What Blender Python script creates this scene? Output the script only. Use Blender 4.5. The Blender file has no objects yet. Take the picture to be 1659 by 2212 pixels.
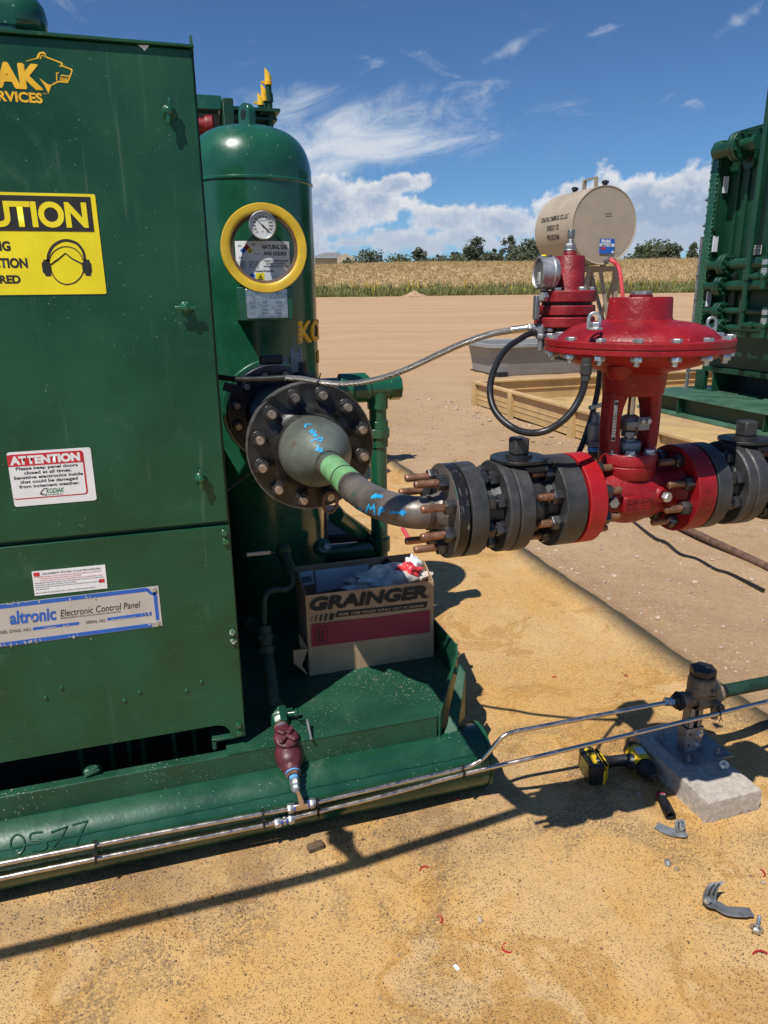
import bpy, math, random
from mathutils import Vector as V, Matrix as Mx
from mathutils.bvhtree import BVHTree
R = math.radians
random.seed(7)
sc = bpy.context.scene
COL = sc.collection
# ------------------------------------------------------------------ camera
CAMZ = 1.55; PITCH = R(16.8); ROLL = R(0.72); YAW = R(16.7); FPX = 1560.0; IW, IH = 1659.0, 2212.0
HD = V((math.sin(YAW), math.cos(YAW), 0)); RT0 = V((math.cos(YAW), -math.sin(YAW), 0)); UPZ = V((0, 0, 1))
FW = HD*math.cos(PITCH) - UPZ*math.sin(PITCH)
UP0 = UPZ*math.cos(PITCH) + HD*math.sin(PITCH)
RT = RT0*math.cos(ROLL) - UP0*math.sin(ROLL)
UPV = UP0*math.cos(ROLL) + RT0*math.sin(ROLL)
CPOS = V((0, 0, CAMZ))
cam_d = bpy.data.cameras.new('camera'); cam = bpy.data.objects.new('camera', cam_d); COL.objects.link(cam)
cam_d.sensor_fit = 'VERTICAL'; cam_d.sensor_height = 32.0; cam_d.lens = 32.0*FPX/IH
cam_d.clip_start = 0.05; cam_d.clip_end = 3000
mw = Mx((RT, UPV, -FW)).transposed().to_4x4(); mw.translation = CPOS
cam.matrix_world = mw
sc.camera = cam
# ------------------------------------------------------------------ light, exposure
SA, SB = 0.49, 0.38                       # horizontal run of the shadows per metre of height
SUND = V((-SA, -SB, 1)).normalized()       # towards the sun
SUN_EL = math.asin(SUND.z); SUN_AZ = math.atan2(SUND.x, SUND.y)
sd = bpy.data.lights.new('sun', 'SUN'); sd.energy = 5.0; sd.angle = R(0.42); sd.color = (1, .955, .88)
so = bpy.data.objects.new('sun', sd); COL.objects.link(so); so.rotation_euler = SUND.to_track_quat('Z', 'Y').to_euler(); so.location = (-3, -3, 8)
sc.view_settings.view_transform = 'Standard'; sc.view_settings.look = 'None'
sc.view_settings.exposure = 0.15; sc.view_settings.gamma = 1
sc.cycles.max_bounces = 6

def ray(u, v): return FW + RT*((u-IW/2)/FPX) - UPV*((v-IH/2)/FPX)
def at(u, v, x=None, y=None, z=None):
    d = ray(u, v)
    if x is not None: t = x/d.x
    elif y is not None: t = y/d.y
    else: t = (z-CAMZ)/d.z
    return CPOS + d*t
ZW = {1:(.4232,0,0),2:(.3255,0,702),3:(.3255,0,1134),4:(.4232,0,1566),5:(.293,405,702),6:(.358,459,1080),11:(.3815,1026,486),
      12:(.4792,864,918),13:(.349,1080,1350),14:(.4792,864,1782),15:(.3581,648,324),16:(.3417,1404,189),
      'A':(.1953,540,1458),'B':(.1953,810,1404),'C':(.1709,486,1080),'D':(.1953,1107,378),'E':(.1953,999,648),'F':(.2198,1458,540)}
def zz(k, px, py, **kw):
    s, a, b = ZW[k]; return at(a+s*px, b+s*py, **kw)

# ------------------------------------------------------------------ world: sky with clouds
world = bpy.data.worlds.new("World"); sc.world = world; world.use_nodes = True
class NT:
    def __init__(s, tree): s.t = tree; s.n = tree.nodes; s.l = tree.links; s.n.clear()
    def node(s, typ, ins=None, **kw):
        n = s.n.new(typ)
        for k, v in kw.items(): setattr(n, k, v)
        for k, v in (ins or {}).items(): s.put(n.inputs[k], v)
        return n
    def put(s, sock, v):
        if isinstance(v, bpy.types.NodeSocket): s.l.new(v, sock)
        elif isinstance(v, bpy.types.Node): s.l.new(v.outputs[0], sock)
        elif v is not None:
            try: sock.default_value = v
            except Exception: sock.default_value = (*v, 1.0)
    def m(s, op, a, b=None, c=None, clamp=False):
        n = s.n.new('ShaderNodeMath'); n.operation = op; n.use_clamp = clamp
        for i, v in enumerate((a, b, c)):
            if v is not None: s.put(n.inputs[i], v)
        return n.outputs[0]
    def ss(s, x, lo, hi, a=0.0, b=1.0):
        n = s.node('ShaderNodeMapRange', {0: x, 1: lo, 2: hi, 3: a, 4: b}, interpolation_type='SMOOTHSTEP'); return n.outputs[0]
    def mix(s, f, a, b, mode='MIX'):
        n = s.n.new('ShaderNodeMix'); n.data_type = 'RGBA'; n.blend_type = mode; n.clamp_factor = True
        s.put(n.inputs[0], f); s.put(n.inputs[6], a); s.put(n.inputs[7], b); return n.outputs[2]
    def noise(s, vec, scale, detail=4, rough=.55, dist=0.0, out=0):
        n = s.node('ShaderNodeTexNoise', {'Vector': vec, 'Scale': scale, 'Detail': detail, 'Roughness': rough, 'Distortion': dist}); return n.outputs[out]
    def vor(s, vec, scale, out='Distance', **kw):
        n = s.node('ShaderNodeTexVoronoi', {'Vector': vec, 'Scale': scale}, **kw); return n.outputs[out]
w = NT(world.node_tree)
sky = w.node('ShaderNodeTexSky', sky_type='NISHITA', sun_disc=False, sun_elevation=SUN_EL, sun_rotation=SUN_AZ, altitude=1400, air_density=1.0, dust_density=.35, ozone_density=1.6)
tc = w.node('ShaderNodeTexCoord')
sep = w.node('ShaderNodeSeparateXYZ', {0: tc.outputs['Generated']})
X, Y_, Z_ = sep.outputs
fwd = w.m('ADD', w.m('MULTIPLY', X, HD.x), w.m('MULTIPLY', Y_, HD.y))
rgt = w.m('ADD', w.m('MULTIPLY', X, RT0.x), w.m('MULTIPLY', Y_, RT0.y))
az = w.m('ARCTAN2', rgt, fwd); el = w.m('ARCSINE', Z_)
def ae(u, v):
    d = ray(u, v).normalized(); return math.atan2(d.dot(RT0), d.dot(HD)), math.asin(d.z)
pv = w.node('ShaderNodeCombineXYZ', {0: az, 1: el, 2: 0.0}).outputs[0]
pvs = w.node('ShaderNodeCombineXYZ', {0: w.m('MULTIPLY', az, .45), 1: w.m('ADD', el, w.m('MULTIPLY', az, -.12)), 2: 3.0}).outputs[0]   # stretched, for streaks
n_big = w.noise(pv, 9, 6, .6, .3); n_fine = w.noise(pv, 30, 5, .62, .2); n_str = w.noise(pvs, 21, 8, .66, .7)
n_low = w.noise(w.node('ShaderNodeCombineXYZ', {0: az, 1: w.m('ADD', el, .012), 2: 0.0}).outputs[0], 30, 5, .62, .2)
def blob(u, v, ru, rv, rot=0, pw=1.0):
    a0, e0 = ae(u, v); a1, _ = ae(u+ru, v); _, e1 = ae(u, v-rv)
    ra = abs(a1-a0); re = abs(e1-e0); c, s_ = math.cos(R(rot)), math.sin(R(rot))
    da = w.m('SUBTRACT', az, a0); de = w.m('SUBTRACT', el, e0)
    x = w.m('DIVIDE', w.m('ADD', w.m('MULTIPLY', da, c), w.m('MULTIPLY', de, s_)), ra)
    y = w.m('DIVIDE', w.m('SUBTRACT', w.m('MULTIPLY', de, c), w.m('MULTIPLY', da, s_)), re)
    r2 = w.m('ADD', w.m('MULTIPLY', x, x), w.m('MULTIPLY', y, y))
    return w.m('MULTIPLY', w.m('POWER', 2.718, w.m('MULTIPLY', r2, -1.0)), pw)
def total(lst):
    t = lst[0]
    for q in lst[1:]: t = w.m('MAXIMUM', t, q)
    return t
skyc = w.mix(1.0, sky.outputs[0], (.72, 1.09, 1.44), 'MULTIPLY')
K = 12.0                                    # cloud radiance in sky units
# high thin cirrus
cir = total([blob(760, 300, 270, 95, 8, .95), blob(930, 320, 150, 22, 10, .75), blob(700, 355, 150, 40, 5, .9), blob(610, 230, 150, 70, 0, .45), blob(800, 470, 330, 70, 0, .2)])
cir_a = w.m('MULTIPLY', w.ss(w.m('ADD', cir, w.m('MULTIPLY', w.m('SUBTRACT', n_str, .5), 2.0)), .18, 1.1), .92)
wisp = total([blob(795, 128, 60, 22, -15, .62), blob(1090, 112, 120, 22, 22, .72), blob(1320, 58, 90, 16, 15, .6), blob(1595, 45, 70, 24, 25, .72), blob(1275, 272, 60, 9, -5, .6), blob(1345, 295, 45, 7, 5, .62), blob(1495, 222, 40, 10, 10, .45)])
wisp_a = w.m('MULTIPLY', w.ss(w.m('ADD', wisp, w.m('MULTIPLY', w.m('SUBTRACT', n_str, .5), 2.6)), .44, 1.25), .62)
c1 = w.mix(cir_a, skyc, (K*.86, K*.91, K*.98)); c1 = w.mix(wisp_a, c1, (K*.75, K*.83, K*.95))
# cumulus bank along the horizon
cum = total([blob(700, 450, 130, 92, 0, 1.05), blob(800, 440, 110, 60, 4, .92), blob(845, 404, 135, 30, 9, .88), blob(960, 472, 95, 42, 4, .92), blob(1098, 478, 92, 52, 0, 1.0), blob(1205, 462, 85, 70, 0, 1.0),
             blob(1390, 462, 290, 96, 0, 1.15), blob(1240, 425, 60, 45, 0, .9), blob(1520, 470, 140, 85, 0, 1.0), blob(900, 522, 380, 48, 0, .74), blob(1300, 540, 300, 40, 0, .72), blob(780, 525, 160, 12, 0, .8), blob(300, 470, 360, 120, 0, .9), blob(1900, 470, 300, 90, 0, .9)])
dens = w.m('ADD', cum, w.m('ADD', w.m('MULTIPLY', w.m('SUBTRACT', n_big, .5), 1.5), w.m('MULTIPLY', w.m('SUBTRACT', n_fine, .5), .95)))
cum_a = w.ss(dens, .40, .66)
# lit tops / grey-blue bodies: where the density falls off upwards the cloud is bright
lit = w.ss(w.m('SUBTRACT', n_fine, n_low), -.07, .10)
edge = w.ss(dens, 1.0, .52)
bright = w.m('ADD', w.m('MULTIPLY', edge, .62), w.m('MULTIPLY', lit, .30), clamp=True)
lowel = w.ss(el, ae(900, 560)[1], ae(900, 430)[1])
bright = w.m('MULTIPLY', bright, w.m('ADD', .35, w.m('MULTIPLY', lowel, .65)))
ccol = w.mix(bright, (K*.44, K*.55, K*.74), (K*1.12, K*1.10, K*1.08))
c2 = w.mix(w.m('MULTIPLY', cum_a, .93), c1, ccol)
bg = w.node('ShaderNodeBackground', {0: c2, 1: .06}); wo = w.node('ShaderNodeOutputWorld', {0: bg})

# ------------------------------------------------------------------ materials
def newmat(name):
    m = bpy.data.materials.new(name); m.use_nodes = True; t = NT(m.node_tree)
    b = t.node('ShaderNodeBsdfPrincipled'); o = t.node('ShaderNodeOutputMaterial', {0: b})
    g = t.node('ShaderNodeNewGeometry').outputs['Position']
    return m, t, b, g
def bump(t, b, h, strength=.3, dist=.002):
    n = t.node('ShaderNodeBump', {'Height': h, 'Strength': strength, 'Distance': dist}); t.put(b.inputs['Normal'], n.outputs[0])
def simple(name, col, rough=.5, metal=0.0, var=.18, nscale=25, bmp=0.0, bscale=120, spec=None, dust=None, coat=0.0, wear=None):
    """paint / metal with uneven tone, dust specks, wear patches and fine relief"""
    m, t, b, g = newmat(name)
    n = t.noise(g, nscale, 5, .6)
    c = t.mix(t.ss(n, .3, .7), tuple(q*(1-var) for q in col)+(1,), tuple(min(1, q*(1+var)) for q in col)+(1,))
    rr = t.ss(n, .25, .75, max(.03, rough-.08), min(1, rough+.1))
    if dust:
        dcol, amt, dsc = dust
        vo = t.node('ShaderNodeTexVoronoi', {'Vector': g, 'Scale': dsc, 'Randomness': 1.0})
        rnd = t.node('ShaderNodeSeparateColor', {0: vo.outputs['Color']}).outputs[0]
        thr = t.m('MULTIPLY', t.ss(rnd, 1-amt, 1.0), .30)
        f = t.ss(t.m('SUBTRACT', thr, vo.outputs['Distance']), 0, .05)
        f = t.m('MULTIPLY', f, t.ss(t.noise(g, 3.0, 3), .35, .6))
        c = t.mix(t.m('MULTIPLY', f, .75), c, dcol+(1,)); rr = t.m('ADD', rr, t.m('MULTIPLY', f, .4), clamp=True)
        sm = t.m('MULTIPLY', t.ss(t.noise(g, 6, 7, .7, 1.0), .56, .82), .13); c = t.mix(sm, c, dcol+(1,))
    if name == 'green_paint':                                # faint dried run-off streaks
        sv_ = t.node('ShaderNodeVectorMath', {0: g, 1: (38, 38, 2.2)}, operation='MULTIPLY').outputs[0]
        st_ = t.m('MULTIPLY', t.ss(t.noise(sv_, 1.0, 4, .6), .58, .80), t.ss(t.noise(g, 2.3, 3), .45, .62)); c = t.mix(t.m('MULTIPLY', st_, .20), c, (.30, .36, .30, 1))
    if wear:
        wcol, lo, wsc = wear
        f = t.ss(t.noise(g, wsc, 8, .7, .4), lo, lo+.06); c = t.mix(f, c, wcol+(1,)); rr = t.m('ADD', rr, t.m('MULTIPLY', f, .2), clamp=True)
    t.put(b.inputs['Base Color'], c); t.put(b.inputs['Roughness'], rr); b.inputs['Metallic'].default_value = metal
    if spec is not None: b.inputs['Specular IOR Level'].default_value = spec
    if coat: b.inputs['Coat Weight'].default_value = coat; b.inputs['Coat Roughness'].default_value = .12
    if bmp: bump(t, b, t.noise(g, bscale, 4, .6), bmp)
    return m
GRN = (.0085, .064, .031)
M = {}
M['green'] = simple('green_paint', GRN, .36, bmp=.12, bscale=220, dust=((.28, .34, .28), .055, 210), nscale=5, var=.18, spec=.42)
M['green2'] = simple('green_gloss_paint', (.010, .085, .042), .25, bmp=.18, bscale=70, nscale=8, coat=.4, dust=((.40, .42, .36), .05, 150))
M['green_deck'] = simple('worn_green_deck_paint', (.0095, .060, .032), .47, bmp=.25, bscale=150, dust=((.50, .45, .34), .62, 150), nscale=7, wear=((.50, .40, .26), .70, 8))
M['green_chip'] = simple('chipped_green_paint', (.0085, .060, .031), .3, bmp=.35, bscale=55, nscale=9, dust=((.5, .5, .42), .10, 160), coat=.2, wear=((.6, .57, .48), .735, 16))
M['green_far'] = simple('far_green_paint', (.0062, .043, .022), .42, var=.2, nscale=2, spec=.4)
M['green_pipe_far'] = simple('far_green_pipe_paint', (.0065, .044, .023), .38, var=.2, nscale=3)
M['green_dull'] = simple('dull_dark_green_pipe', (.012, .036, .024), .55, var=.3, nscale=20, spec=.3)
M['green_tread'] = simple('green_tread_plate', (.055, .13, .085), .5, var=.3, nscale=4)
M['steel_dark'] = simple('black_oxide_steel', (.020, .019, .019), .36, .35, .4, 30, bmp=.2, bscale=160, wear=((.060, .052, .046), .62, 14))
M['cast_dark'] = simple('grey_phosphated_casting', (.050, .050, .051), .45, .3, .22, 25, bmp=.35, bscale=190, wear=((.13, .128, .125), .63, 18))
M['navy'] = simple('blue_black_painted_flange', (.008, .010, .022), .42, .1, .3, 18)
M['nut'] = simple('black_nut_steel', (.060, .060, .062), .30, .6, .3, 60, bmp=.1)
M['stud'] = simple('rusty_stud_steel', (.25, .125, .078), .42, .55, .35, 60, bmp=.2, bscale=300)
M['stud_end'] = simple('bare_stud_end', (.36, .30, .26), .36, .7, .25, 90)
M['zinc'] = simple('zinc_plated_steel', (.50, .515, .525), .36, .85, .2, 60)
M['stainless'] = simple('stainless_tube', (.60, .53, .455), .27, 1.0, .1, 40, bmp=.05, bscale=250)
M['galv'] = simple('galvanised_steel', (.27, .28, .29), .52, .75, .25, 22)
M['red'] = simple('red_cast_paint', (.24, .006, .012), .43, 0, .24, 14, bmp=.7, bscale=120, spec=.4, dust=((.36, .16, .12), .10, 120), wear=((.12, .010, .010), .665, 20))
M['red_dk'] = simple('dark_red_regulator_paint', (.215, .008, .014), .46, 0, .25, 22, bmp=.7, bscale=150, wear=((.09, .01, .012), .735, 26))
M['bright_red'] = simple('bright_red_paint', (.35, .008, .012), .42, 0, .12, 14, bmp=.2)
M['maroon'] = simple('maroon_paint', (.088, .017, .024), .46, 0, .3, 40, bmp=.6, bscale=90)
M['rubber'] = simple('black_rubber', (.012, .012, .013), .38, 0, .2, 40)
M['blackplastic'] = simple('black_plastic', (.014, .014, .015), .45, 0, .2, 60, bmp=.15, bscale=300)
M['black'] = simple('black_ink', (.014, .014, .015), .7, 0, .1, 40)
M['white'] = simple('white_vinyl', (.74, .75, .77), .4, 0, .05, 15)
M['caution_yellow'] = simple('caution_yellow_vinyl', (.83, .70, .012), .42, 0, .06, 12, bmp=.06, bscale=25)
M['gold'] = simple('gold_decal', (.80, .47, .020), .45, 0, .1, 20)
M['ring_yellow'] = simple('yellow_ring_paint', (.62, .40, .025), .36, 0, .12, 12)
M['decal_red'] = simple('red_decal', (.52, .02, .035), .42, 0, .06, 20)
M['decal_green'] = simple('green_decal', (.02, .19, .07), .42, 0, .06, 20)
M['decal_blue'] = simple('blue_decal', (.02, .11, .45), .42, 0, .1, 20)
M['mark_blue'] = simple('blue_paint_marker', (.012, .30, .62), .5, 0, .25, 90)
M['tape_blue'] = simple('blue_thread_tape', (.10, .36, .75), .5, 0, .2, 60)
M['ring_blue'] = simple('blue_gap_ring', (.01, .05, .42), .4, 0, .1, 20)
M['plate'] = simple('beige_aluminium_plate', (.50, .475, .44), .42, .12, .08, 9)
M['nameplate'] = simple('stamped_stainless_plate', (.50, .52, .54), .3, .85, .25, 70, bmp=.5, bscale=160)
M['emboss'] = simple('stamped_letter_grey', (.20, .21, .23), .4, .6, .2, 60)
M['brushed'] = simple('brushed_gauge_steel', (.42, .42, .42), .48, .8, .15, 60)
M['bare_rim'] = simple('bare_steel_rim', (.16, .155, .15), .40, .6, .4, 40, bmp=.2)
M['glass'] = simple('gauge_dial', (.70, .71, .70), .25, 0, .04, 20, coat=.6)
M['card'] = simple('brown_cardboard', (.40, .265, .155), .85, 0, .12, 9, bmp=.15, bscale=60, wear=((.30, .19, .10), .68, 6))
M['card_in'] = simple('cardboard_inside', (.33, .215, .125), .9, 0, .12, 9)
M['box_red'] = simple('red_printed_band', (.27, .032, .048), .85, 0, .1, 14)
M['label_white'] = simple('paper_label', (.60, .63, .68), .7, 0, .06, 14)
M['concrete'] = simple('concrete', (.405, .362, .31), .95, 0, .18, 60, bmp=.6, bscale=420, wear=((.25, .225, .20), .64, 150))
M['tool_yellow'] = simple('yellow_tool_plastic', (.66, .44, .015), .4, 0, .14, 40)
M['tv_body'] = simple('olive_grey_cast_body', (.165, .135, .095), .55, .1, .3, 60, bmp=.4, bscale=130, wear=((.03, .028, .025), .64, 40))
M['pipe_mill'] = simple('mill_scale_pipe', (.120, .102, .090), .36, .25, .4, 14, bmp=.15, bscale=120, wear=((.045, .10, .085), .56, 7))
M['reducer'] = simple('lacquered_reducer', (.115, .128, .108), .36, .15, .3, 9, bmp=.2, bscale=160, wear=((.10, .075, .055), .58, 9))
M['pipe_green'] = simple('light_green_pipe_primer', (.16, .36, .155), .42, 0, .22, 18, bmp=.15, wear=((.10, .15, .055), .66, 12))
M['weld'] = simple('weld_bead', (.13, .115, .10), .38, .7, .4, 160, bmp=.8, bscale=240)
M['tank'] = simple('tan_tank_paint', (.36, .30, .225), .5, 0, .06, 3, wear=((.28, .21, .145), .70, 3))
M['stand'] = simple('tan_stand_paint', (.31, .26, .19), .55, 0, .12, 6)
M['tub'] = simple('grey_poly_tub', (.25, .255, .255), .55, 0, .08, 4)
M['tray'] = simple('tan_coated_steel', (.48, .32, .145), .65, 0, .13, 4, bmp=.3, bscale=12)
M['hose_red'] = simple('red_hose', (.55, .06, .07), .45, 0, .1, 10)
M['rust'] = simple('rusty_steel', (.13, .075, .05), .75, .2, .35, 30, bmp=.3)
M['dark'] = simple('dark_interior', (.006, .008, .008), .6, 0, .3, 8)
M['plastic'] = simple('clear_wrap', (.62, .56, .50), .55, 0, .3, 30, bmp=.8, bscale=35)
M['pink'] = simple('red_bag', (.75, .05, .06), .4, 0, .4, 20, bmp=.6, bscale=40)
M['roof'] = simple('grey_shingle', (.18, .175, .17), .8, 0, .15, 3)
M['stucco'] = simple('beige_siding', (.40, .34, .26), .8, 0, .1, 3)
M['bark'] = simple('bark', (.10, .075, .055), .9, 0, .3, 8)
M['stone'] = simple('pale_stone', (.36, .28, .20), .9, 0, .35, 9, bmp=.3)
M['brown_wood'] = simple('dark_wood_scrap', (.10, .065, .035), .8, 0, .4, 50, bmp=.4)
def m_braid():
    m, t, b, g = newmat('braided_stainless')
    a = t.node('ShaderNodeTexWave', {'Vector': g, 'Scale': 210.0, 'Distortion': 0.0}, wave_type='BANDS', bands_direction='DIAGONAL').outputs['Fac']
    s = t.node('ShaderNodeSeparateXYZ', {0: g}); g2 = t.node('ShaderNodeCombineXYZ', {0: t.m('MULTIPLY', s.outputs[0], -1), 1: s.outputs[1], 2: s.outputs[2]}).outputs[0]
    c = t.node('ShaderNodeTexWave', {'Vector': g2, 'Scale': 210.0, 'Distortion': 0.0}, wave_type='BANDS', bands_direction='DIAGONAL').outputs['Fac']
    h = t.m('MAXIMUM', a, c)
    t.put(b.inputs['Base Color'], t.mix(t.ss(h, .45, .95), (.10, .10, .10, 1), (.62, .60, .56, 1)))
    b.inputs['Metallic'].default_value = .9; b.inputs['Roughness'].default_value = .3; bump(t, b, h, .8, .002); return m
M['braid'] = m_braid()
def m_steelscratch():
    m, t, b, g = newmat('scuffed_flange_rim')
    sg = t.node('ShaderNodeVectorMath', {0: g, 1: (260, 40, 40)}, operation='MULTIPLY').outputs[0]
    f = t.ss(t.noise(sg, 1.0, 6, .7), .56, .66)
    f = t.m('MULTIPLY', f, t.ss(t.noise(g, 14, 3), .42, .6))
    t.put(b.inputs['Base Color'], t.mix(f, (.022, .022, .023, 1), (.34, .32, .28, 1))); b.inputs['Metallic'].default_value = .45
    t.put(b.inputs['Roughness'], t.ss(f, 0, 1, .3, .5)); return m
M['scuffed'] = m_steelscratch()

# ------------------------------------------------------------------ mesh builder
def frame(d):
    d = V(d).normalized(); a = V((0, 0, 1)) if abs(d.z) < .9 else V((1, 0, 0))
    u = a.cross(d).normalized(); return u, d.cross(u), d
def spline(pts, n=8):
    P = [V(p) for p in pts]; P = [P[0]*2-P[1]]+P+[P[-1]*2-P[-2]]; out = []
    for i in range(1, len(P)-2):
        a, b, c, d = P[i-1:i+3]
        for k in range(n):
            s = k/n; out.append(.5*((2*b)+(c-a)*s+(2*a-5*b+4*c-d)*s*s+(3*b-a-3*c+d)*s**3))
    out.append(P[-2]); return out
WL = {}
class MB:
    def __init__(s, mat=None): s.v = []; s.f = []; s.M = mat
    def add(s, vs, fs):
        k = len(s.v); s.v += [(s.M @ V(p)) if s.M else V(p) for p in vs]; s.f += [tuple(i+k for i in f) for f in fs]; return s
    def box(s, c, sz, ax=None):
        c = V(c); ax = ax or (V((1, 0, 0)), V((0, 1, 0)), V((0, 0, 1))); vs = []
        for k in (-1, 1):
            for j in (-1, 1):
                for i in (-1, 1): vs.append(c+ax[0]*(i*sz[0]/2)+ax[1]*(j*sz[1]/2)+ax[2]*(k*sz[2]/2))
        return s.add(vs, [(0, 2, 3, 1), (4, 5, 7, 6), (0, 1, 5, 4), (2, 6, 7, 3), (0, 4, 6, 2), (1, 3, 7, 5)])
    def b2(s, a, b):
        a, b = V(a), V(b); return s.box((a+b)/2, (abs(b.x-a.x), abs(b.y-a.y), abs(b.z-a.z)))
    def bar(s, p0, p1, w, h=None, up=None):
        p0, p1 = V(p0), V(p1); d = p1-p0; L = d.length; d.normalize(); h = h or w
        u = V(up) if up else (V((0, 0, 1)) if abs(d.z) < .95 else V((0, 1, 0)))
        a = d.cross(u).normalized(); b = a.cross(d); return s.box((p0+p1)/2, (L, w, h), (d, a, b))
    def lathe(s, o, axis, prof, n=32, u=None):
        o = V(o); uu, vv, d = frame(axis)
        if u is not None: uu = (V(u)-d*V(u).dot(d)).normalized(); vv = d.cross(uu)
        vs = []; fs = []; rings = []
        for r, h in prof:
            if r < 1e-6: rings.append([len(vs)]); vs.append(o+d*h)
            else:
                rings.append(list(range(len(vs), len(vs)+n)))
                for i in range(n):
                    a = 2*math.pi*i/n; vs.append(o+d*h+uu*(r*math.cos(a))+vv*(r*math.sin(a)))
        for A, B in zip(rings, rings[1:]):
            for i in range(n):
                j = (i+1) % n
                if len(A) == 1 and len(B) == 1: continue
                if len(A) == 1: fs.append((A[0], B[j], B[i]))
                elif len(B) == 1: fs.append((A[i], A[j], B[0]))
                else: fs.append((A[i], A[j], B[j], B[i]))
        return s.add(vs, fs)
    def cyl(s, p0, p1, r0, r1=None, n=24, cap=True, u=None):
        p0, p1 = V(p0), V(p1); L = (p1-p0).length; r1 = r0 if r1 is None else r1
        pr = [(r0, 0), (r1, L)]
        if cap: pr = [(0, 0)]+pr+[(0, L)]
        return s.lathe(p0, p1-p0, pr, n, u)
    def disc(s, c, axis, r, h0, h1, bv=.002, n=40):
        return s.lathe(c, axis, [(0, h0), (r-bv, h0), (r, h0+bv), (r, h1-bv), (r-bv, h1), (0, h1)], n)
    def ring(s, c, axis, ri, ro, h0, h1, n=40):
        return s.lathe(c, axis, [(ri, h0), (ro, h0), (ro, h1), (ri, h1), (ri, h0)], n)
    def hexn(s, c, axis, rr, h0, h1, u=None):
        return s.lathe(c, axis, [(0, h0), (rr*.93, h0), (rr, h0+.1*(h1-h0)), (rr, h1-.14*(h1-h0)), (rr*.9, h1), (0, h1)], 6, u)
    def tube(s, pts, r, n=12, cap=True):
        P = [V(p) for p in pts]; rs = r if isinstance(r, (list, tuple)) else [r]*len(P)
        T = [(P[min(i+1, len(P)-1)]-P[max(i-1, 0)]).normalized() for i in range(len(P))]
        u = frame(T[0])[0]; vs = []; fs = []
        for i, p in enumerate(P):
            u = (u-T[i]*u.dot(T[i])).normalized(); b = T[i].cross(u)
            for k in range(n):
                a = 2*math.pi*k/n; vs.append(p+u*(rs[i]*math.cos(a))+b*(rs[i]*math.sin(a)))
        for i in range(len(P)-1):
            for k in range(n):
                j = (k+1) % n; fs.append((i*n+k, i*n+j, (i+1)*n+j, (i+1)*n+k))
        if cap: fs.append(tuple(range(n))[::-1]); fs.append(tuple(range((len(P)-1)*n, len(P)*n)))
        return s.add(vs, fs)
    def prism(s, poly, o, u, v, d):
        """flat outline (2-D, along u and v from o) pushed along the vector d"""
        o, u, v, d = V(o), V(u), V(v), V(d); n = len(poly); b = [o+u*p[0]+v*p[1] for p in poly]
        fs = [tuple(range(n))[::-1], tuple(range(n, 2*n))]+[(i, (i+1) % n, (i+1) % n+n, i+n) for i in range(n)]
        return s.add(b+[p+d for p in b], fs)
    def plate_hole(s, outer, inner, o, u, v, d):
        o, u, v, d = V(o), V(u), V(v), V(d); n = len(outer)
        vs = [o+u*p[0]+v*p[1] for p in outer]+[o+u*p[0]+v*p[1] for p in inner]; vs += [p+d for p in vs]; fs = []
        for i in range(n):
            j = (i+1) % n
            fs += [(i, j, n+j, n+i), (2*n+i, 3*n+i, 3*n+j, 2*n+j), (i, 2*n+i, 2*n+j, j), (n+i, n+j, 3*n+j, 3*n+i)]
        return s.add(vs, fs)
    def sphere(s, c, r, n=20, m=10, sq=(1, 1, 1)):
        k = len(s.v); s.lathe((0, 0, 0), (0, 0, 1), [(r*math.sin(math.pi*i/m), -r*math.cos(math.pi*i/m)) for i in range(m+1)], n)
        c = V(c)
        for i in range(k, len(s.v)): p = s.v[i]; s.v[i] = V((p.x*sq[0], p.y*sq[1], p.z*sq[2]))+c
        return s
    def quad(s, a, b, c, d): return s.add([a, b, c, d], [(0, 1, 2, 3)])
    def stroke(s, pts, wd, o, u, v, d, closed=False):
        """flat ribbon along a 2-D polyline"""
        P = [V((p[0], p[1])) for p in pts]; L = []; Rr = []; n = len(P)
        for i in range(n):
            a = P[(i-1) % n] if closed else P[max(i-1, 0)]; b = P[(i+1) % n] if closed else P[min(i+1, n-1)]
            t = (b-a).normalized(); nn = V((-t.y, t.x))*(wd/2); L.append(P[i]+nn); Rr.append(P[i]-nn)
        o, u, v, d = V(o), V(u), V(v), V(d); k = 2*n
        vs = [o+u*p.x+v*p.y for p in L+Rr]; vs += [p+d for p in vs]; fs = []
        for i in range(n if closed else n-1):
            j = (i+1) % n; fs += [(i, n+i, n+j, j), (k+i, k+j, k+n+j, k+n+i), (i, j, k+j, k+i), (n+i, k+n+i, k+n+j, n+j)]
        return s.add(vs, fs)
    def mesh(s, name, ang=35):
        me = bpy.data.meshes.new(name); me.from_pydata([tuple(p) for p in s.v], [], s.f); me.update()
        import bmesh
        bm = bmesh.new(); bm.from_mesh(me); bmesh.ops.recalc_face_normals(bm, faces=bm.faces); bm.to_mesh(me); bm.free()
        me.polygons.foreach_set('use_smooth', [True]*len(me.polygons)); me.set_sharp_from_angle(angle=R(ang)); return me
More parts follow.
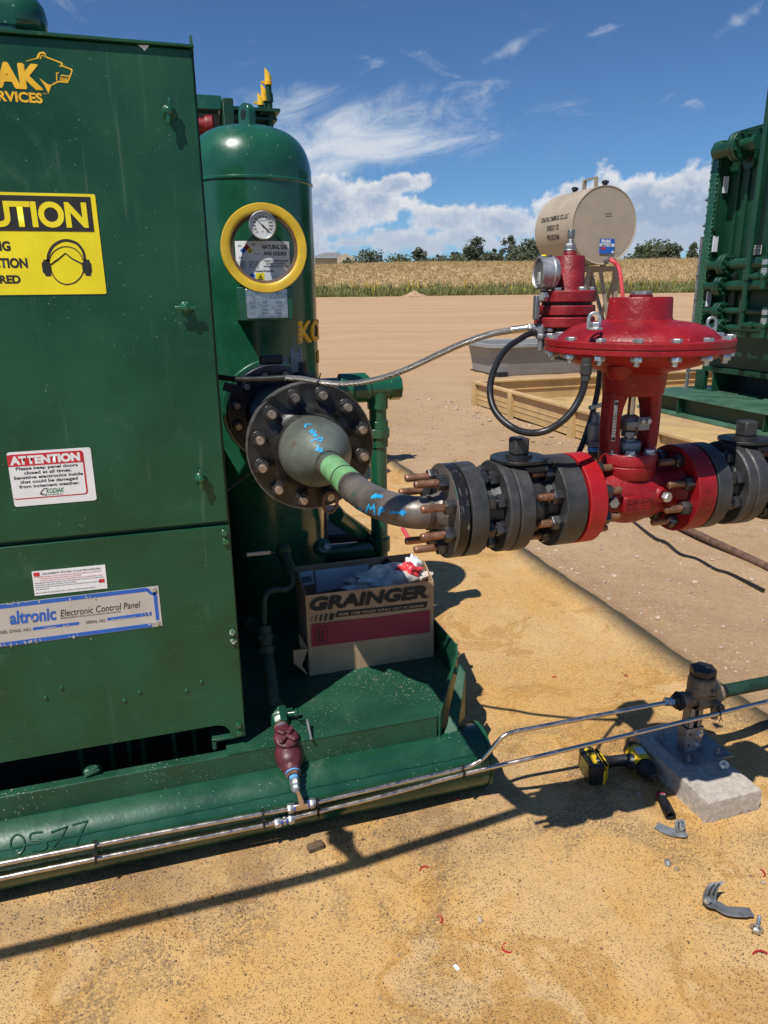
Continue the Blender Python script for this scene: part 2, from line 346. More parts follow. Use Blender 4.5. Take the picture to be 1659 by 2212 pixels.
    def build(s, name, mat, parent=None, bev=0, ang=35, label=None):
        me = s.mesh(name, ang)
        me.materials.append(M[mat] if isinstance(mat, str) else mat)
        if parent is None:
            xs = [p.x for p in s.v]; ys = [p.y for p in s.v]; zs = [p.z for p in s.v]
            o0 = V(((min(xs)+max(xs))/2, (min(ys)+max(ys))/2, min(zs))); me.transform(Mx.Translation(-o0))
            o = bpy.data.objects.new(name, me); COL.objects.link(o); o.location = o0; WL[o.name] = o0
        else: o = link_child(name, me, parent)
        if bev:
            b = o.modifiers.new('bevel', 'BEVEL'); b.width = bev; b.segments = 2; b.limit_method = 'ANGLE'; b.angle_limit = R(40)
        if label: o['label'] = label
        return o
def link_child(name, me, parent, mat4=None):
    o = bpy.data.objects.new(name, me); COL.objects.link(o); o.parent = parent
    w0 = WL.get(parent.name, V((0, 0, 0))); o.matrix_parent_inverse = Mx.Translation(-w0)
    if mat4 is not None: o.matrix_basis = mat4
    return o
def inst(name, me, mat4, parent): return link_child(name, me, parent, mat4)
def tag(o, label, cat, group=None, kind=None):
    o['label'] = label; o['category'] = cat
    if group: o['group'] = group
    if kind: o['kind'] = kind
    return o
def thing(name, label, cat, loc=(0, 0, 0), group=None):
    o = bpy.data.objects.new(name, None); COL.objects.link(o); o.location = loc; o.empty_display_size = .05; WL[o.name] = V(loc)
    return tag(o, label, cat, group)
def struct(o): o['kind'] = 'structure'; return o
def fmat(axis, o, u=None):
    """matrix whose Z runs along axis at o"""
    uu, vv, d = frame(axis)
    if u is not None: uu = (V(u)-d*V(u).dot(d)).normalized(); vv = d.cross(uu)
    m = Mx((uu, vv, d)).transposed().to_4x4(); m.translation = V(o); return m
def copy_tree(o, delta, label=None):
    c = o.copy(); COL.objects.link(c); c.location = V(o.location)+V(delta)
    if label: c['label'] = label
    def rec(a, b):
        for ch in a.children:
            k = ch.copy(); COL.objects.link(k); k.parent = b; k.matrix_parent_inverse = ch.matrix_parent_inverse.copy(); k.matrix_basis = ch.matrix_basis.copy(); rec(ch, k)
    rec(o, c); return c
# ---------------- lettering
def tmesh(s, bold=0.0, shear=0.0, space=1.0):
    cu = bpy.data.curves.new('lettering', 'FONT'); cu.body = s; cu.offset = bold; cu.shear = shear; cu.space_character = space; cu.resolution_u = 5
    ob = bpy.data.objects.new('lettering', cu); COL.objects.link(ob)
    me = bpy.data.meshes.new_from_object(ob); bpy.data.objects.remove(ob); bpy.data.curves.remove(cu); return me
def twidth(s, **k):
    me = tmesh(s, **k); xs = [v.co.x for v in me.vertices]; r = (min(xs), max(xs)); bpy.data.meshes.remove(me); return r
def text(parent, s, mat, box, o, u, v, nrm, name='lettering', bold=.0, shear=0.0, ref=None, conform=None, lift=.0008, cap=True, heavy=0.0):
    """lettering fitted to box=(x0,x1,y0,y1) in the 2-D frame (o,u,v); ref=(substring): box is the box of the trailing substring"""
    me = tmesh(s, bold, shear)
    xs = [q.co.x for q in me.vertices]; ys = [q.co.y for q in me.vertices]; a0, a1, b0, b1 = min(xs), max(xs), min(ys), max(ys)
    x0, x1, y0, y1 = box
    if ref: r0, r1 = twidth(ref, bold=bold, shear=shear); sx = (x1-x0)/(r1-r0); x0 = x1-(a1-a0)*sx
    else: sx = (x1-x0)/(a1-a0)
    sy = (y1-y0)/(b1-b0); o, u, v, nrm = V(o), V(u), V(v), V(nrm)
    for q in me.vertices:
        px = x0+(q.co.x-a0)*sx; py = y0+(q.co.y-b0)*sy
        q.co = conform(px, py) if conform else o+u*px+v*py+nrm*lift
    if heavy:                                                # thicken the strokes: shifted copies of the letters, each a hair prouder
        vs_ = [q.co.copy() for q in me.vertices]; fs_ = [tuple(p.vertices) for p in me.polygons]; n0 = len(vs_); V_ = list(vs_); F_ = list(fs_)
        for i, (hx, hy) in enumerate(((heavy, 0), (heavy*.5, heavy*.45), (heavy*.5, -heavy*.45))):
            k = len(V_); V_ += [p+u*hx+v*hy+nrm*(.00008*(i+1)) for p in vs_]; F_ += [tuple(j+k for j in f) for f in fs_]
        me2 = bpy.data.meshes.new('lettering'); me2.from_pydata([tuple(p) for p in V_], [], F_); bpy.data.meshes.remove(me); me = me2
    me.materials.clear(); me.materials.append(M[mat])
    return link_child(name, me, parent)
XA, YA, ZA = V((1, 0, 0)), V((0, 1, 0)), V((0, 0, 1))
# ================================================================== GROUND
def hf(x, y):
    """ground height: flat pad, then a long gentle rise to the foot of the bank"""
    f = x*HD.x+y*HD.y
    s = min(max((f-16)/30, 0), 1); z = 1.41*s*s*(3-2*s)
    if f > 46: z = 1.41
    return z
def near_relief(x, y):
    b = math.exp(-((x-2.00)/.07)**2)*.036                    # low berm at the edge of the sprayed liner
    n = (math.sin(x*5.1+y*3.3)+math.sin(x*2.3-y*6.1+1)+math.sin(x*9.7+y*8.1+2)*.5)*.0022
    if x < -.6 or (x < 1.0 and y > 1.75): n *= .2
    if 1.35 < x < 1.75 and 1.4 < y < 1.95: n *= .15
    if x > 2.2: n = n*3.0
    return (b+n) if y < 30 else 0
def axis_steps(a, segs):
    out = [a]
    for end, st in segs:
        while out[-1] < end-1e-6: out.append(min(out[-1]+st, end))
    return out
gx = axis_steps(-220, [(-20, 20), (-4, 1.6), (-1, .25), (3.2, .035), (8, .2), (24, .8), (60, 3), (260, 20)])
gy = axis_steps(-6, [(0, .5), (.6, .1), (3.2, .05), (9, .15), (20, .5), (60, 2), (300, 24)])
mb = MB(); nx = len(gx)
mb.add([(x, y, hf(x, y)+near_relief(x, y)) for y in gy for x in gx], [(j*nx+i, j*nx+i+1, (j+1)*nx+i+1, (j+1)*nx+i) for j in range(len(gy)-1) for i in range(nx-1)])
def m_ground():
    m, t, b, g = newmat('sprayed_liner_and_dirt')
    s = t.node('ShaderNodeSeparateXYZ', {0: g}); x, y = s.outputs[0], s.outputs[1]
    # ---- sprayed tan liner
    n1 = t.noise(g, 1.7, 5, .6, .4); n2 = t.noise(g, 5.5, 6, .62, .6); n3 = t.noise(g, 34, 4, .6)
    c = t.mix(t.ss(n1, .35, .65), (.53, .312, .110, 1), (.56, .360, .165, 1))
    c = t.mix(t.m('MULTIPLY', t.ss(n2, .50, .66), .55), c, (.54, .300, .086, 1))
    # orange-brown edged stains with paler middles
    na = t.noise(g, 2.6, 6, .62, 1.0)
    band = t.m('MULTIPLY', t.ss(na, .535, .575), t.ss(na, .63, .585))
    c = t.mix(t.m('MULTIPLY', band, .48), c, (.36, .175, .036, 1))
    c = t.mix(t.m('MULTIPLY', t.ss(na, .60, .66), .28), c, (.55, .395, .255, 1))
    # gritty dark dust drifts
    drift = t.m('MULTIPLY', t.ss(t.noise(g, 2.9, 6, .68, .9), .47, .62), t.ss(t.noise(g, 130, 2), .40, .55))
    near = t.ss(t.m('ABSOLUTE', t.m('SUBTRACT', y, 1.70)), .95, .0)
    drift = t.m('MULTIPLY', drift, t.m('ADD', .10, t.m('MULTIPLY', near, .62)))
    c = t.mix(drift, c, (.135, .095, .065, 1))
    grit = t.m('MULTIPLY', t.ss(y, 1.42, 1.74), t.ss(t.noise(g, 4, 5, .65), .36, .60)); grit = t.m('MULTIPLY', grit, t.m('MULTIPLY', t.ss(x, 1.3, .7), t.ss(y, 2.2, 1.9)))
    c = t.mix(t.m('MULTIPLY', grit, .62), c, (.26, .165, .09, 1))
    c = t.mix(t.m('MULTIPLY', t.ss(n3, .42, .7), .16), c, (.30, .17, .06, 1))
    # black specks in two sizes
    def specks(sc_, amt, mx):
        gw = t.node('ShaderNodeVectorMath', {0: g, 1: t.node('ShaderNodeTexNoise', {'Vector': g, 'Scale': 60.0}).outputs['Color']}, operation='ADD').outputs[0] if False else g
        vo = t.node('ShaderNodeTexVoronoi', {'Vector': gw, 'Scale': sc_, 'Randomness': 1.0})
        rnd = t.node('ShaderNodeSeparateColor', {0: vo.outputs['Color']}).outputs[0]
        th = t.m('MULTIPLY', t.ss(rnd, 1-amt, 1.02), mx)
        d = t.m('ADD', vo.outputs['Distance'], t.m('MULTIPLY', t.m('SUBTRACT', t.noise(g, sc_*2.6, 2), .5), .22))
        return t.ss(t.m('SUBTRACT', th, d), 0, .07)
    clus = t.ss(t.noise(g, 3.1, 4, .6), .30, .62)
    sp = t.m('MAXIMUM', t.m('MULTIPLY', specks(150, .62, .36), t.m('ADD', .55, t.m('MULTIPLY', clus, .45))), t.m('MULTIPLY', specks(270, .95, .50), t.m('ADD', .5, t.m('MULTIPLY', .5, t.ss(t.noise(g, 2.4, 4, .6), .36, .62)))))
    sp = t.m('MAXIMUM', sp, t.m('MULTIPLY', specks(62, .10, .24), .9))
    sp = t.m('MULTIPLY', sp, t.ss(y, 9, 3))
    c = t.mix(t.m('MULTIPLY', sp, .85), c, (.045, .034, .024, 1))
    # dark olive overspray along the berm
    xb = t.m('ADD', x, t.m('MULTIPLY', t.m('SUBTRACT', t.noise(g, 2.2, 3), .5), .06))
    ov = t.m('MULTIPLY', t.ss(xb, 1.88, 2.03), .97)
    fz = t.ss(t.noise(g, 150, 3, .7), .30, .62)
    ovm = t.m('MULTIPLY', ov, t.m('ADD', ov, t.m('MULTIPLY', t.m('SUBTRACT', 1, ov), fz)))
    c = t.mix(ovm, c, (.056, .052, .036, 1))
    # ---- bare dirt
    d1 = t.noise(g, .55, 6, .62, .3); d2 = t.noise(g, 7, 6, .68); d3 = t.noise(g, 60, 4, .65)
    dc = t.mix(t.ss(d1, .3, .7), (.345, .228, .125, 1), (.425, .295, .172, 1))
    dc = t.mix(t.m('MULTIPLY', t.ss(d2, .45, .75), .45), dc, (.29, .165, .088, 1))
    dc = t.mix(t.m('MULTIPLY', t.ss(d3, .55, .78), .6), dc, (.58, .43, .30, 1))
    dc = t.mix(t.m('MULTIPLY', t.ss(d3, .46, .25), .6), dc, (.18, .11, .062, 1)); dv = t.vor(g, 38); dc = t.mix(t.m('MULTIPLY', t.ss(dv, .26, .12), t.ss(t.noise(g, 5, 3), .45, .6)), dc, (.56, .42, .30, 1)); dk = t.noise(g, 22, 5, .7); dc = t.mix(t.m('MULTIPLY', t.ss(dk, .54, .7), .45), dc, (.22, .135, .075, 1))
    # smooth graded sand with wheel tracks farther off
    fd = t.m('ADD', t.m('MULTIPLY', x, HD.x), t.m('MULTIPLY', y, HD.y)); rd = t.m('ADD', t.m('MULTIPLY', x, RT0.x), t.m('MULTIPLY', y, RT0.y))
    far = t.ss(fd, 8, 20)
    tv = t.node('ShaderNodeCombineXYZ', {0: t.m('MULTIPLY', rd, .045), 1: t.m('ADD', fd, t.m('MULTIPLY', t.noise(g, .06, 2), 9)), 2: 0}).outputs[0]
    tr = t.noise(tv, 1.1, 5, .7); tr2 = t.noise(tv, .35, 3, .6)
    fc = t.mix(t.ss(tr, .33, .69), (.36, .228, .128, 1), (.465, .310, .185, 1)); fc = t.mix(t.m('MULTIPLY', t.ss(tr2, .4, .62), .5), fc, (.43, .268, .145, 1))
    dc = t.mix(far, dc, fc)
    edge = t.ss(t.m('ADD', x, t.m('MULTIPLY', t.m('SUBTRACT', t.noise(g, 9, 5, .7), .5), .10)), 2.055, 2.075)
    edge = t.m('MAXIMUM', edge, t.ss(y, 8.6, 9.4))
    t.put(b.inputs['Base Color'], t.mix(edge, c, dc)); b.inputs['Specular IOR Level'].default_value = .22
    t.put(b.inputs['Roughness'], t.m('ADD', .62, t.m('MULTIPLY', edge, .3)))
    h = t.m('ADD', t.m('MULTIPLY', t.noise(g, 80, 6, .7), t.m('ADD', .5, t.m('MULTIPLY', edge, 1.6))), t.m('MULTIPLY', t.noise(g, 14, 6, .65), t.m('ADD', .5, t.m('MULTIPLY', edge, 2.5))))
    h = t.m('ADD', h, t.m('MULTIPLY', sp, .35))
    bump(t, b, h, .55, .008); return m
gm = m_ground()
gr = mb.build('ground', gm, ang=80); struct(gr)
# ------------------------------------------------------------------ grassy bank behind the yard
def yw(r, f, z=0): p = HD*f+RT0*r; return V((p.x, p.y, z))
BF = 46.0
def bank_z(r, f):
    s = min(max((f-BF)/11.5, 0), 1); t0 = 1.30+2.35*(s*s*(3-2*s))**.85
    top = t0+ (.05*math.sin(r*.13)+.05*math.sin(r*.31+1))*s
    if f > BF+11.5: top -= .012*(f-BF-11.5)
    return top
hb = MB(); rr_ = axis_steps(-170, [(-40, 10), (60, 1.5), (220, 12)]); ff_ = axis_steps(BF-1.5, [(BF+16, .9), (BF+90, 8), (BF+500, 50)])
hb.add([yw(r, f, bank_z(r, f)) for f in ff_ for r in rr_], [(j*len(rr_)+i, j*len(rr_)+i+1, (j+1)*len(rr_)+i+1, (j+1)*len(rr_)+i) for j in range(len(ff_)-1) for i in range(len(rr_)-1)])
def m_bank():
    m, t, b, g = newmat('dry_field_soil')
    c = t.mix(t.ss(t.noise(g, .8, 6, .65), .3, .7), (.38, .28, .135, 1), (.46, .345, .175, 1)); t.put(b.inputs['Base Color'], c); b.inputs['Roughness'].default_value = .95; return m
struct(hb.build('grassy_bank', m_bank(), ang=80))
def leafmat(name, cols, trans=.25):
    m, t, b, g = newmat(name)
    ob = t.node('ShaderNodeNewGeometry').outputs['Random Per Island']
    cr = t.node('ShaderNodeValToRGB', {0: ob}); e = cr.color_ramp; e.elements[0].color = (*cols[0], 1); e.elements[1].color = (*cols[-1], 1)
    for i, q in enumerate(cols[1:-1]): k = e.elements.new((i+1)/(len(cols)-1)); k.color = (*q, 1)
    t.put(b.inputs['Base Color'], cr.outputs[0]); b.inputs['Roughness'].default_value = .7; b.inputs['Specular IOR Level'].default_value = .2
    tl = t.node('ShaderNodeBsdfTranslucent', {0: cr.outputs[0]}); mx = t.node('ShaderNodeMixShader', {0: trans, 1: b.outputs[0], 2: tl.outputs[0]})
    t.put([n for n in t.n if n.type == 'OUTPUT_MATERIAL'][0].inputs[0], mx.outputs[0]); return m
M['drygrass'] = leafmat('dry_grass', [(.45, .335, .165), (.49, .37, .19), (.52, .40, .215), (.47, .35, .175)])
M['weeds'] = leafmat('green_weeds', [(.16, .19, .06), (.22, .24, .08), (.28, .27, .11), (.19, .21, .07)])
M['leaf_dark'] = leafmat('hazed_dark_leaves', [(.10, .118, .078), (.125, .145, .095), (.15, .168, .115)])  # this and the next two leaf tones lightened to stand in for haze
M['leaf_mid'] = leafmat('hazed_mid_leaves', [(.095, .118, .070), (.125, .148, .086), (.155, .176, .105)])
M['leaf_grey'] = leafmat('hazed_grey_leaves', [(.095, .110, .075), (.125, .14, .095), (.15, .165, .115)])
M['yellowbloom'] = leafmat('yellow_blooms', [(.50, .36, .02), (.62, .46, .04)])
rg = random.Random(3)
def tufts(n, f0, f1, r0, r1, hlo, hhi, wd, lean, zoff=0.0, pw=1.0, blades=3):
    m = MB()
    for _ in range(n):
        f = f0+(f1-f0)*rg.random()**pw; r = (r0+(r1-r0)*rg.random())*(f/BF)
        z = bank_z(r, f); base = yw(r, f, z-.03+zoff); h = hlo+(hhi-hlo)*rg.random()**1.5
        for k in range(blades):
            a = rg.random()*6.28; dx = V((math.cos(a), math.sin(a), 0)); off = V((rg.gauss(0, wd*1.3), rg.gauss(0, wd*1.3), 0))
            tip = base+off+V((rg.gauss(0, lean), rg.gauss(0, lean), h*(.7+.5*rg.random())))
            m.add([base+off-dx*wd, base+off+dx*wd, tip+dx*wd*.25, tip-dx*wd*.25], [(0, 1, 2, 3)])
    return m
tag(tufts(46000, BF-.5, BF+14, -8, 28, .05, .24, .022, .16).build('dry_grass', 'drygrass'), 'tall golden dry grass covering the bank beyond the yard', 'grass', kind='stuff')
tag(tufts(6000, BF-1.0, BF+3.0, -8, 28, .18, .60, .05, .16, 0, 1.5).build('green_weeds', 'weeds'), 'green weeds growing along the foot of the dry bank', 'weeds', kind='stuff')
tag(tufts(160, BF-.5, BF+2.4, -8, 28, .55, .85, .06, .05, .0, 1, 1).build('yellow_flowers', 'yellowbloom'), 'scattered yellow wild flowers among the green weeds', 'flowers', kind='stuff')
# ------------------------------------------------------------------ trees, house, mound
def tree(u, vtop, vbase, f, halfw, kind, label, leaf='leaf_dark', seed=1, cat='tree', group='trees beyond the dry bank'):
    rn = random.Random(seed); d = ray(u, vtop); k = f/d.dot(HD); top = CPOS+d*k
    rb = top.dot(RT0); base = yw(rb, f, bank_z(rb, f)-.5); H = top.z-base.z; Wd = 1.35*halfw/1629*f
    root = thing('tree', label, cat, base, group)
    tr = MB()
    tr.tube([base, base+V((rn.gauss(0, .05), 0, H*.4)), base+V((rn.gauss(0, .1), 0, H*.86))], [H*.035, H*.024, H*.008], 7)
    for _ in range(7):
        z = H*(.2+.55*rn.random()); a = rn.random()*6.28; L = Wd*(.4+.4*rn.random())
        p = base+V((0, 0, z)); tr.tube([p, p+V((math.cos(a)*L*.5, math.sin(a)*L*.5, L*.25)), p+V((math.cos(a)*L, math.sin(a)*L, L*.6))], [H*.014, H*.008, H*.003], 5)
    tr.build('trunk', 'bark', root)
    cr = MB(); cl = []
    for _ in range({'round': 38, 'pine': 34, 'shrub': 30, 'column': 22}[kind]):
        a = rn.random()*6.28
        if kind == 'round': zf = .18+.75*rn.random(); w = Wd*math.sqrt(max(.05, 1-((zf-.5)/.56)**2))
        elif kind == 'pine': zf = .12+.83*rn.random(); w = Wd*(1.05-zf)*(.7+.5*rn.random())
        elif kind == 'column': zf = .08+.88*rn.random(); w = Wd*(.55+.45*math.sin(zf*3.1))
        else: zf = .1+.7*rn.random(); w = Wd*(1-zf*.5)
        q = w*math.sqrt(rn.random()); cl.append((base+V((math.cos(a)*q, math.sin(a)*q, zf*H)), max(.18, Wd*(.26+.18*rn.random()))))
    cl.append((base+V((0, 0, H*.93)), H*.06))
    for c, r in cl:
        for _ in range(46):
            v = V((rn.gauss(0, 1), rn.gauss(0, 1), rn.gauss(0, .75))).normalized()*r*(rn.random()**.45)
            p = c+v; n = V((rn.gauss(0, 1), rn.gauss(0, 1), rn.gauss(.5, .8))).normalized(); a, b_, _d = frame(n); s = (.09+.09*rn.random())*f/75
            cr.add([p-a*s, p+b_*s*.7, p+a*s, p-b_*s*.7], [(0, 1, 2, 3)])
    cr.build('crown', leaf, root)
TL = [(795, 541, 78, 30, 'round', 'round dark green tree just right of the far house', 'leaf_dark'), (752, 553, 74, 18, 'shrub', 'low dark bush half hidden by the roof of the far house', 'leaf_mid'),
      (862, 545, 74, 26, 'shrub', 'low olive tree next right of the round dark tree', 'leaf_mid'), (905, 536, 76, 22, 'pine', 'short pointed grey green tree left of the far tree row', 'leaf_grey'),
      (945, 546, 73, 22, 'shrub', 'low bush in front of the left end of the far tree row', 'leaf_grey'), (978, 541, 74, 26, 'round', 'broad bush left of the tall flat topped tree', 'leaf_mid'),
      (1030, 512, 80, 27, 'pine', 'tall flat topped tree rising above the far row', 'leaf_dark'), (1012, 530, 78, 22, 'pine', 'pointed dark tree leaning on the left of the tall flat topped one', 'leaf_dark'),
      (1068, 533, 75, 22, 'shrub', 'grey green bush right of the tall flat topped tree', 'leaf_grey'), (1102, 505, 84, 16, 'column', 'thin grey half bare tree standing above the row', 'leaf_grey'),
      (1128, 528, 76, 24, 'round', 'dark bushy tree left of the tan tank', 'leaf_dark'), (1150, 514, 76, 24, 'round', 'dense dark tree touching the left end of the tan tank', 'leaf_dark'),
      (1188, 520, 78, 30, 'round', 'dark tree behind the lower left of the tan tank', 'leaf_mid'), (1388, 527, 74, 24, 'round', 'olive round tree just right of the tan tank', 'leaf_mid'),
      (1422, 520, 76, 30, 'round', 'widest round tree right of the tan tank', 'leaf_mid'), (1452, 524, 75, 20, 'round', 'small round tree at the right end of the pair by the tank', 'leaf_dark'),
      (1498, 524, 76, 14, 'pine', 'small pointed tree left of the green cooler', 'leaf_grey'), (1518, 534, 75, 16, 'shrub', 'low dark bush beside the edge of the green cooler', 'leaf_dark')]
for i, (u, vt, f, hw, kd, lb, lf) in enumerate(TL): tree(u, vt+3, 0, f, hw, kd, lb, lf, 20+i)
m = MB(); rl_ = random.Random(31)
for _ in range(5200):
    u = 815+rl_.random()*350 if rl_.random() < .8 else 1370+rl_.random()*150
    f = 84+8*rl_.random(); d = ray(u, 560); k = f/d.dot(HD); b0 = CPOS+d*k; r_ = b0.dot(RT0); hgt = 1.3*(.9+.5*math.sin(u*.043)+.45*math.sin(u*.11+1)+.25*math.sin(u*.31))*(.62+.38*min(1, max(0, (u-815)/140))); z = bank_z(r_, f)-.3+max(.3, hgt+.5)*rl_.random()**.8
    n = V((rl_.gauss(0, 1), rl_.gauss(0, 1), rl_.gauss(.5, .8))).normalized(); a, b_, _d = frame(n); s = .10+.13*rl_.random(); p = yw(r_, f, z); m.add([p-a*s, p+b_*s*.7, p+a*s, p-b_*s*.7], [(0, 1, 2, 3)])
tag(m.build('far_hedgerow', 'leaf_mid'), 'continuous low olive hedgerow along the skyline under the far trees', 'hedgerow', kind='stuff')
def px_at(u, v, f):
    d = ray(u, v); return CPOS+d*(f/d.dot(HD))
ho = thing('house', 'far low house with grey shingle roof behind the dry bank', 'house', px_at(725, 558, 95))
a, b_, c_, d_ = px_at(690, 549, 95), px_at(722, 544, 95), px_at(764, 553, 95), px_at(764, 575, 95)
dp = HD*7.0
m = MB(); e0 = px_at(672, 556, 93.5); e1 = px_at(742, 556, 93.5); r0 = px_at(700, 546, 97); r1 = px_at(733, 545, 97); e2 = px_at(672, 556, 101); e3 = px_at(742, 556, 101)
m.add([e0, e1, r1, r0, e2, e3], [(0, 1, 2, 3), (1, 5, 2), (0, 3, 4), (5, 4, 3, 2)]); m.build('roof', 'roof', ho)
m = MB(); g0 = px_at(728, 557, 92.5); g1 = px_at(768, 557, 92.5); gt = px_at(745, 547, 92.5); dn = V((0, 0, -1.6))
m.add([g0+dn, g1+dn, g1, gt, g0]+[p+HD*6 for p in (g0+dn, g1+dn, g1, gt, g0)], [(0, 1, 2, 3, 4), (1, 6, 7, 2), (2, 7, 8, 3), (4, 3, 8, 9), (0, 4, 9, 5)]); m.build('gable_wall', 'stucco', ho)
m = MB(); q0 = px_at(680, 557, 94); q1 = px_at(735, 557, 94); m.add([q0+dn, q1+dn, q1, q0]+[p+HD*5 for p in (q0+dn, q1+dn, q1, q0)], [(0, 1, 2, 3), (1, 5, 6, 2), (3, 2, 6, 7), (0, 3, 7, 4)]); m.build('wall', 'stucco', ho)
m = MB(); c0 = px_at(895, 643, 44.6); c0.z = hf(c0.x, c0.y)-.02; rn = random.Random(5); prof = [(0, .34), (.10, .32), (.35, .19), (.62, .07), (.9, 0)]
m.lathe(c0, (0, 0, 1), prof[::-1], 22)
for i, p in enumerate(m.v): m.v[i] = p+V((rn.gauss(0, .03), rn.gauss(0, .03), rn.gauss(0, .012)))
m.f = m.f
def m_dirt():
    mm, t, b, g = newmat('loose_dirt'); t.put(b.inputs['Base Color'], t.mix(t.ss(t.noise(g, 6, 5), .3, .7), (.30, .20, .11, 1), (.44, .29, .165, 1))); b.inputs['Roughness'].default_value = .95; bump(t, b, t.noise(g, 30, 5), .5, .02); return mm
M['dirt'] = m_dirt()
tag(m.build('dirt_mound', 'dirt', ang=80), 'small brown heap of dirt at the foot of the weeds', 'dirt mound')
# ------------------------------------------------------------------ stones
def rock(m, p, s, rn):
    k = len(m.v); m.sphere((0, 0, 0), 1, 8 if s > .004 else 6, 5 if s > .004 else 3)
    e = V((s*(.7+.6*rn.random()), s*(.7+.6*rn.random()), s*(.45+.4*rn.random()))); rot = Mx.Rotation(rn.random()*6.28, 3, 'Z')
    for i in range(k, len(m.v)):
        q = m.v[i]; q = V((q.x*e.x, q.y*e.y, q.z*e.z))*(1+rn.gauss(0, .10)); m.v[i] = rot @ q+V(p)
rn = random.Random(11); m = MB()
for _ in range(4200):
    x = 2.12+rn.random()**1.4*4.5; y = .8+rn.random()**1.3*9; s = .0028+.014*rn.random()**4
    rock(m, (x, y, near_relief(x, y)+s*.2), s, rn)
for _ in range(260):
    x = 4.0+rn.gauss(0, .16); y = 2+rn.random()*8.5; s = .008+.03*rn.random()**3; rock(m, (x, y, s*.2), s, rn)
tag(m.build('gravel', 'stone', ang=50), 'loose pale stones strewn over the bare dirt', 'gravel', kind='stuff')
m = MB()
for _ in range(4800):
    x = -1+rn.random()*2.9; y = .5+rn.random()*1.4
    if rn.random() < .6: y = 1.85-abs(rn.gauss(0, .22)); x = -1+rn.random()*1.9
    s = .0012+.0022*rn.random()**2; rock(m, (x, y, near_relief(x, y)+s*.3), s, rn)
def m_grit():
    mm, t, b, g = newmat('dark_grit'); t.put(b.inputs['Base Color'], t.mix(t.ss(t.noise(g, 40, 3), .4, .6), (.10, .065, .04, 1), (.35, .25, .16, 1))); b.inputs['Roughness'].default_value = .9; return mm
tag(m.build('grit', m_grit(), ang=60), 'fine grit scattered over the tan sprayed liner', 'grit', kind='stuff')
# ================================================================== LEFT COMPRESSOR SKID
CY = 1.90                                    # front plane of the cabinet
sk = thing('compressor_skid', 'long green equipment skid on a round pipe runner, dusty deck and stamped number', 'skid', (0, 1.87, 0))
m = MB(); m.cyl((-2.2, 1.87, .1), (.875, 1.87, .1), .1, n=48); m.build('pipe_runner', 'green_chip', sk)
m = MB(); m.cyl((-2.2, 3.75, .1), (.875, 3.75, .1), .1, n=40); m.build('pipe_runner', 'green_chip', sk)
m = MB(); m.ring((.872, 1.87, .1), XA, .078, .104, 0, .012, 48); m.cyl((.868, 1.87, .1), (.874, 1.87, .1), .085, n=40); m.build('end_cap', 'green', sk)
m = MB(); m.prism([(1.862, .188), (1.862, .270), (1.864, .272), (1.893, .272), (1.893, .264), (1.871, .264), (1.871, .188)], (-2.2, 0, 0), YA, ZA, (2.925, 0, 0)); m.build('deck_channel', 'green_deck', sk, bev=.002)
# deck plate with its cut corner
m = MB(); m.prism([(.075, 1.861), (.727, 1.861), (.735, 1.880), (.872, 2.07), (.872, 3.8), (-2.2, 3.8), (-2.2, 2.28), (.075, 2.28)], (0, 0, .2722), XA, YA, (0, 0, .0035)); m.build('deck_plate', 'green_deck', sk)
m = MB()
def wall_seg(m, a, b, z0, z1a, z1b, th):
    a, b = V((*a, 0)), V((*b, 0)); n = (b-a).cross(ZA).normalized()*th
    m.add([a+ZA*z0, b+ZA*z0, b+ZA*z1b, a+ZA*z1a, a+n+ZA*z0, b+n+ZA*z0, b+n+ZA*z1b, a+n+ZA*z1a], [(0, 1, 2, 3), (4, 7, 6, 5), (0, 4, 5, 1), (1, 5, 6, 2), (2, 6, 7, 3), (3, 7, 4, 0)])
wall_seg(m, (.729, 1.862), (.862, 2.045), .19, .285, .375, .007); wall_seg(m, (.862, 2.045), (.876, 2.085), .19, .375, .39, .007); wall_seg(m, (.876, 2.085), (.876, 3.8), .16, .39, .39, .007)
m.build('deck_upstand', 'green', sk, bev=.001)
# gusset plate standing outside the cut corner
m = MB(); o = V((.758, 1.866, .192))
m.add([(.745, 1.86, .19), (.792, 1.862, .188), (.874, 1.99, .33), (.868, 2.03, .345), (.752, 1.868, .19), (.797, 1.868, .188), (.880, 1.996, .33), (.874, 2.036, .345)], [(0, 1, 2, 3), (4, 7, 6, 5), (0, 4, 5, 1), (1, 5, 6, 2), (2, 6, 7, 3), (3, 7, 4, 0)])
m.add([(.874, 1.99, .335), (.874, 1.99, .16), (.800, 1.90, .186), (.879, 1.996, .335), (.879, 1.996, .16), (.805, 1.906, .186)], [(0, 1, 2), (3, 5, 4), (0, 3, 4, 1), (1, 4, 5, 2), (2, 5, 3, 0)])
m.build('corner_gusset', 'green', sk, bev=.001)
m = MB(); p = zz('B', 935, 225, y=2.02); m.hexn(p-V((.02, .0, 0)), XA, .011, 0, .014); m.cyl(p-V((.03, 0, 0)), p+V((.006, 0, 0)), .006, n=12); m.build('corner_bolt', 'green', sk)
m = MB(); pts = []
for i in range(120):
    xx = -2+2.85*i/119; pts.append((xx, 1.87-.1*math.sin(R(52))-.001, .1+.1*math.cos(R(52))+.0012*math.sin(i*1.7)))
m.tube(pts, .0026, 6); m.build('weld_seam', 'green_chip', sk)
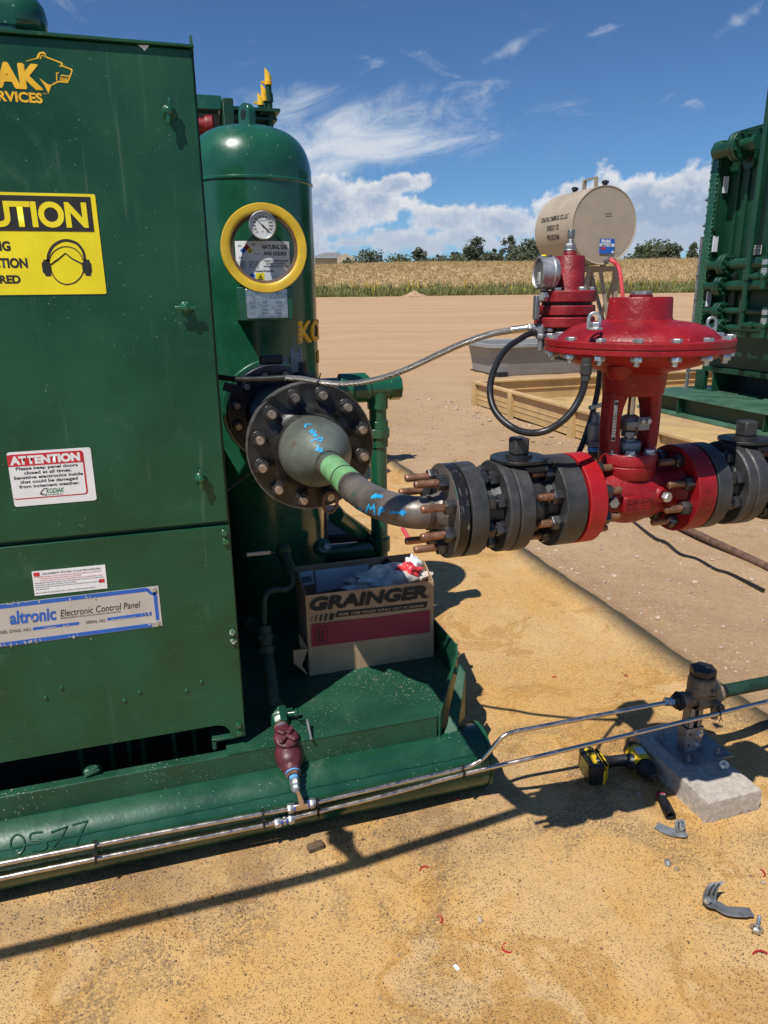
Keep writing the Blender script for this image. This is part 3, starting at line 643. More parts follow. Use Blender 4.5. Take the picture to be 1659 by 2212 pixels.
# stamped number on the runner, raised weld-bead figures
def on_runner(px, pd): a = R(42)+pd/.1; return V((px, 1.87-.1015*math.sin(a), .1+.1015*math.cos(a)))
m = MB()
def bead(pts): m.tube([on_runner(*q) for q in pts], .0028, 6)
def px_on_runner(u, v):
    lo = None
    for i in range(400):
        a = R(20+100*i/399); y = 1.87-.1*math.sin(a); z = .1+.1*math.cos(a); q = at(u, v, y=y)
        if lo is None or abs(q.z-z) < lo[0]: lo = (abs(q.z-z), q.x, a)
    return (lo[1], (lo[2]-R(42))*.1)
for fig in ([(90+36*math.cos(R(a_)), 608+47*math.sin(R(a_))) for a_ in range(0, 361, 30)], [(215, 548), (160, 556), (156, 590), (200, 588), (238, 606), (228, 632), (165, 642)],
            [(262, 548), (345, 520), (315, 570), (272, 622)], [(368, 512), (448, 490), (420, 540), (390, 605)]):
    bead(spline([px_on_runner(.4232*a, 1566+.4232*b) for a, b in fig], 4) if len(fig) > 4 else [px_on_runner(.4232*a, 1566+.4232*b) for a, b in fig])
m.build('stamped_number', 'green_chip', sk)
m = MB(); m.b2((-2.2, 1.90, .10), (.12, 3.6, .115)); m.b2((-2.2, 2.10, .115), (.06, 2.12, .40)); m.build('dark_gap_sheets', 'dark', sk)  # near-black sheets standing in for the deep shade under the cabinet
m = MB()
for xx in (-.345, -.26, -.21, -.17, -.08, -.02): m.b2((xx, 2.02, .115), (xx+.012, 2.04, .38))
m.build('louvre', 'green', sk)
m = MB(); p = zz(4, 480, 280, y=1.90); m.sphere((p.x, 1.90, .278), .02, 12, 8, (1.3, .9, .7)); m.cyl((p.x-.015, 1.885, .274), (p.x+.02, 1.89, .29), .009, n=10)
rn2 = random.Random(2)
for i, q in enumerate(m.v): m.v[i] = q+V((rn2.gauss(0, .002), rn2.gauss(0, .002), rn2.gauss(0, .002)))
m.build('ground_lug', 'green_deck', sk)
m = MB(); m.b2((.50, 3.08, .27), (.655, 3.7, .62)); m.b2((.44, 3.2, .27), (.86, 3.72, .45)); m.build('dark_block', 'dark', sk, bev=.01)  # near-black added block that fills the dark area behind the box
m = MB(); m.b2((-2.2, 2.5, .265), (.1, 3.5, 1.2)); m.b2((-2.2, 2.15, .265), (-.9, 3.5, 1.7)); m.build('engine_block', 'dark', sk, bev=.01)

# ================================================================== CONTROL CABINET
cb = thing('control_cabinet', 'tall green control panel cabinet with yellow caution sign and wing latches', 'cabinet', (-.35, 2.05, .3))
XR = .1325
m = MB(); m.b2((-1.35, CY+.02, .36), (XR-.004, 2.24, 2.075)); m.build('cabinet_body', 'green', cb, bev=.004)
m = MB(); m.b2((-1.35, CY, .968), (XR, CY+.024, 2.083)); m.build('door', 'green', cb, bev=.004)
m = MB(); m.b2((XR-.002, CY+.005, .968), (XR+.003, CY+.03, 2.08)); m.build('dark_door_gap', 'dark', cb)  # near-black strip standing in for the shaded gap at the door edge
m = MB(); m.b2((XR-.004, CY+.03, .36), (XR+.0045, 2.24, 2.07)); m.build('side_panel', 'green', cb)
m = MB(); m.prism([(-1.35, .352), (.052, .352), (.074, .346), (.088, .330), (.093, .300), (XR+.001, .300), (XR+.001, .957), (-1.35, .957)], (0, CY, 0), XA, ZA, (0, .018, 0)); lp = m.build('lower_panel', 'green', cb, bev=.002)
m = MB(); m.prism([(-1.35, 0), (XR+.004, 0), (XR+.004, .006), (-1.35, .012)], (0, CY-.008, 2.084), XA, ZA, (0, .36, 0)); m.build('roof_lip', 'green', cb, bev=.001)
m = MB(); m.b2((.036, CY-.002, .2725), (.048, CY+.06, .308)); m.b2((.036, CY-.002, .300), (XR-.03, CY+.05, .309)); m.build('mounting_foot', 'green_deck', cb, bev=.002)
# lifting lug and vent hood on the roof
m = MB(); p = at(409, 83, y=1.99); m.prism([(-.012, 0), (.012, 0), (.012, .03), (.006, .048), (-.006, .048), (-.012, .03)], (p.x, 1.985, 2.085), YA, ZA, (.006, 0, 0)); m.build('lifting_lug', 'green', cb)
vh = MB(); y0 = 2.02; a0 = at(45, 45, y=y0)
vh.b2((a0.x-.28, y0-.055, 2.085), (a0.x-.004, y0+.055, 2.17)); vh.build('vent_duct', 'green2', cb, bev=.01)
vh = MB(); e = at(98, 25, y=y0); rx = .058
vh.tube(spline([(a0.x-.4, y0, e.z+.01), (e.x-.12, y0, e.z+.012), (e.x-.05, y0, e.z+.008), (e.x-.018, y0, e.z-.004), (e.x-.004, y0, e.z-.02)], 6), [rx]*13+[.054, .052, .05, .048, .046, .044, .042, .040, .037, .033, .028, .02][:12], 24) if False else None
vh.lathe((e.x-.055, y0, e.z-.048), ZA, [(.036, 0), (.052, 0), (.056, .006), (.057, .030), (.053, .052), (.040, .070), (.02, .078), (0, .08)], 36)
vh.prism([(-.057, -.048), (.057, -.048), (.057, -.018), (.053, .004), (.040, .022), (.02, .030), (-.02, .030), (-.040, .022), (-.053, .004), (-.057, -.018)], (e.x-.36, y0, e.z), YA, ZA, (.305, 0, 0))
vh.build('vent_hood', 'green2', cb, bev=.002)
# wing latches
for (u, v, vert, lean) in ((365, 240, 1, .10), (402, 665, 0, 0), (434, 1035, 1, .02)):
    p = at(u, v, y=CY-.012); o = V((p.x, CY, p.z)); lt = MB(); lt.lathe(o, -YA, [(0, -.002), (.0155, -.002), (.0155, .003), (.0125, .006), (.010, .013), (0, .014)], 24)
    lo = lt.build('latch', 'green2', cb)
    w_ = MB(); ax = (XA*lean*2+ZA).normalized() if vert else XA; o2 = o-YA*.017; bx = ax.cross(YA)
    w_.bar(o2-ax*.026, o2+ax*.026, .0095, .007, up=YA); w_.lathe(o-YA*.009, -YA, [(0, 0), (.009, 0), (.009, .012), (.006, .014), (0, .014)], 16); w_.build('wing', 'green2', lo, bev=.002)
# hex bolts and pan-head screws on the lower panel
hx = MB().hexn((0, 0, 0), ZA, .0088, -.001, .0075).disc((0, 0, 0), ZA, .0092, -.001, .0015, .0004, 20).mesh('panel_bolt'); hx.materials.append(M['green2'])
hxc = hx.copy(); hxc.materials.clear(); hxc.materials.append(simple('chipped_bolt_paint', (.02, .10, .055), .4, .1, .3, 60, wear=((.55, .55, .5), .52, 90)))
for i, (u, v) in enumerate(((484, 1151), (487, 1170), (502, 1366), (504, 1385), (515, 1566), (517, 1583))):
    p = at(u, v, y=CY); inst('panel_bolt', hxc if i in (2, 3) else hx, fmat(-YA, (p.x, CY, p.z), (math.cos(i*1.3), 0, math.sin(i*1.3))), cb)
pn = MB().lathe((0, 0, 0), ZA, [(0, -.001), (.0052, -.001), (.0052, .001), (.004, .0032), (.002, .004), (0, .003)], 16).mesh('panel_screw'); pn.materials.append(M['green2'])
for a, b_ in ((305, 1145), (408, 1083), (825, 1165), (927, 1108), (1237, 1098), (1335, 1040)):
    p = zz(3, a, b_, y=CY); inst('panel_screw', pn, fmat(-YA, (p.x, CY, p.z)), cb)
m = MB(); p = at(310, 96, y=CY-.01); m.add([(p.x-.012, CY-.0009, 2.082), (p.x+.012, CY-.0009, 2.083), (p.x+.004, CY-.0009, 2.074), (p.x+.001, CY-.0009, 2.071), (p.x-.003, CY-.0009, 2.076)], [(0, 1, 2, 3, 4)]); m.build('paint_chip', 'white', cb)
# ---- signs: frame helper on the cabinet front; a sign is a thin sheet given by its pixel corners
def F2(k, px, py):                            # 2-D coordinates (x, z) on the cabinet front
    p = zz(k, px, py, y=CY); return p.x, p.z
FO = V((0, CY, 0))
def rrect(x0, x1, z0, z1, r=.0, n=5):
    if r <= 0: return [(x0, z0), (x1, z0), (x1, z1), (x0, z1)]
    out = []
    for cx, cz, a0 in ((x1-r, z0+r, -90), (x1-r, z1-r, 0), (x0+r, z1-r, 90), (x0+r, z0+r, 180)):
        for i in range(n+1): a = R(a0+90*i/n); out.append((cx+r*math.cos(a), cz+r*math.sin(a)))
    return out
def sheet(name, mat, par, poly, d0, d1, o=FO): return MB().prism(poly, o-YA*d0, XA, ZA, -YA*(d1-d0)).build(name, mat, par)
def txt(par, s, mat, box, lift, name='lettering', **k): return text(par, s, mat, box, FO, XA, ZA, -YA, name, lift=lift, **k)
# logo at the top
lg = sheet('maker_logo', 'gold', cb, [(x, z) for x, z in [F2(1, 130, 312), F2(1, 185, 296), F2(1, 195, 272), F2(1, 205, 265), F2(1, 222, 264), F2(1, 232, 272), F2(1, 236, 288), F2(1, 320, 320), F2(1, 322, 335), F2(1, 368, 352), F2(1, 371, 362), F2(1, 362, 388), F2(1, 346, 424), F2(1, 300, 420), F2(1, 262, 438), F2(1, 247, 480), F2(1, 230, 440), F2(1, 200, 398), F2(1, 240, 428), F2(1, 258, 434), F2(1, 297, 412), F2(1, 342, 416), F2(1, 356, 384), F2(1, 364, 364), F2(1, 358, 355), F2(1, 312, 338), F2(1, 311, 324), F2(1, 234, 294), F2(1, 226, 276), F2(1, 206, 274), F2(1, 199, 298), F2(1, 132, 314)]], .0, .0005)
for pl, wd in (([(205, 303), (212, 283), (222, 283), (226, 292)], 3), ([(290, 412), (289, 372), (300, 372)], 4), ([(310, 388), (322, 384), (345, 390), (356, 386)], 4), ([(308, 394), (309, 408), (346, 410)], 4), ([(316, 402), (318, 394), (323, 404), (330, 397), (335, 406), (342, 398)], 3), ([(303, 336), (318, 340)], 4)):
    MB().stroke([F2(1, *q) for q in pl], wd*.00055, FO, XA, ZA, -YA*.0005).build('logo_line', 'gold', lg)
txt(lg, 'KODIAK', 'gold', (F2(1, 96, 390)[0], F2(1, 207, 390)[0], F2(1, 100, 452)[1], F2(1, 100, 324)[1]), .0006, ref='K', bold=.03, shear=.0, heavy=.0032)
txt(lg, 'GAS SERVICES', 'gold', (F2(1, 26, 495)[0], F2(1, 213, 495)[0], F2(1, 100, 521)[1], F2(1, 100, 470)[1]), .0006, ref='VICES', bold=.02, heavy=.0012)
txt(lg, 'TM', 'gold', (F2(1, 219, 480)[0], F2(1, 237, 480)[0], F2(1, 228, 484)[1], F2(1, 228, 475)[1]), .0006)
# caution sign
x1a, z1a = F2(1, 485, 992); x1b, z1b = F2(1, 545, 1500); xs = (x1a+x1b)/2; wd = .70
xs = F2(1, 515, 1250)[0]
cs = sheet('caution_sign', 'caution_yellow', cb, rrect(xs-wd, xs, z1b, z1a, .004), 0, .0016)
xb = F2(1, 478, 1090)[0]; zb0 = F2(1, 480, 1184)[1]; zb1 = F2(1, 466, 1006)[1]
sheet('header_band', 'black', cs, rrect(xs-wd+.012, xb-.003, zb0, zb1), .0016, .0021)
txt(cs, 'CAUTION', 'caution_yellow', (F2(1, 52, 1097)[0], F2(1, 446, 1097)[0], F2(1, 300, 1163)[1], F2(1, 300, 1030)[1]), .0026, ref='TION', bold=.04)
for s, r_, px1, pz0, pz1, rx0 in (('HEARING', 'G', 57, 1282, 1231, 14), ('PROTECTION', 'TION', 145, 1369, 1317, 3), ('REQUIRED', 'RED', 110, 1455, 1404, 2)):
    txt(cs, s, 'black', (F2(1, rx0, pz0)[0], F2(1, px1, pz0)[0], F2(1, px1, pz0)[1], F2(1, px1, pz1)[1]), .0020, ref=r_, bold=.045)
for pl, wd_ in (([(257, 1345), (262, 1385), (285, 1425), (320, 1448), (350, 1451), (385, 1440), (415, 1410), (430, 1370), (432, 1345)], 5), ([(262, 1350), (300, 1322), (334, 1293), (370, 1322), (425, 1350)], 6), ([(262, 1352), (275, 1338), (283, 1330), (288, 1334), (334, 1293)], 4),
                ([(252, 1335), (258, 1310), (280, 1280), (315, 1262), (350, 1260), (385, 1272), (412, 1300), (424, 1330)], 4), ([(245, 1335), (248, 1300), (270, 1258), (310, 1232), (350, 1228), (395, 1245), (425, 1285), (434, 1330)], 11)):
    MB().stroke([F2(1, *q) for q in spline([(a, b_, 0) for a, b_ in pl], 4) and [(q.x, q.y) for q in spline([(a, b_, 0) for a, b_ in pl], 4)]] if len(pl) > 5 else [F2(1, *q) for q in pl], wd_*.00053, FO-YA*.0016, XA, ZA, -YA*.0005).build('head_drawing', 'black', cs)
for a, b_, c_, d_ in ((220, 1335, 258, 1398), (424, 1335, 464, 1396)):
    (p0, q0), (p1, q1) = F2(1, a, d_), F2(1, c_, b_); sheet('ear_cup', 'black', cs, rrect(p0, p1, q0, q1, .006), .0016, .0022)
    (p0, q0), (p1, q1) = F2(1, (a+c_)/2-7, d_+12), F2(1, (a+c_)/2+12, b_-10); sheet('ear_cup', 'black', cs, rrect(p0, p1, q0, q1, .002), .0017, .0021)
# attention sticker: slightly tilted frame
def TF(k, c0, c1, c2):                        # frame from three pixel corners: top-left, top-right, bottom-left
    a = zz(k, *c0, y=CY); b = zz(k, *c1, y=CY); c = zz(k, *c2, y=CY); return a, (b-a), (c-a)
def sticker(name, mat, k, c0, c1, c2, label=None):
    a, ex, ey = TF(k, c0, c1, c2); W_, H_ = ex.length, ey.length; ex = ex.normalized(); ey = -ey.normalized(); o = a-ey*H_; o.y = CY
    ob = MB().prism(rrect(0, W_, 0, H_, .006 if name == 'attention_sticker' else 0), o, ex, ey, -YA*.0012).build(name, mat, cb)
    return ob, o, ex, ey, W_, H_
def sub(par, name, mat, fr, x0, x1, y0, y1, lift, r=0):
    o, ex, ey, W_, H_ = fr; return MB().prism(rrect(x0*W_, x1*W_, y0*H_, y1*H_, r), o-YA*lift, ex, ey, -YA*.0004).build(name, mat, par)
def stx(par, s, mat, fr, x0, x1, y0, y1, lift, **k):
    o, ex, ey, W_, H_ = fr; return text(par, s, mat, (x0*W_, x1*W_, y0*H_, y1*H_), o, ex, ey, -YA, lift=lift, **k)
at_, *fr = sticker('attention_sticker', 'white', 2, (42, 847), (600, 811), (98, 1207))
sub(at_, 'red_border', 'decal_red', fr, -.001, .905, .13, .955, .0012, .008); sub(at_, 'white_field', 'white', fr, -.0005, .885, .15, .94, .0016, .006); sub(at_, 'red_band', 'decal_red', fr, -.001, .885, .74, .95, .0020)
stx(at_, 'ATTENTION', 'white', fr, .025, .86, .765, .925, .0026, bold=.06)
for i, (s, a, b_) in enumerate((('Please keep panel doors', .08, .82), ('closed at all times.', .17, .74), ('Sensitive electronics inside', .04, .87), ('that could be damaged', .11, .80), ('from inclement weather.', .09, .82))):
    stx(at_, s, 'black', fr, a, b_, .665-.083*i-(.014 if any(c in s for c in 'pgy') else 0), .725-.083*i, .0022, bold=.03)
stx(at_, 'KODIAK', 'decal_green', fr, .40, .62, .205, .295, .0022, bold=.03, shear=.2); stx(at_, 'GAS SERVICES, LLC', 'black', fr, .41, .60, .165, .188, .0022, bold=.03, shear=.2)
o, ex, ey, W_, H_ = fr; m = MB(); m.stroke([(x*W_, y*H_) for x, y in ((.42, .30), (.38, .30), (.345, .25), (.325, .21), (.35, .185), (.37, .19), (.385, .165), (.40, .195))], .0022, o-YA*.0020, ex, ey, -YA*.0004); m.stroke([(x*W_, y*H_) for x, y in ((.33, .225), (.36, .205))], .0018, o-YA*.002, ex, ey, -YA*.0004); m.build('bear_outline', 'black', at_)
# procedure sticker
pr, *fr = sticker('procedure_sticker', 'white', 3, (210, 310), (697, 263), (232, 470))
stx(pr, 'EQUIPMENT POWER CYCLE PROCEDURE', 'black', fr, .14, .93, .83, .905, .0018, bold=.01)
for i, (s, mt_, a, b_) in enumerate((('WARNING: Damage can occur if the proper power up/down procedures are not followed!!!', 'decal_red', .03, .94), ('1: DO NOT use the panel power switch to reset the panel!!!', 'decal_red', .09, .66), ('2: DO NOT toggle the panel power without waiting at least two minutes between cycles!!!', 'decal_red', .09, .95),
        ('Powering Down: Always use the power switch in the panel to power the system down and wait at least 2', 'black', .02, .97), ('minutes before turning off the main battery disconnect switch.', 'black', .02, .58), ('Powering Up: Confirm that the power switch in panel is in the off position before turning the main', 'black', .02, .92), ('power disconnect on.', 'black', .02, .21), ('Make sure green "Running" indicator light on telemetry is ON after starting the engine!!!', 'black', .02, .83))):
    y = .735-.085*i-(.06 if i == 7 else 0); stx(pr, s, mt_, fr, a, b_, y, y+.05, .0018, bold=.02)
sub(pr, 'red_square', 'decal_red', fr, .02, .10, .80, .95, .0012); sub(pr, 'red_square', 'decal_red', fr, .89, .97, .27, .42, .0012)
# panel name plate
npl, *fr = sticker('name_plate', 'plate', 3, (-560, 592), (1050, 403), (-500, 876))
o, ex, ey, W_, H_ = fr
m = MB(); o1 = o-YA*.0012
for a in (((.01, .03), (.965, .03), (.968, .10)), ):
    m.stroke([(.012*W_, .055*H_), (.955*W_, .055*H_)], .011, o1, ex, ey, -YA*.0004); m.stroke([(.012*W_, .945*H_), (.95*W_, .945*H_)], .011, o1, ex, ey, -YA*.0004); m.stroke([(.982*W_, .16*H_), (.982*W_, .86*H_)], .009, o1, ex, ey, -YA*.0004)
m.build('blue_border', 'decal_blue', npl)
def arcstroke(cx, cy, r): return [(cx+r*math.cos(R(a)), cy+r*math.sin(R(a))) for a in range(180, 275, 15)]
m = MB(); m.stroke(arcstroke(.983*W_, .955*H_, .017), .008, o1, ex, ey, -YA*.0004); m.build('blue_corner', 'decal_blue', npl)
sc2 = MB().lathe((0, 0, 0), ZA, [(0, 0), (.006, 0), (.0055, .003), (0, .0045)], 16).mesh('plate_screw'); sc2.materials.append(M['zinc'])
for a, b_ in ((1023, 430), (1047, 648)): p = zz(3, a, b_, y=CY-.0012); inst('plate_screw', sc2, fmat(-YA, (p.x, CY-.0012, p.z)), npl)
def pf(px, py): p = zz(3, px, py, y=CY); d = p-o; return d.dot(ex), d.dot(ey)
def ptx(s, mat, c0, c1, hgt, **k):           # from left-bottom pixel to right-bottom pixel, letter height in pixels of the zoom
    a = zz(3, *c0, y=CY); b = zz(3, *c1, y=CY); hh = (zz(3, c0[0], c0[1]-hgt, y=CY)-a).length; uu = (b-a).normalized(); vv = -YA.cross(uu) if False else uu.cross(YA); vv = V((-uu.z, 0, uu.x))
    a.y = CY; text(npl, s, mat, (0, (b-a).length if False else (b-V((a.x, b.y, a.z))).length, 0, hh), a, uu, vv, -YA, lift=.0018, **k)
ptx('altronic', 'decal_blue', (70, 662), (378, 628), 88, bold=.03, shear=.1); ptx('Electronic Control Panel', 'black', (404, 607), (932, 545), 44, shear=.2)
ptx('MANUFACTURED IN THE USA, WWW.ALTRONIC-LLC.COM, 330-545-9768', 'black', (404, 624), (802, 578), 10, bold=.02, shear=.2)
ptx('PANEL DWG. NO.', 'black', (-38, 726), (210, 700), 20, shear=.15); ptx('SERIAL NO.', 'black', (570, 655), (704, 641), 20, shear=.15)
for c in (((218, 700), (525, 664), (218, 682), (525, 645)), ((712, 638), (1006, 604), (712, 620), (1006, 580))):
    q = [pf(*p) for p in c]; MB().prism([q[0], q[1], q[3], q[2]], o1, ex, ey, -YA*.0004).build('blue_field', 'decal_blue', npl)
ptx('5900-   RE', 'plate', (294, 692), (460, 674), 15); ptx('20146571-1200', 'plate', (738, 636), (905, 617), 13)
rn3 = random.Random(8)
for (cx, cy, n, sx) in ((600, 740, 1, 1), (30, 790, 10, 60), (180, 770, 9, 45), (490, 735, 5, 20), (1015, 650, 7, 30), (225, 625, 3, 8), (455, 490, 2, 8), (100, 515, 8, 60), (570, 480, 4, 25), (960, 590, 4, 15)):
    m = MB()
    for _ in range(n):
        a = cx+rn3.gauss(0, sx); b_ = cy-.112*(a-cx)+rn3.gauss(0, 5); L = 6+10*rn3.random(); q = [pf(a, b_), pf(a+L*.5, b_-2), pf(a+L, b_+L*1.3), pf(a+L*.4, b_+L*1.2)]
        m.prism(q, o1-YA*.0008, ex, ey, -YA*.0003)
    m.build('scratch', 'plate', npl)
# ================================================================== SCRUBBER VESSEL
VX, VY, VR = .372, 2.88, .222
vs = thing('scrubber_vessel', 'tall green gas scrubber vessel with domed head behind the control cabinet', 'pressure vessel', (VX, VY, .27))
zs = at(540, 380, y=VY-VR).z; ztop = at(537, 277, y=VY).z
m = MB(); n = 24; dome = [(VR*math.cos(R(90*i/n))**.62 if i < n else 0, zs+.022+(ztop-zs-.022)*math.sin(R(90*i/n))**.92) for i in range(n+1)]
m.lathe((VX, VY, 0), ZA, [(0, .275), (VR*.98, .275), (VR, .29), (VR, zs-.008), (VR+.004, zs-.004), (VR+.004, zs+.002), (VR, zs+.006)]+dome, 64); m.build('shell', 'green2', vs, ang=25)
m = MB(); p = at(533, 250, y=VY-.03); lx = p.x
def slab(w, h, n=10): return [(-w, 0), (w, 0)]+[(w*math.cos(R(a)), h-w+w*math.sin(R(a))) for a in range(0, 181, 180//n)]
hz = at(533, 223, y=VY-.03).z-ztop+.015
oc = [(.032*math.cos(R(a)), .032*math.sin(R(a))) for a in range(0, 360, 15)]
lu = V((-.42, .907, 0)); ld = V((.907, .42, 0)); m.prism(slab(.036, hz*.999), V((lx, VY-.03, ztop-.015))-ld*.014, lu, ZA, ld*.028); m.build('lifting_lug', 'green2', vs, bev=.003)
m = MB(); hq = V((lx, VY-.03, ztop+hz-.052)); m.cyl(hq-ld*.0148, hq-ld*.013, .017, n=20); m.build('lug_hole', 'dark', vs)
def on_vessel(s, z, lift=.0012, a0=0.0): a = a0+s/VR; return V((VX+(VR+lift)*math.sin(a), VY-(VR+lift)*math.cos(a), z))
# nozzle
m = MB(); m.cyl((VX, VY-VR+.02, 1.15), (VX, 2.60, 1.15), .108, n=40, cap=False); m.disc((VX, 2.655, 1.15), -YA, .183, 0, .045, n=56); m.build('nozzle', 'green2', vs)
# name plate on its bracket
b0 = zz(1, 1222, 1640, y=2.60); b1 = zz(1, 1492, 1462, y=2.60)
m = MB(); m.b2((b0.x, 2.60, b0.z), (b1.x, 2.70, b1.z)); m.build('plate_bracket', 'green2', vs, bev=.004)
c0 = zz(1, 1262, 1626, y=2.598); c1 = zz(1, 1464, 1474, y=2.598)
m = MB(); m.b2((c0.x, 2.597, c0.z), (c1.x, 2.601, c1.z)); vnp = m.build('name_plate', 'nameplate', vs, bev=.001)
for (s, a, b_, c_, d_) in (('NATIONAL BOARD', 1310, 1372, 1492, 1480), ('U', 1280, 1300, 1570, 1540), ('10275', 1405, 1442, 1500, 1490), ('2385', 1338, 1366, 1546, 1536), ('200', 1408, 1440, 1546, 1536), ('026', 1338, 1364, 1566, 1556), ('140', 1410, 1436, 1566, 1556), ('-20', 1336, 1362, 1584, 1574), ('026', 1410, 1438, 1584, 1574), ('1000', 1336, 1366, 1602, 1592), ('-600', 1408, 1436, 1602, 1592), ('100/10757/14956', 1320, 1440, 1622, 1612)):
    p0, p1 = zz(1, a, c_, y=2.597), zz(1, b_, d_, y=2.597); text(vnp, s, 'emboss', (p0.x, p1.x, p0.z, p1.z), (0, 2.597, 0), XA, ZA, -YA, lift=.0012, bold=.02)
# maker's lettering wrapped round the shell
def wrapbox(k, x0, x1, y0, y1, yy):
    p0, p1 = zz(k, x0, y0, y=yy), zz(k, x1, y1, y=yy); f = lambda q: math.asin(max(-1, min(1, (q.x-VX)/VR)))*VR
    return f(p0), f(p1), p0.z, p1.z
sk0, sk1, kz0, kz1 = wrapbox(5, 795, 872, 130, -30, 2.72)
text(vs, 'KODIAK', 'gold', (sk0, sk0+.44, kz0, kz1), (0, 0, 0), XA, ZA, -YA, bold=.03, shear=.06, conform=on_vessel, heavy=.006)
text(vs, 'GAS SERVICES', 'gold', (sk0+.135, sk0+.44, kz0-.085, kz0-.04), (0, 0, 0), XA, ZA, -YA, bold=.02, conform=on_vessel, heavy=.003)
# hazard label wrapped on the shell
def vw(px, py):
    d = ray(.4232*px, .4232*py); ox, oy = -VX, -VY; A_ = d.x**2+d.y**2; B_ = 2*(ox*d.x+oy*d.y); C_ = ox*ox+oy*oy-VR*VR; t_ = (-B_-math.sqrt(max(0, B_*B_-4*A_*C_)))/(2*A_); q = CPOS+d*t_
    return math.atan2(q.x-VX, VY-q.y)*VR, q.z
def wsheet(name, mat, par, c0, c1, lift):
    (s0, z0), (s1, z1) = vw(*c0), vw(*c1); m = MB(); N = 14
    g = [on_vessel(s0+(s1-s0)*i/N, z, lift) for z in (z0, z1) for i in range(N+1)]; m.add(g, [(i, i+1, N+2+i, N+1+i) for i in range(N)])
    g2 = [on_vessel(s0+(s1-s0)*i/N, z, lift-.0006) for z in (z0, z1) for i in range(N+1)]; k = m.add(g2, [(i, N+1+i, N+2+i, i+1) for i in range(N)]); return m.build(name, mat, par)
hl = wsheet('hazard_label', 'white', vs, (1212, 1437), (1474, 1233), .0012)
def wtx(s, mat, x0, x1, y0, y1, **k):
    (s0, z0), (s1, z1) = vw(x0, y0), vw(x1, y1); text(hl, s, mat, (s0, s1, z0, z1), (0, 0, 0), XA, ZA, -YA, conform=lambda a, b: on_vessel(a, b, .0019), **k)
wtx('NATURAL GAS', 'black', 1338, 1464, 1272, 1251, bold=.03); wtx('AND LIQUIDS', 'black', 1345, 1460, 1307, 1285, bold=.03)
for i, s in enumerate(('CONSULT CORRESPONDING MSDS', 'FOR FURTHER HAZARDOUS', 'INFORMATION AND INSTRUCTION')): wtx(s, 'black', 1345+(12 if i == 1 else 0), 1470-(12 if i == 1 else 0), 1336+i*14, 1328+i*14, bold=.02)
wtx('Personal Protection', 'black', 1302, 1396, 1388, 1377, bold=.03)
for i, s in enumerate(('4 - Severe', '3 - Serious', '2 - Moderate', '1 - Slight', '0 - Minimal')): wtx(s, 'black', 1218, 1256, 1337+i*8.5, 1331+i*8.5, bold=.02)
for i, s in enumerate(('OXY - Oxidizer', 'ACID - Acid', 'ALK - Alkali', 'COR - Corrosive', 'W - Use No Water')): wtx(s, 'black', 1271, 1322, 1337+i*8.5, 1331+i*8.5, bold=.02)
for s, x0, x1, y0 in (('HEALTH', 1214, 1232, 1252), ('HAZARD', 1214, 1232, 1258), ('FIRE', 1284, 1300, 1246), ('HAZARD', 1284, 1304, 1252), ('REACTIVITY', 1298, 1328, 1297), ('SPECIFIC', 1220, 1240, 1313), ('HAZARD', 1220, 1238, 1319)): wtx(s, 'black', x0, x1, y0+2, y0-3, bold=.02)
def wpoly(mat, pts, name, lift=.0018):
    m = MB(); m.add([on_vessel(*vw(*p), lift) for p in pts], [tuple(range(len(pts)))]); return m.build(name, mat, hl)
cx, cy, h = 1259, 1279, 17
wpoly('decal_red', [(cx, cy-2*h), (cx+h, cy-h), (cx, cy), (cx-h, cy-h)], 'hazard_square'); wpoly('decal_blue', [(cx-h, cy-h), (cx, cy), (cx-h, cy+h), (cx-2*h, cy)], 'hazard_square')
wpoly('caution_yellow', [(cx+h, cy-h), (cx+2*h, cy), (cx+h, cy+h), (cx, cy)], 'hazard_square'); wpoly('white', [(cx, cy), (cx+h, cy+h), (cx, cy+2*h), (cx-h, cy+h)], 'hazard_square')
wtx('4', 'black', 1251, 1262, 1272, 1256, bold=.03); wtx('1', 'black', 1240, 1245, 1286, 1272, bold=.03); wtx('0', 'black', 1270, 1281, 1289, 1274, bold=.03)
wpoly('caution_yellow', [(1306, 1436), (1350, 1432), (1350, 1393), (1306, 1393)], 'flame_symbol'); wpoly('black', [(1314, 1428), (1345, 1426), (1330, 1398)], 'flame_symbol', .0022); wpoly('caution_yellow', [(1320, 1424), (1339, 1423), (1330, 1405)], 'flame_symbol', .0026); wpoly('black', [(1326, 1421), (1333, 1421), (1334, 1414), (1330, 1409), (1325, 1415)], 'flame_symbol', .003); wpoly('decal_blue', [(1272, 1430), (1300, 1432), (1302, 1402), (1286, 1396), (1272, 1406)], 'glove_symbol'); wpoly('black', [(1212, 1392), (1474, 1392), (1474, 1390), (1212, 1390)], 'rule_line')
# drain coupling low on the shell
m = MB(); p = zz(6, 655, 285, y=VY-VR+.02); pa = zz(6, 685, 280, y=VY-VR-.06); m.lathe(p, pa-p, [(0, 0), (.034, 0), (.034, .03), (.024, .035), (.024, .055), (.014, .056), (.014, .085), (0, .085)], 20); m.build('drain_coupling', 'green2', vs)
m = MB(); q = p+(pa-p).normalized()*.086; m.lathe(q, pa-p, [(0, -.01), (.012, -.01), (.012, .012), (0, .014)], 16); m.build('drain_plug', 'galv', vs)
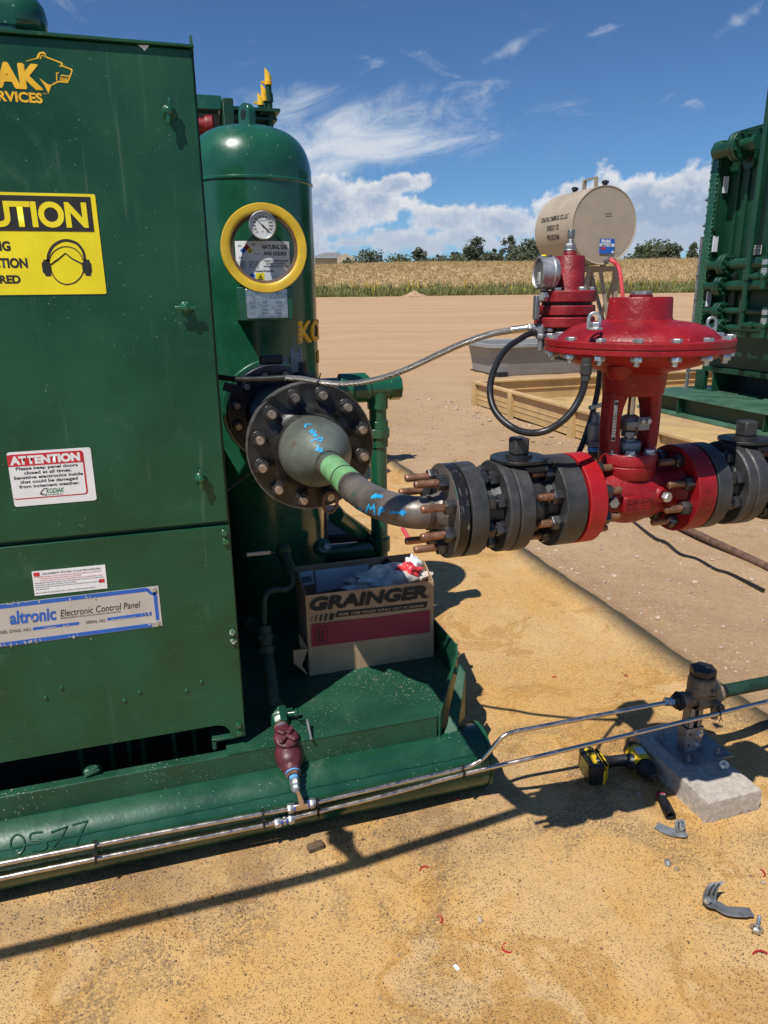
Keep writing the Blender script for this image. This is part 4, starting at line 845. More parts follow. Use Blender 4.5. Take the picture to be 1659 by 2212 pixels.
# dial thermometer and the yellow ring hung over it
gy = 2.585; g = zz(1, 1340, 1150, y=gy); gax = (CPOS-g).normalized(); gax = (gax*.55+V((0, -1, 0))*.45).normalized()
dg = thing('dial_thermometer', 'round white dial thermometer on the green vessel inside the yellow ring', 'gauge', g)
m = MB(); gr_ = .0455; m.lathe(g, gax, [(0, -.022), (gr_*.86, -.02), (gr_, -.012), (gr_, .006), (gr_*.93, .010), (gr_*.88, .007), (gr_*.86, .003)], 40); m.cyl(g-gax*.02, V((g.x+.005, VY-VR+.03, g.z-.004)), .012, n=14); m.build('case', 'zinc', dg)
m = MB(); m.lathe(g, gax, [(0, .0032), (gr_*.87, .003)], 40); dl = m.build('dial', 'glass', dg)
uu = gax.cross(ZA).normalized()*-1; vv = gax.cross(uu) if gax.cross(uu).z > 0 else -gax.cross(uu)
m = MB()
for i in range(37):
    a = R(225-270*i/36); e1 = uu*math.cos(a)+vv*math.sin(a); L = .006 if i % 4 == 0 else .003; m.bar(g+gax*.0036+e1*(gr_*.80-L), g+gax*.0036+e1*gr_*.80, .0009, .0002, up=gax)
m.build('scale_marks', 'black', dl)
for i, s in enumerate(('0', '20', '40', '60', '80', '100', '120', '140', '160', '180', '200', '220', '240')):
    a = R(228-276*i/12); c = uu*(math.cos(a)*gr_*.60)+vv*(math.sin(a)*gr_*.60); w2 = .0022*len(s); text(dl, s, 'black', (-w2, w2, -.003, .003), g+c, uu, vv, gax, lift=.0038, bold=.02)
text(dl, 'TEMPERATURE', 'black', (-.012, .012, .013, .017), g, uu, vv, gax, lift=.0038); text(dl, 'F', 'black', (-.002, .002, -.022, -.017), g, uu, vv, gax, lift=.0038)
m = MB(); nd = (uu*.62-vv*.60).normalized(); m.bar(g+gax*.0045-nd*.034, g+gax*.0045+nd*.022, .0014, .0004, up=gax); m.bar(g+gax*.0045+nd*.002, g+gax*.0045+nd*.024, .0042, .0004, up=gax); m.lathe(g, gax, [(0, .0042), (.003, .0042), (.003, .0055), (0, .0058)], 12); m.build('needle', 'black', dg)
rc = zz(1, 1349, 1268, y=2.60); ra = V((-.06, -1, .05)).normalized()
yr = MB(); Ro, Ri = .1445, .113
yr.lathe(rc, ra, [(Ri, -.022), (Ro-.003, -.022), (Ro, -.019), (Ro, -.010), (Ro-.002, -.008), (Ro, -.006), (Ro, .001), (Ro-.002, .004), (Ri+.012, .004), (Ri+.004, .002), (Ri, -.001), (Ri, -.022)], 64)
yo = tag(yr.build('yellow_ring', 'ring_yellow'), 'thick yellow ring hung round the dial thermometer on the green vessel', 'ring')
m = MB(); m.lathe(rc, ra, [(Ri-.010, -.022), (Ri-.0005, -.022), (Ri-.0005, -.002), (Ri-.010, -.006), (Ri-.010, -.022)], 64); m.build('rubber_lining', 'rust', yo)

# ================================================================== INLET VALVE BETWEEN VESSEL AND SPOOL
PX, PZ = VX, 1.15
bf = thing('inlet_valve', 'blue black flanged lever valve between the green vessel and the big bolted flange', 'valve', (PX, 2.25, 1.0))
m = MB(); m.disc((PX, 2.60, PZ), -YA, .170, 0, .045, n=56); m.cyl((PX, 2.56, PZ), (PX, 2.05, PZ), .105, n=40); m.disc((PX, 2.02, PZ), -YA, .158, 0, .055, n=56); m.build('body', 'navy', bf, ang=30)
m = MB(); p = zz(5, 265, 450, y=2.53); q = zz(5, 345, 470, y=2.53); m.bar(p, q+V((.03, 0, -.01)), .030, .010, up=YA); m.build('lifting_tab', 'navy', bf, bev=.002)
nutm = MB().hexn((0, 0, 0), ZA, .0195, 0, .022).mesh('nut'); nutm.materials.append(M['nut'])
stm = MB().lathe((0, 0, 0), ZA, [(0, 0), (.0105, 0), (.0105, .030), (.0095, .032), (0, .032)], 18).mesh('stud_end'); stm.materials.append(M['stud_end'])
for i in range(12):
    a = R(15+30*i); o = V((PX+.141*math.cos(a), 2.555, PZ+.141*math.sin(a))); inst('nut', nutm, fmat(-YA, o, (math.cos(a*3), 0, math.sin(a*3))), bf); inst('stud_end', stm, fmat(-YA, o), bf)
ly = 2.2; pl0 = zz(5, 757, 348, y=ly); pl1 = zz(5, 838, 168, y=ly)
m = MB(); m.cyl((pl0.x+.03, ly, PZ+.1), (pl0.x+.03, ly, pl0.z+.03), .022, n=20); m.disc((pl0.x+.03, ly, pl0.z-.03), ZA, .05, 0, .02); m.build('stem', 'navy', bf)
m = MB(); m.b2((pl0.x, ly-.02, pl0.z), (pl1.x, ly-.004, pl1.z-.012)); m.b2((pl0.x, ly-.02, pl1.z-.014), (pl0.x+.012, ly-.004, pl1.z)); m.b2((pl1.x-.012, ly-.02, pl1.z-.014), (pl1.x, ly-.004, pl1.z)); ip = m.build('indicator_plate', 'galv', bf, bev=.0015)
m = MB()
for i in range(9): zc = pl0.z+.02+i*.014; m.cyl(((pl0.x+pl1.x)/2+.01, ly-.0205, zc), ((pl0.x+pl1.x)/2+.01, ly-.0215, zc), .0035, n=10)
for i in range(9): zc = pl0.z+.013+i*.011; m.b2((pl0.x+.008, ly-.0215, zc), (pl0.x+.02, ly-.0205, zc+.004))
m.build('plate_holes', 'emboss', ip)
h0 = zz(5, 528, 257, y=ly); h1 = zz(5, 700, 258, y=ly); h2 = zz(5, 760, 262, y=ly)
m = MB(); m.bar(h1, h2, .020, .005, up=YA); lv = m.build('lever', 'galv', bf)
m = MB(); m.b2((h0.x, ly-.014, h0.z-.014), (h1.x, ly+.012, h0.z+.014)); m.build('grip', 'rubber', lv, bev=.006)

# ================================================================== PIPE SPOOL: big flange, reducer, pipe, elbow, small flange
VYL, VZ, FR = 1.24, 1.15, .0915             # axis of the valve run
sp = thing('pipe_spool', 'dark welded pipe spool with twelve bolt flange, cone reducer, green band and elbow', 'pipe', (PX, 1.6, 1.0))
BY = 1.925
m = MB(); m.lathe((PX, BY+.006, PZ), -YA, [(0, -.03), (.1745, -.03), (.1755, -.028), (.1755, .002), (.1735, .006), (.126, .006), (.116, .010), (.102, .024), (.0955, .038)], 72); m.build('large_flange', 'steel_dark', sp, ang=30)
m = MB(); m.ring((PX, BY+.006, PZ), -YA, .1735, .1765, -.027, .0052, 72); m.build('bare_rim', 'bare_rim', sp)
m = MB(); m.ring((PX, BY-.030, PZ), -YA, .088, .0968, -.001, .006, 64); m.build('weld', 'weld', sp)
m = MB(); y0 = BY-.034; m.lathe((PX, y0, PZ), -YA, [(.0945, 0), (.0945, .022), (.0935, .040), (.090, .060), (.082, .085), (.071, .107), (.059, .128), (.047, .146), (.039, .158), (.0335, .170), (.0315, .184)], 64); red_o = m.build('reducer', 'reducer', sp)
ye = y0-.184
MB().ring((PX, ye+.004, PZ), -YA, .025, .0338, 0, .007, 40).build('weld', 'weld', sp); MB().ring((PX, 1.462, PZ), -YA, .025, .0335, 0, .007, 40).build('weld', 'weld', sp)
PR = .0308
m = MB(); m.cyl((PX, ye-.001, PZ), (PX, 1.655, PZ), PR, n=40, cap=False); m.build('pipe', 'pipe_mill', sp)
m = MB(); m.cyl((PX, 1.664, PZ), (PX, 1.482, PZ), PR+.0006, n=40, cap=False); m.build('green_band', 'pipe_green', sp)
m = MB(); m.ring((PX, 1.548, PZ), -YA, PR, PR+.0016, 0, .0045, 40); m.build('black_line', 'black', sp)
m = MB(); m.cyl((PX, 1.483, PZ), (PX, 1.460, PZ), PR, n=40, cap=False); m.build('pipe', 'pipe_mill', sp)
# long sweep elbow from -Y round to +X
ER = 1.458-VYL; arc = []
for i in range(25):
    a = R(90*i/24); arc.append(V((PX+ER*.5*(1-math.cos(a))*.78, 1.458-ER*math.sin(a), PZ)))
ex = arc[-1].x
m = MB(); m.tube(arc, PR+.0008, 40, cap=False); el_o = m.build('elbow', 'pipe_mill', sp)
XA0 = .487
m = MB(); m.ring((ex-.002, VYL, VZ), XA, .025, .0345, 0, .008, 40); m.build('weld', 'weld', sp)
m = MB(); m.lathe((ex+.004, VYL, VZ), XA, [(PR, -.004), (PR+.001, .006), (.036, .022), (.043, .030), (.047, XA0-ex-.004)], 48); m.lathe((XA0, VYL, VZ), XA, [(.03, 0), (FR-.001, 0), (FR, .001)], 56); m.build('weld_neck', 'pipe_mill', sp)
m = MB(); m.lathe((XA0, VYL, VZ), XA, [(.03, .0005), (FR-.0015, .0005), (FR, .002), (FR, .0205), (FR-.0015, .022), (.058, .022), (.058, .026), (0, .026)], 64); m.build('small_flange', 'scuffed', sp, ang=30)
nut2 = MB().hexn((0, 0, 0), ZA, .0150, 0, .019).mesh('nut'); nut2.materials.append(M['nut'])
def studmesh(L, mat='stud', r=.0078, name='stud'):
    m = MB(); pr = [(0, 0), (r*.8, 0)]; k = 0; h = .0015
    while h < L-.0015: pr.append((r if k % 2 else r*.88, h)); k += 1; h += .0017
    pr += [(r*.8, L), (0, L)]; m.lathe((0, 0, 0), ZA, pr, 14); me = m.mesh(name, 60); me.materials.append(M[mat]); return me
def bolt_ring(par, xface, sgn, nuts=True, stud_out=.05, rr=.0685, nset=8, ph=22.5, other=None, skip=()):
    """nuts and protruding studs on a face of the valve run; sgn -1: face looks to -X"""
    sm = studmesh(stud_out)
    for i in range(nset):
        if i in skip: continue
        a = R(ph+360/nset*i); o = V((xface, VYL+rr*math.cos(a), VZ+rr*math.sin(a))); ax = XA*sgn
        inst('nut', nut2, fmat(ax, o, (0, math.cos(a*2+i), math.sin(a*2+i))), par); inst('stud', sm, fmat(ax, o+ax*.012), par)
bolt_ring(sp, XA0, -1, stud_out=.052)
nutb = MB().hexn((0, 0, 0), ZA, .0205, 0, .020).disc((0, 0, 0), ZA, .021, -.001, .002, .0005, 24).mesh('nut'); nutb.materials.append(M['nut'])
ste = MB().lathe((0, 0, 0), ZA, [(0, 0), (.0112, 0), (.0112, .0335), (.0098, .0355), (0, .0355)], 20).mesh('stud'); ste.materials.append(M['stud_end'])
for i in range(12):
    a = R(15.0+30*i+2); o = V((PX+.146*math.cos(a), BY, PZ+.146*math.sin(a))); inst('nut', nutb, fmat(-YA, o, (math.cos(i*2.1), 0, math.sin(i*2.1))), sp); inst('stud', ste, fmat(-YA, o), sp)
# a plain steel ring hung on one lower stud
o = zz(5, 1052, 1310, y=BY-.03); m = MB(); pts = [V((o.x+.020*math.cos(R(a)), BY-.028-.004*math.sin(R(a)), o.z+.030*math.sin(R(a)))) for a in range(0, 361, 12)]; m.tube(pts, .0048, 10, cap=False); tag(m.build('steel_ring', 'rust'), 'thin dark steel ring hung on a lower stud of the twelve bolt flange', 'ring')
# blue paint-marker notes: strokes laid on the surface of the reducer and the elbow
bpy.context.view_layer.update()
def surf(objs):
    vs_, fs_ = [], []
    for ob in objs:
        k = len(vs_); mwx = ob.matrix_world; vs_ += [mwx @ q.co for q in ob.data.vertices]; fs_ += [[i+k for i in p.vertices] for p in ob.data.polygons]
    return BVHTree.FromPolygons(vs_, fs_)
def marks(par, objs, strokes, wd, mat, name):
    bv = surf(objs); m = MB()
    for st in strokes:
        P = [(.293*a+405, .293*b_+702) for a, b_ in st]; L = []
        for (a, b_), (c_, d_) in zip(P, P[1:]):
            n = max(2, int(math.hypot(c_-a, d_-b_)/1.5))
            for i in range(n): L.append((a+(c_-a)*i/n, b_+(d_-b_)*i/n))
        L.append(P[-1]); Q = []
        for uv in L:
            hit = bv.ray_cast(CPOS, ray(*uv).normalized())
            if hit[0] is not None: Q.append((hit[0], hit[1] if hit[1].dot(CPOS-hit[0]) > 0 else -hit[1]))
        if len(Q) < 2: continue
        vs_ = []; fs_ = []
        for i, (p, nn) in enumerate(Q):
            t_ = (Q[min(i+1, len(Q)-1)][0]-Q[max(i-1, 0)][0]).normalized(); s_ = t_.cross(nn).normalized()*wd*(.8+.35*math.sin(i*1.3)); vs_ += [p+nn*.0009+s_, p+nn*.0009-s_]
        for i in range(len(Q)-1): fs_.append((2*i, 2*i+1, 2*i+3, 2*i+2))
        m.add(vs_, fs_)
    return m.build(name, mat, par)
marks(sp, [red_o], [[(915, 734), (872, 733), (865, 745)], [(868, 738), (872, 758)], [(893, 792), (925, 770), (910, 800), (945, 785), (928, 818), (958, 808), (935, 832)], [(912, 855), (960, 838), (985, 828), (995, 842), (985, 855), (955, 850)], [(958, 885), (970, 925), (985, 930)], [(945, 918), (985, 932), (995, 905)], [(985, 932), (1005, 938)]], .0026, 'mark_blue', 'marker_note')
marks(sp, [el_o], [[(1285, 1362), (1210, 1352)], [(1215, 1330), (1205, 1352), (1235, 1372)], [(1232, 1335), (1218, 1345)], [(1318, 1380), (1340, 1325), (1352, 1360), (1378, 1325), (1382, 1398)], [(1412, 1400), (1420, 1350), (1450, 1352), (1448, 1372), (1420, 1378)], [(1490, 1382), (1605, 1384)], [(1575, 1365), (1608, 1384), (1578, 1402)], [(1355, 1272), (1440, 1268)], [(1365, 1260), (1430, 1258)], [(1380, 1250), (1435, 1272)]], .0028, 'mark_blue', 'marker_note')

m = MB(); m.tube(spline([at(490, 1060, y=1.96), at(515, 1040, y=1.99), at(560, 1005, y=2.05)], 6), .0028, 8); tag(m.build('sensor_cable', 'rubber'), 'thin black cable running from the cabinet edge behind the big bolted flange', 'cable')
# ================================================================== BALL VALVE
XB0 = .514
bvv = thing('ball_valve', 'dark grey flanged ball valve without handle between the pipe elbow and the red valve', 'valve', (.61, VYL, 1.05), 'flanged ball valves of the pipe run')
def run(m, prof, n=56): return m.lathe((0, VYL, VZ), XA, [(r, x) for r, x in prof], n)
m = MB(); run(m, [(0, XB0), (FR-.0015, XB0), (FR, XB0+.0015), (FR, .546), (FR-.0015, .5475), (.060, .5475), (.054, .551), (.052, .556), (.054, .575), (.060, .590), (.062, .594)]); m.build('inlet_flange', 'cast_dark', bvv, ang=30)
m = MB(); run(m, [(.04, .590), (FR-.004, .590), (FR-.001, .593), (FR-.001, .6085), (FR-.003, .610), (.085, .610), (.085, .612), (FR-.003, .612), (FR, .615), (FR, .640), (FR-.003, .643), (.060, .643)]); m.build('body', 'cast_dark', bvv, ang=30)
m = MB(); m.prism([(-.028, -.089), (.028, -.089), (.034, -.080), (.034, .082), (.024, .0905), (-.024, .0905), (-.034, .082), (-.034, -.080)], (.604, VYL, VZ), V((0, .001, 0)), V((0, 0, .0)), (.001, 0, 0)) if False else None
run(m, [(.062, .640), (.062, .672), (.060, .676), (.050, .690), (.053, .702), (.058, .706)]); m.build('neck', 'cast_dark', bvv, ang=30)
m = MB(); run(m, [(.05, .707), (FR-.0015, .707), (FR, .7085), (FR, .7505), (FR-.0015, .752), (.058, .752), (.058, .756), (0, .756)]); m.build('outlet_flange', 'cast_dark', bvv, ang=30)
sx = .646
m = MB(); m.b2((sx-.048, VYL-.04, VZ+.07), (sx+.045, VYL+.04, 1.232)); m.b2((sx-.03, VYL-.030, 1.231), (sx+.06, VYL+.030, 1.2375)); m.build('stem_pad', 'cast_dark', bvv, bev=.002)
m = MB(); m.lathe((sx, VYL, 1.2380), ZA, [(0, 0), (.054, 0), (.055, .001), (.055, .0055), (.054, .0065), (.026, .0065), (.025, .012), (0, .012)], 40); m.build('stop_plate', 'steel_dark', bvv)
m = MB(); m.b2((sx-.0155, VYL-.0155, 1.2495), (sx+.0155, VYL+.0155, 1.2825)); m.build('stem', 'cast_dark', bvv, bev=.004)
bm1 = MB().hexn((0, 0, 0), ZA, .0150, 0, .018).lathe((0, 0, .016), ZA, [(0, 0), (.0075, 0), (.0075, .007), (.004, .008), (.004, .005), (0, .005)], 16).mesh('body_bolt'); bm1.materials.append(M['nut'])
for i in range(8):
    a = R(22.5+45*i); inst('body_bolt', bm1, fmat(-XA, (.590, VYL+.067*math.cos(a), VZ+.067*math.sin(a)), (0, math.cos(i), math.sin(i))), bvv)
for i in range(8):
    a = R(22.5+45*i); o = V((.5475, VYL+.0685*math.cos(a), VZ+.0685*math.sin(a))); inst('nut', nut2, fmat(XA, o, (0, math.cos(i*1.4), math.sin(i*1.4))), bvv)
s_c = studmesh(.036)
for i in range(8):
    a = R(22.5+45*i); o = V((.707, VYL+.0685*math.cos(a), VZ+.0685*math.sin(a))); inst('nut', nut2, fmat(-XA, o, (0, math.cos(i*1.9), math.sin(i*1.9))), bvv); inst('stud', s_c, fmat(-XA, o-XA*.012), bvv)
text(bvv, 'ON', 'nut', (-.006, .008, -.005, .003), (.655, VYL-.0620, VZ-.013), XA, ZA, -YA, lift=.0008); text(bvv, '68', 'nut', (-.006, .008, -.005, .003), (.655, VYL-.0600, VZ-.025), XA, ZA, -YA, lift=.0022)
XSH = 1.052-XB0
copy_tree(bvv, (XSH, 0, 0), 'dark grey flanged ball valve without handle at the right of the red valve')

# ================================================================== RED CONTROL VALVE
cv = thing('control_valve', 'red cast control valve with wide bolted diaphragm head on a yoke', 'control valve', (.895, VYL, 1.09))
m = MB(); run(m, [(.05, .758), (FR-.0015, .758), (FR, .7595), (FR, .794), (FR-.0015, .7955), (.06, .7955)]); m.build('inlet_flange', 'bright_red', cv, ang=30)
m = MB(); run(m, [(.06, 1.004), (FR-.0015, 1.004), (FR, 1.0055), (FR, 1.046), (FR-.0015, 1.0475), (.058, 1.0475), (.058, 1.0515), (0, 1.0515)]); m.build('outlet_flange', 'red', cv, ang=30)
m = MB(); run(m, [(.058, .7955), (.050, .803), (.047, .812), (.050, .826), (.056, .846), (.060, .868), (.062, .890), (.061, .915), (.056, .940), (.050, .962), (.048, .980), (.052, .997), (.058, 1.004)])
m.sphere((.893, VYL, VZ-.004), .066, 32, 16, (1.12, .98, .90)); m.cyl((.892, VYL, VZ), (.892, VYL, 1.200), .050, .0500, n=40)
m.build('body', 'red', cv, ang=50)
m = MB(); pp = zz(12, 1072, 295, y=VYL-.062); m.b2((pp.x-.032, VYL-.0675, VZ-.024), (pp.x+.034, VYL-.03, VZ+.010)); m.build('casting_pad', 'red', cv, bev=.004)
text(cv, 'KIMRAY', 'red_dk', (-.030, .030, -.002, .008), (pp.x+.001, VYL-.0675, VZ-.001), XA, ZA, -YA, lift=.0014, bold=.04); text(cv, 'OKLA. CITY', 'red_dk', (-.030, .032, -.014, -.004), (pp.x+.001, VYL-.0675, VZ-.001), XA, ZA, -YA, lift=.0014, bold=.04)  # darker red stands in for the shadows of the raised letters
for k, (bx, by, mt) in enumerate(((985, 345, 'galv'), (1185, 322, 'zinc'))):
    p = zz(12, bx, by, y=VYL-.066); ax = V((-.35 if k == 0 else .25, -1, -.05)).normalized(); m = MB(); m.lathe(V((p.x, VYL-.035, p.z)), ax, [(.022, 0), (.018, .018), (.013, .024), (0, .024)], 20); m.build('plug_boss', 'red', cv)
    m = MB(); o = V((p.x, VYL-.035, p.z))+ax*.024; m.hexn(o, ax, .0105, .004, .016); pl_ = m.build('hex_plug', mt, cv)
    if k == 0: MB().lathe(o, ax, [(.0095, 0), (.0095, .004), (.0085, .0045)], 18).build('thread_tape', 'tape_blue', cv)
m = MB(); m.lathe((.892, VYL, 0), ZA, [(.045, 1.184), (.055, 1.187), (.0575, 1.191), (.0575, 1.212), (.0562, 1.2135), (.0562, 1.2155), (.0578, 1.217), (.0578, 1.236), (.056, 1.2385), (0, 1.2385)], 48); m.build('bonnet', 'red', cv, ang=40)
bb = MB().hexn((0, 0, 0), ZA, .0095, 0, .009).disc((0, 0, 0), ZA, .0125, -.0005, .0012, .0003, 20).mesh('bonnet_bolt'); bb.materials.append(M['zinc'])
for a in (-62, -118, -20, 200, 60, 120): inst('bonnet_bolt', bb, fmat(ZA, (.892+.046*math.cos(R(a)), VYL+.046*math.sin(R(a)), 1.2387), (math.cos(a), math.sin(a), 0)), cv)
# yoke
m = MB()
for s in (-1, 1):
    ring = []
    for z, xi, xo, hw in ((1.2375, .030, .056, .028), (1.255, .0315, .0585, .026), (1.28, .0335, .0612, .024), (1.305, .034, .0615, .024), (1.33, .031, .0600, .026), (1.350, .026, .0580, .030), (1.362, .020, .0570, .034)):
        ring.append([V((.892+s*xo, VYL-hw*.6, z)), V((.892+s*xo, VYL+hw*.6, z)), V((.892+s*(xi+.4*(xo-xi)), VYL+hw, z)), V((.892+s*xi, VYL+hw*.8, z)), V((.892+s*xi, VYL-hw*.8, z)), V((.892+s*(xi+.4*(xo-xi)), VYL-hw, z))])
    k = len(m.v); vs_ = [p for r_ in ring for p in r_]; fs_ = []
    for i in range(len(ring)-1):
        for j in range(6): fs_.append((i*6+j, i*6+(j+1) % 6, (i+1)*6+(j+1) % 6, (i+1)*6+j))
    fs_ += [tuple(range(6)), tuple(range(len(vs_)-6, len(vs_)))]; m.add(vs_, fs_)
m.build('yoke', 'red', cv, bev=.003, ang=50)
m = MB(); m.lathe((.892, VYL, 0), ZA, [(0, 1.355), (.0565, 1.355), (.0592, 1.360), (.0622, 1.396), (.066, 1.400), (.090, 1.405), (.118, 1.413), (.145, 1.427), (.157, 1.4385), (.1758, 1.4395), (.1768, 1.4405), (.1768, 1.4480), (.1758, 1.4488), (0, 1.4488)], 80)
m.lathe((.892-.080, VYL-.066, 0), ZA, [(.028, 1.418), (.020, 1.396), (.016, 1.393), (0, 1.393)], 20); m.build('lower_case', 'red', cv, ang=35)
m = MB(); m.lathe((.892, VYL, 0), ZA, [(0, 1.4488), (.1745, 1.4488), (.1745, 1.4506), (0, 1.4506)], 80); m.build('diaphragm', 'rubber', cv)
m = MB(); m.lathe((.892, VYL, 0), ZA, [(0, 1.4506), (.1760, 1.4506), (.1768, 1.4514), (.1768, 1.4612), (.1755, 1.4625), (.152, 1.4625), (.149, 1.4635), (.145, 1.4695), (.137, 1.4765), (.125, 1.4832), (.108, 1.4892), (.090, 1.4925), (.074, 1.4945), (.0655, 1.4957), (.0618, 1.4978), (.0605, 1.502), (.0588, 1.5355), (.057, 1.5385), (0, 1.5385)], 80); m.build('upper_case', 'red', cv, ang=35)
def embossed(px, py): r = .090+py; a = R(-100)+px/.105; zq = 1.4925-(r-.090)*.31; return V((.892+r*math.cos(a), VYL+r*math.sin(a), zq+.0008))
text(cv, 'KIMRAY', 'red', (.0, .105, .0, .026), (0, 0, 0), XA, ZA, ZA, conform=lambda a, b: embossed(a, .026-b), bold=.01)
m = MB(); m.lathe((.892, VYL, 0), ZA, [(0, 1.5385), (.0218, 1.5385), (.0218, 1.5425), (0, 1.5425)], 32); m.build('cap_boss', 'red', cv)
m = MB(); m.hexn((.892, VYL, 1.5425), ZA, .0205, 0, .0072, (.9, .35, 0)); m.build('cap_nut', 'galv', cv)
hb1 = MB().hexn((0, 0, 0), ZA, .0098, 0, .0072).mesh('case_bolt'); hb1.materials.append(M['zinc'])
hb2 = MB().hexn((0, 0, 0), -ZA, .0108, 0, .0095).lathe((0, 0, -.009), -ZA, [(0, 0), (.0055, 0), (.0055, .0075), (.0045, .0085), (0, .0085)], 14).mesh('case_nut'); hb2.materials.append(M['zinc'])
for i in range(16):
    a = R(22.5*i+10); o = V((.892+.1655*math.cos(a), VYL+.1655*math.sin(a), 0)); u = (math.cos(i*1.7), math.sin(i*1.7), 0)
    inst('case_bolt', hb1, fmat(ZA, o+ZA*1.4625, u), cv); inst('case_nut', hb2, fmat(ZA, o+ZA*1.4392, u), cv)
# lifting eyes
for (u, v, yy, rot, hgt) in ((1283, 690, 1.172, -.38, .031), (1537, 690, 1.315, -.15, .034)):
    p = at(u, v, y=yy); e = V((math.cos(rot), math.sin(rot), 0)); zb = 1.4630 if yy > 1.2 else 1.4845
    out = [( .0125*math.cos(R(a)), hgt-.0125+.0125*math.sin(R(a))) for a in range(0, 181, 15)]; out = [(.0125, 0)]+out+[(-.0125, 0)]
    n = len(out); inn = []
    for i, q in enumerate(out): inn.append((q[0]*.55, max(hgt-.0125+(q[1]-(hgt-.0125))*.55, .008)))
    m = MB(); m.plate_hole(out, inn, (p.x, yy, zb), e, ZA, e.cross(ZA)*.004)
    f = e.cross(ZA)*(1 if yy < 1.2 else -1); m.prism([(-.0125, 0), (.0125, 0), (.0125, .024), (.0, .034), (-.0125, .024)], (p.x, yy, zb), e, f, (0, 0, .004)); le = m.build('lifting_eye', 'zinc', cv, bev=.0008)
    MB().hexn(V((p.x, yy, zb+.004))+f*.018, ZA, .0098, 0, .009).build('eye_bolt', 'zinc', le)
# stem, clamp and travel scale inside the yoke
m = MB(); m.lathe((.892, VYL, 0), ZA, [(0, 1.238), (.024, 1.238), (.0258, 1.241), (.0258, 1.256), (.024, 1.259), (.015, 1.259), (.015, 1.264), (0, 1.264)], 32); m.build('packing_nut', 'galv', cv)
m = MB(); m.cyl((.892, VYL, 1.262), (.892, VYL, 1.36), .0072, n=16); m.build('valve_stem', 'stainless', cv)
m = MB(); m.lathe((.892, VYL, 1.282), ZA, [(0, 0), (.018, 0), (.021, .006), (.021, .018), (.016, .027), (.008, .031), (0, .031)], 24); m.hexn((.892, VYL, 1.268), ZA, .016, 0, .012); m.b2((.868, VYL-.026, 1.290), (.905, VYL-.022, 1.302)); m.b2((.893, VYL-.028, 1.284), (.919, VYL-.020, 1.310)); m.build('stem_clamp', 'galv', cv, bev=.001)
for dx in (.899, .913): MB().hexn((dx, VYL-.028, 1.302), -YA, .006, 0, .006).build('clamp_bolt', 'zinc', cv)
m = MB(); p0 = zz(11, 775, 1130, y=VYL-.030); p1 = zz(11, 806, 992, y=VYL-.030); m.b2((p0.x, VYL-.033, 1.268), (p1.x, VYL-.031, p1.z)); tsn = m.build('travel_scale', 'nameplate', cv)
m = MB()
for i in range(9): m.b2((p0.x+.002, VYL-.0338, 1.275+i*.006), (p0.x+.002+(.008 if i % 2 else .005), VYL-.0330, 1.2760+i*.006))
m.cyl(((p0.x+p1.x)/2, VYL-.033, p1.z-.006), ((p0.x+p1.x)/2, VYL-.0345, p1.z-.006), .003, n=12); m.cyl(((p0.x+p1.x)/2, VYL-.033, 1.272), ((p0.x+p1.x)/2, VYL-.0345, 1.272), .003, n=12); m.build('scale_lines', 'black', tsn)
# studs of the two red flanges
s_l = studmesh(.034); s_m = studmesh(.046)
for i in range(8):
    a = R(22.5+45*i); dy, dz = .0685*math.cos(a), .0685*math.sin(a)
    inst('nut', nut2, fmat(XA, (.7955, VYL+dy, VZ+dz), (0, math.cos(i*1.2), math.sin(i*1.2))), cv); inst('stud', s_l, fmat(XA, (.805, VYL+dy, VZ+dz)), cv)
    inst('nut', nut2, fmat(-XA, (1.004, VYL+dy, VZ+dz), (0, math.cos(i*1.6), math.sin(i*1.6))), cv); inst('stud', s_m, fmat(-XA, (.994, VYL+dy, VZ+dz)), cv)
text(cv, '3763', 'red_dk', (-.020, .020, -.006, .006), (1.0235, VYL-.0925*math.cos(.2), VZ-.004), V((0, .05, 1)), V((-1, 0, 0)), -YA, lift=.0012)
# sample needle valve on the back of the red body
nv = thing('needle_valve', 'small grey needle valve with tee handle standing behind the red valve body', 'valve', (.86, 1.36, 1.2))
pv_ = zz('E', 1462, 1500, y=1.37); m = MB(); m.cyl((pv_.x, 1.37, 1.13), (pv_.x, 1.37, pv_.z-.02), .012, n=16); m.cyl((pv_.x, 1.37, 1.14), (pv_.x, 1.25, 1.14), .012, n=16); m.build('nipple', 'rust', nv)
m = MB(); m.hexn((pv_.x, 1.37, pv_.z-.022), ZA, .018, 0, .012); m.lathe((pv_.x, 1.37, pv_.z-.01), ZA, [(0, 0), (.015, 0), (.016, .004), (.016, .034), (.010, .040), (.008, .058), (0, .058)], 18); m.build('body', 'galv', nv)
m = MB(); zt_ = pv_.z+.062; m.bar((pv_.x-.018, 1.37, zt_), (pv_.x+.018, 1.37, zt_+.006), .008); m.bar((pv_.x, 1.36, zt_-.012), (pv_.x, 1.38, zt_-.014), .006); m.build('handle', 'zinc', nv)
MB().lathe((pv_.x, 1.37, pv_.z-.034), ZA, [(.0135, 0), (.0135, .008), (.012, .009)], 16).build('thread_tape', 'tape_blue', nv)

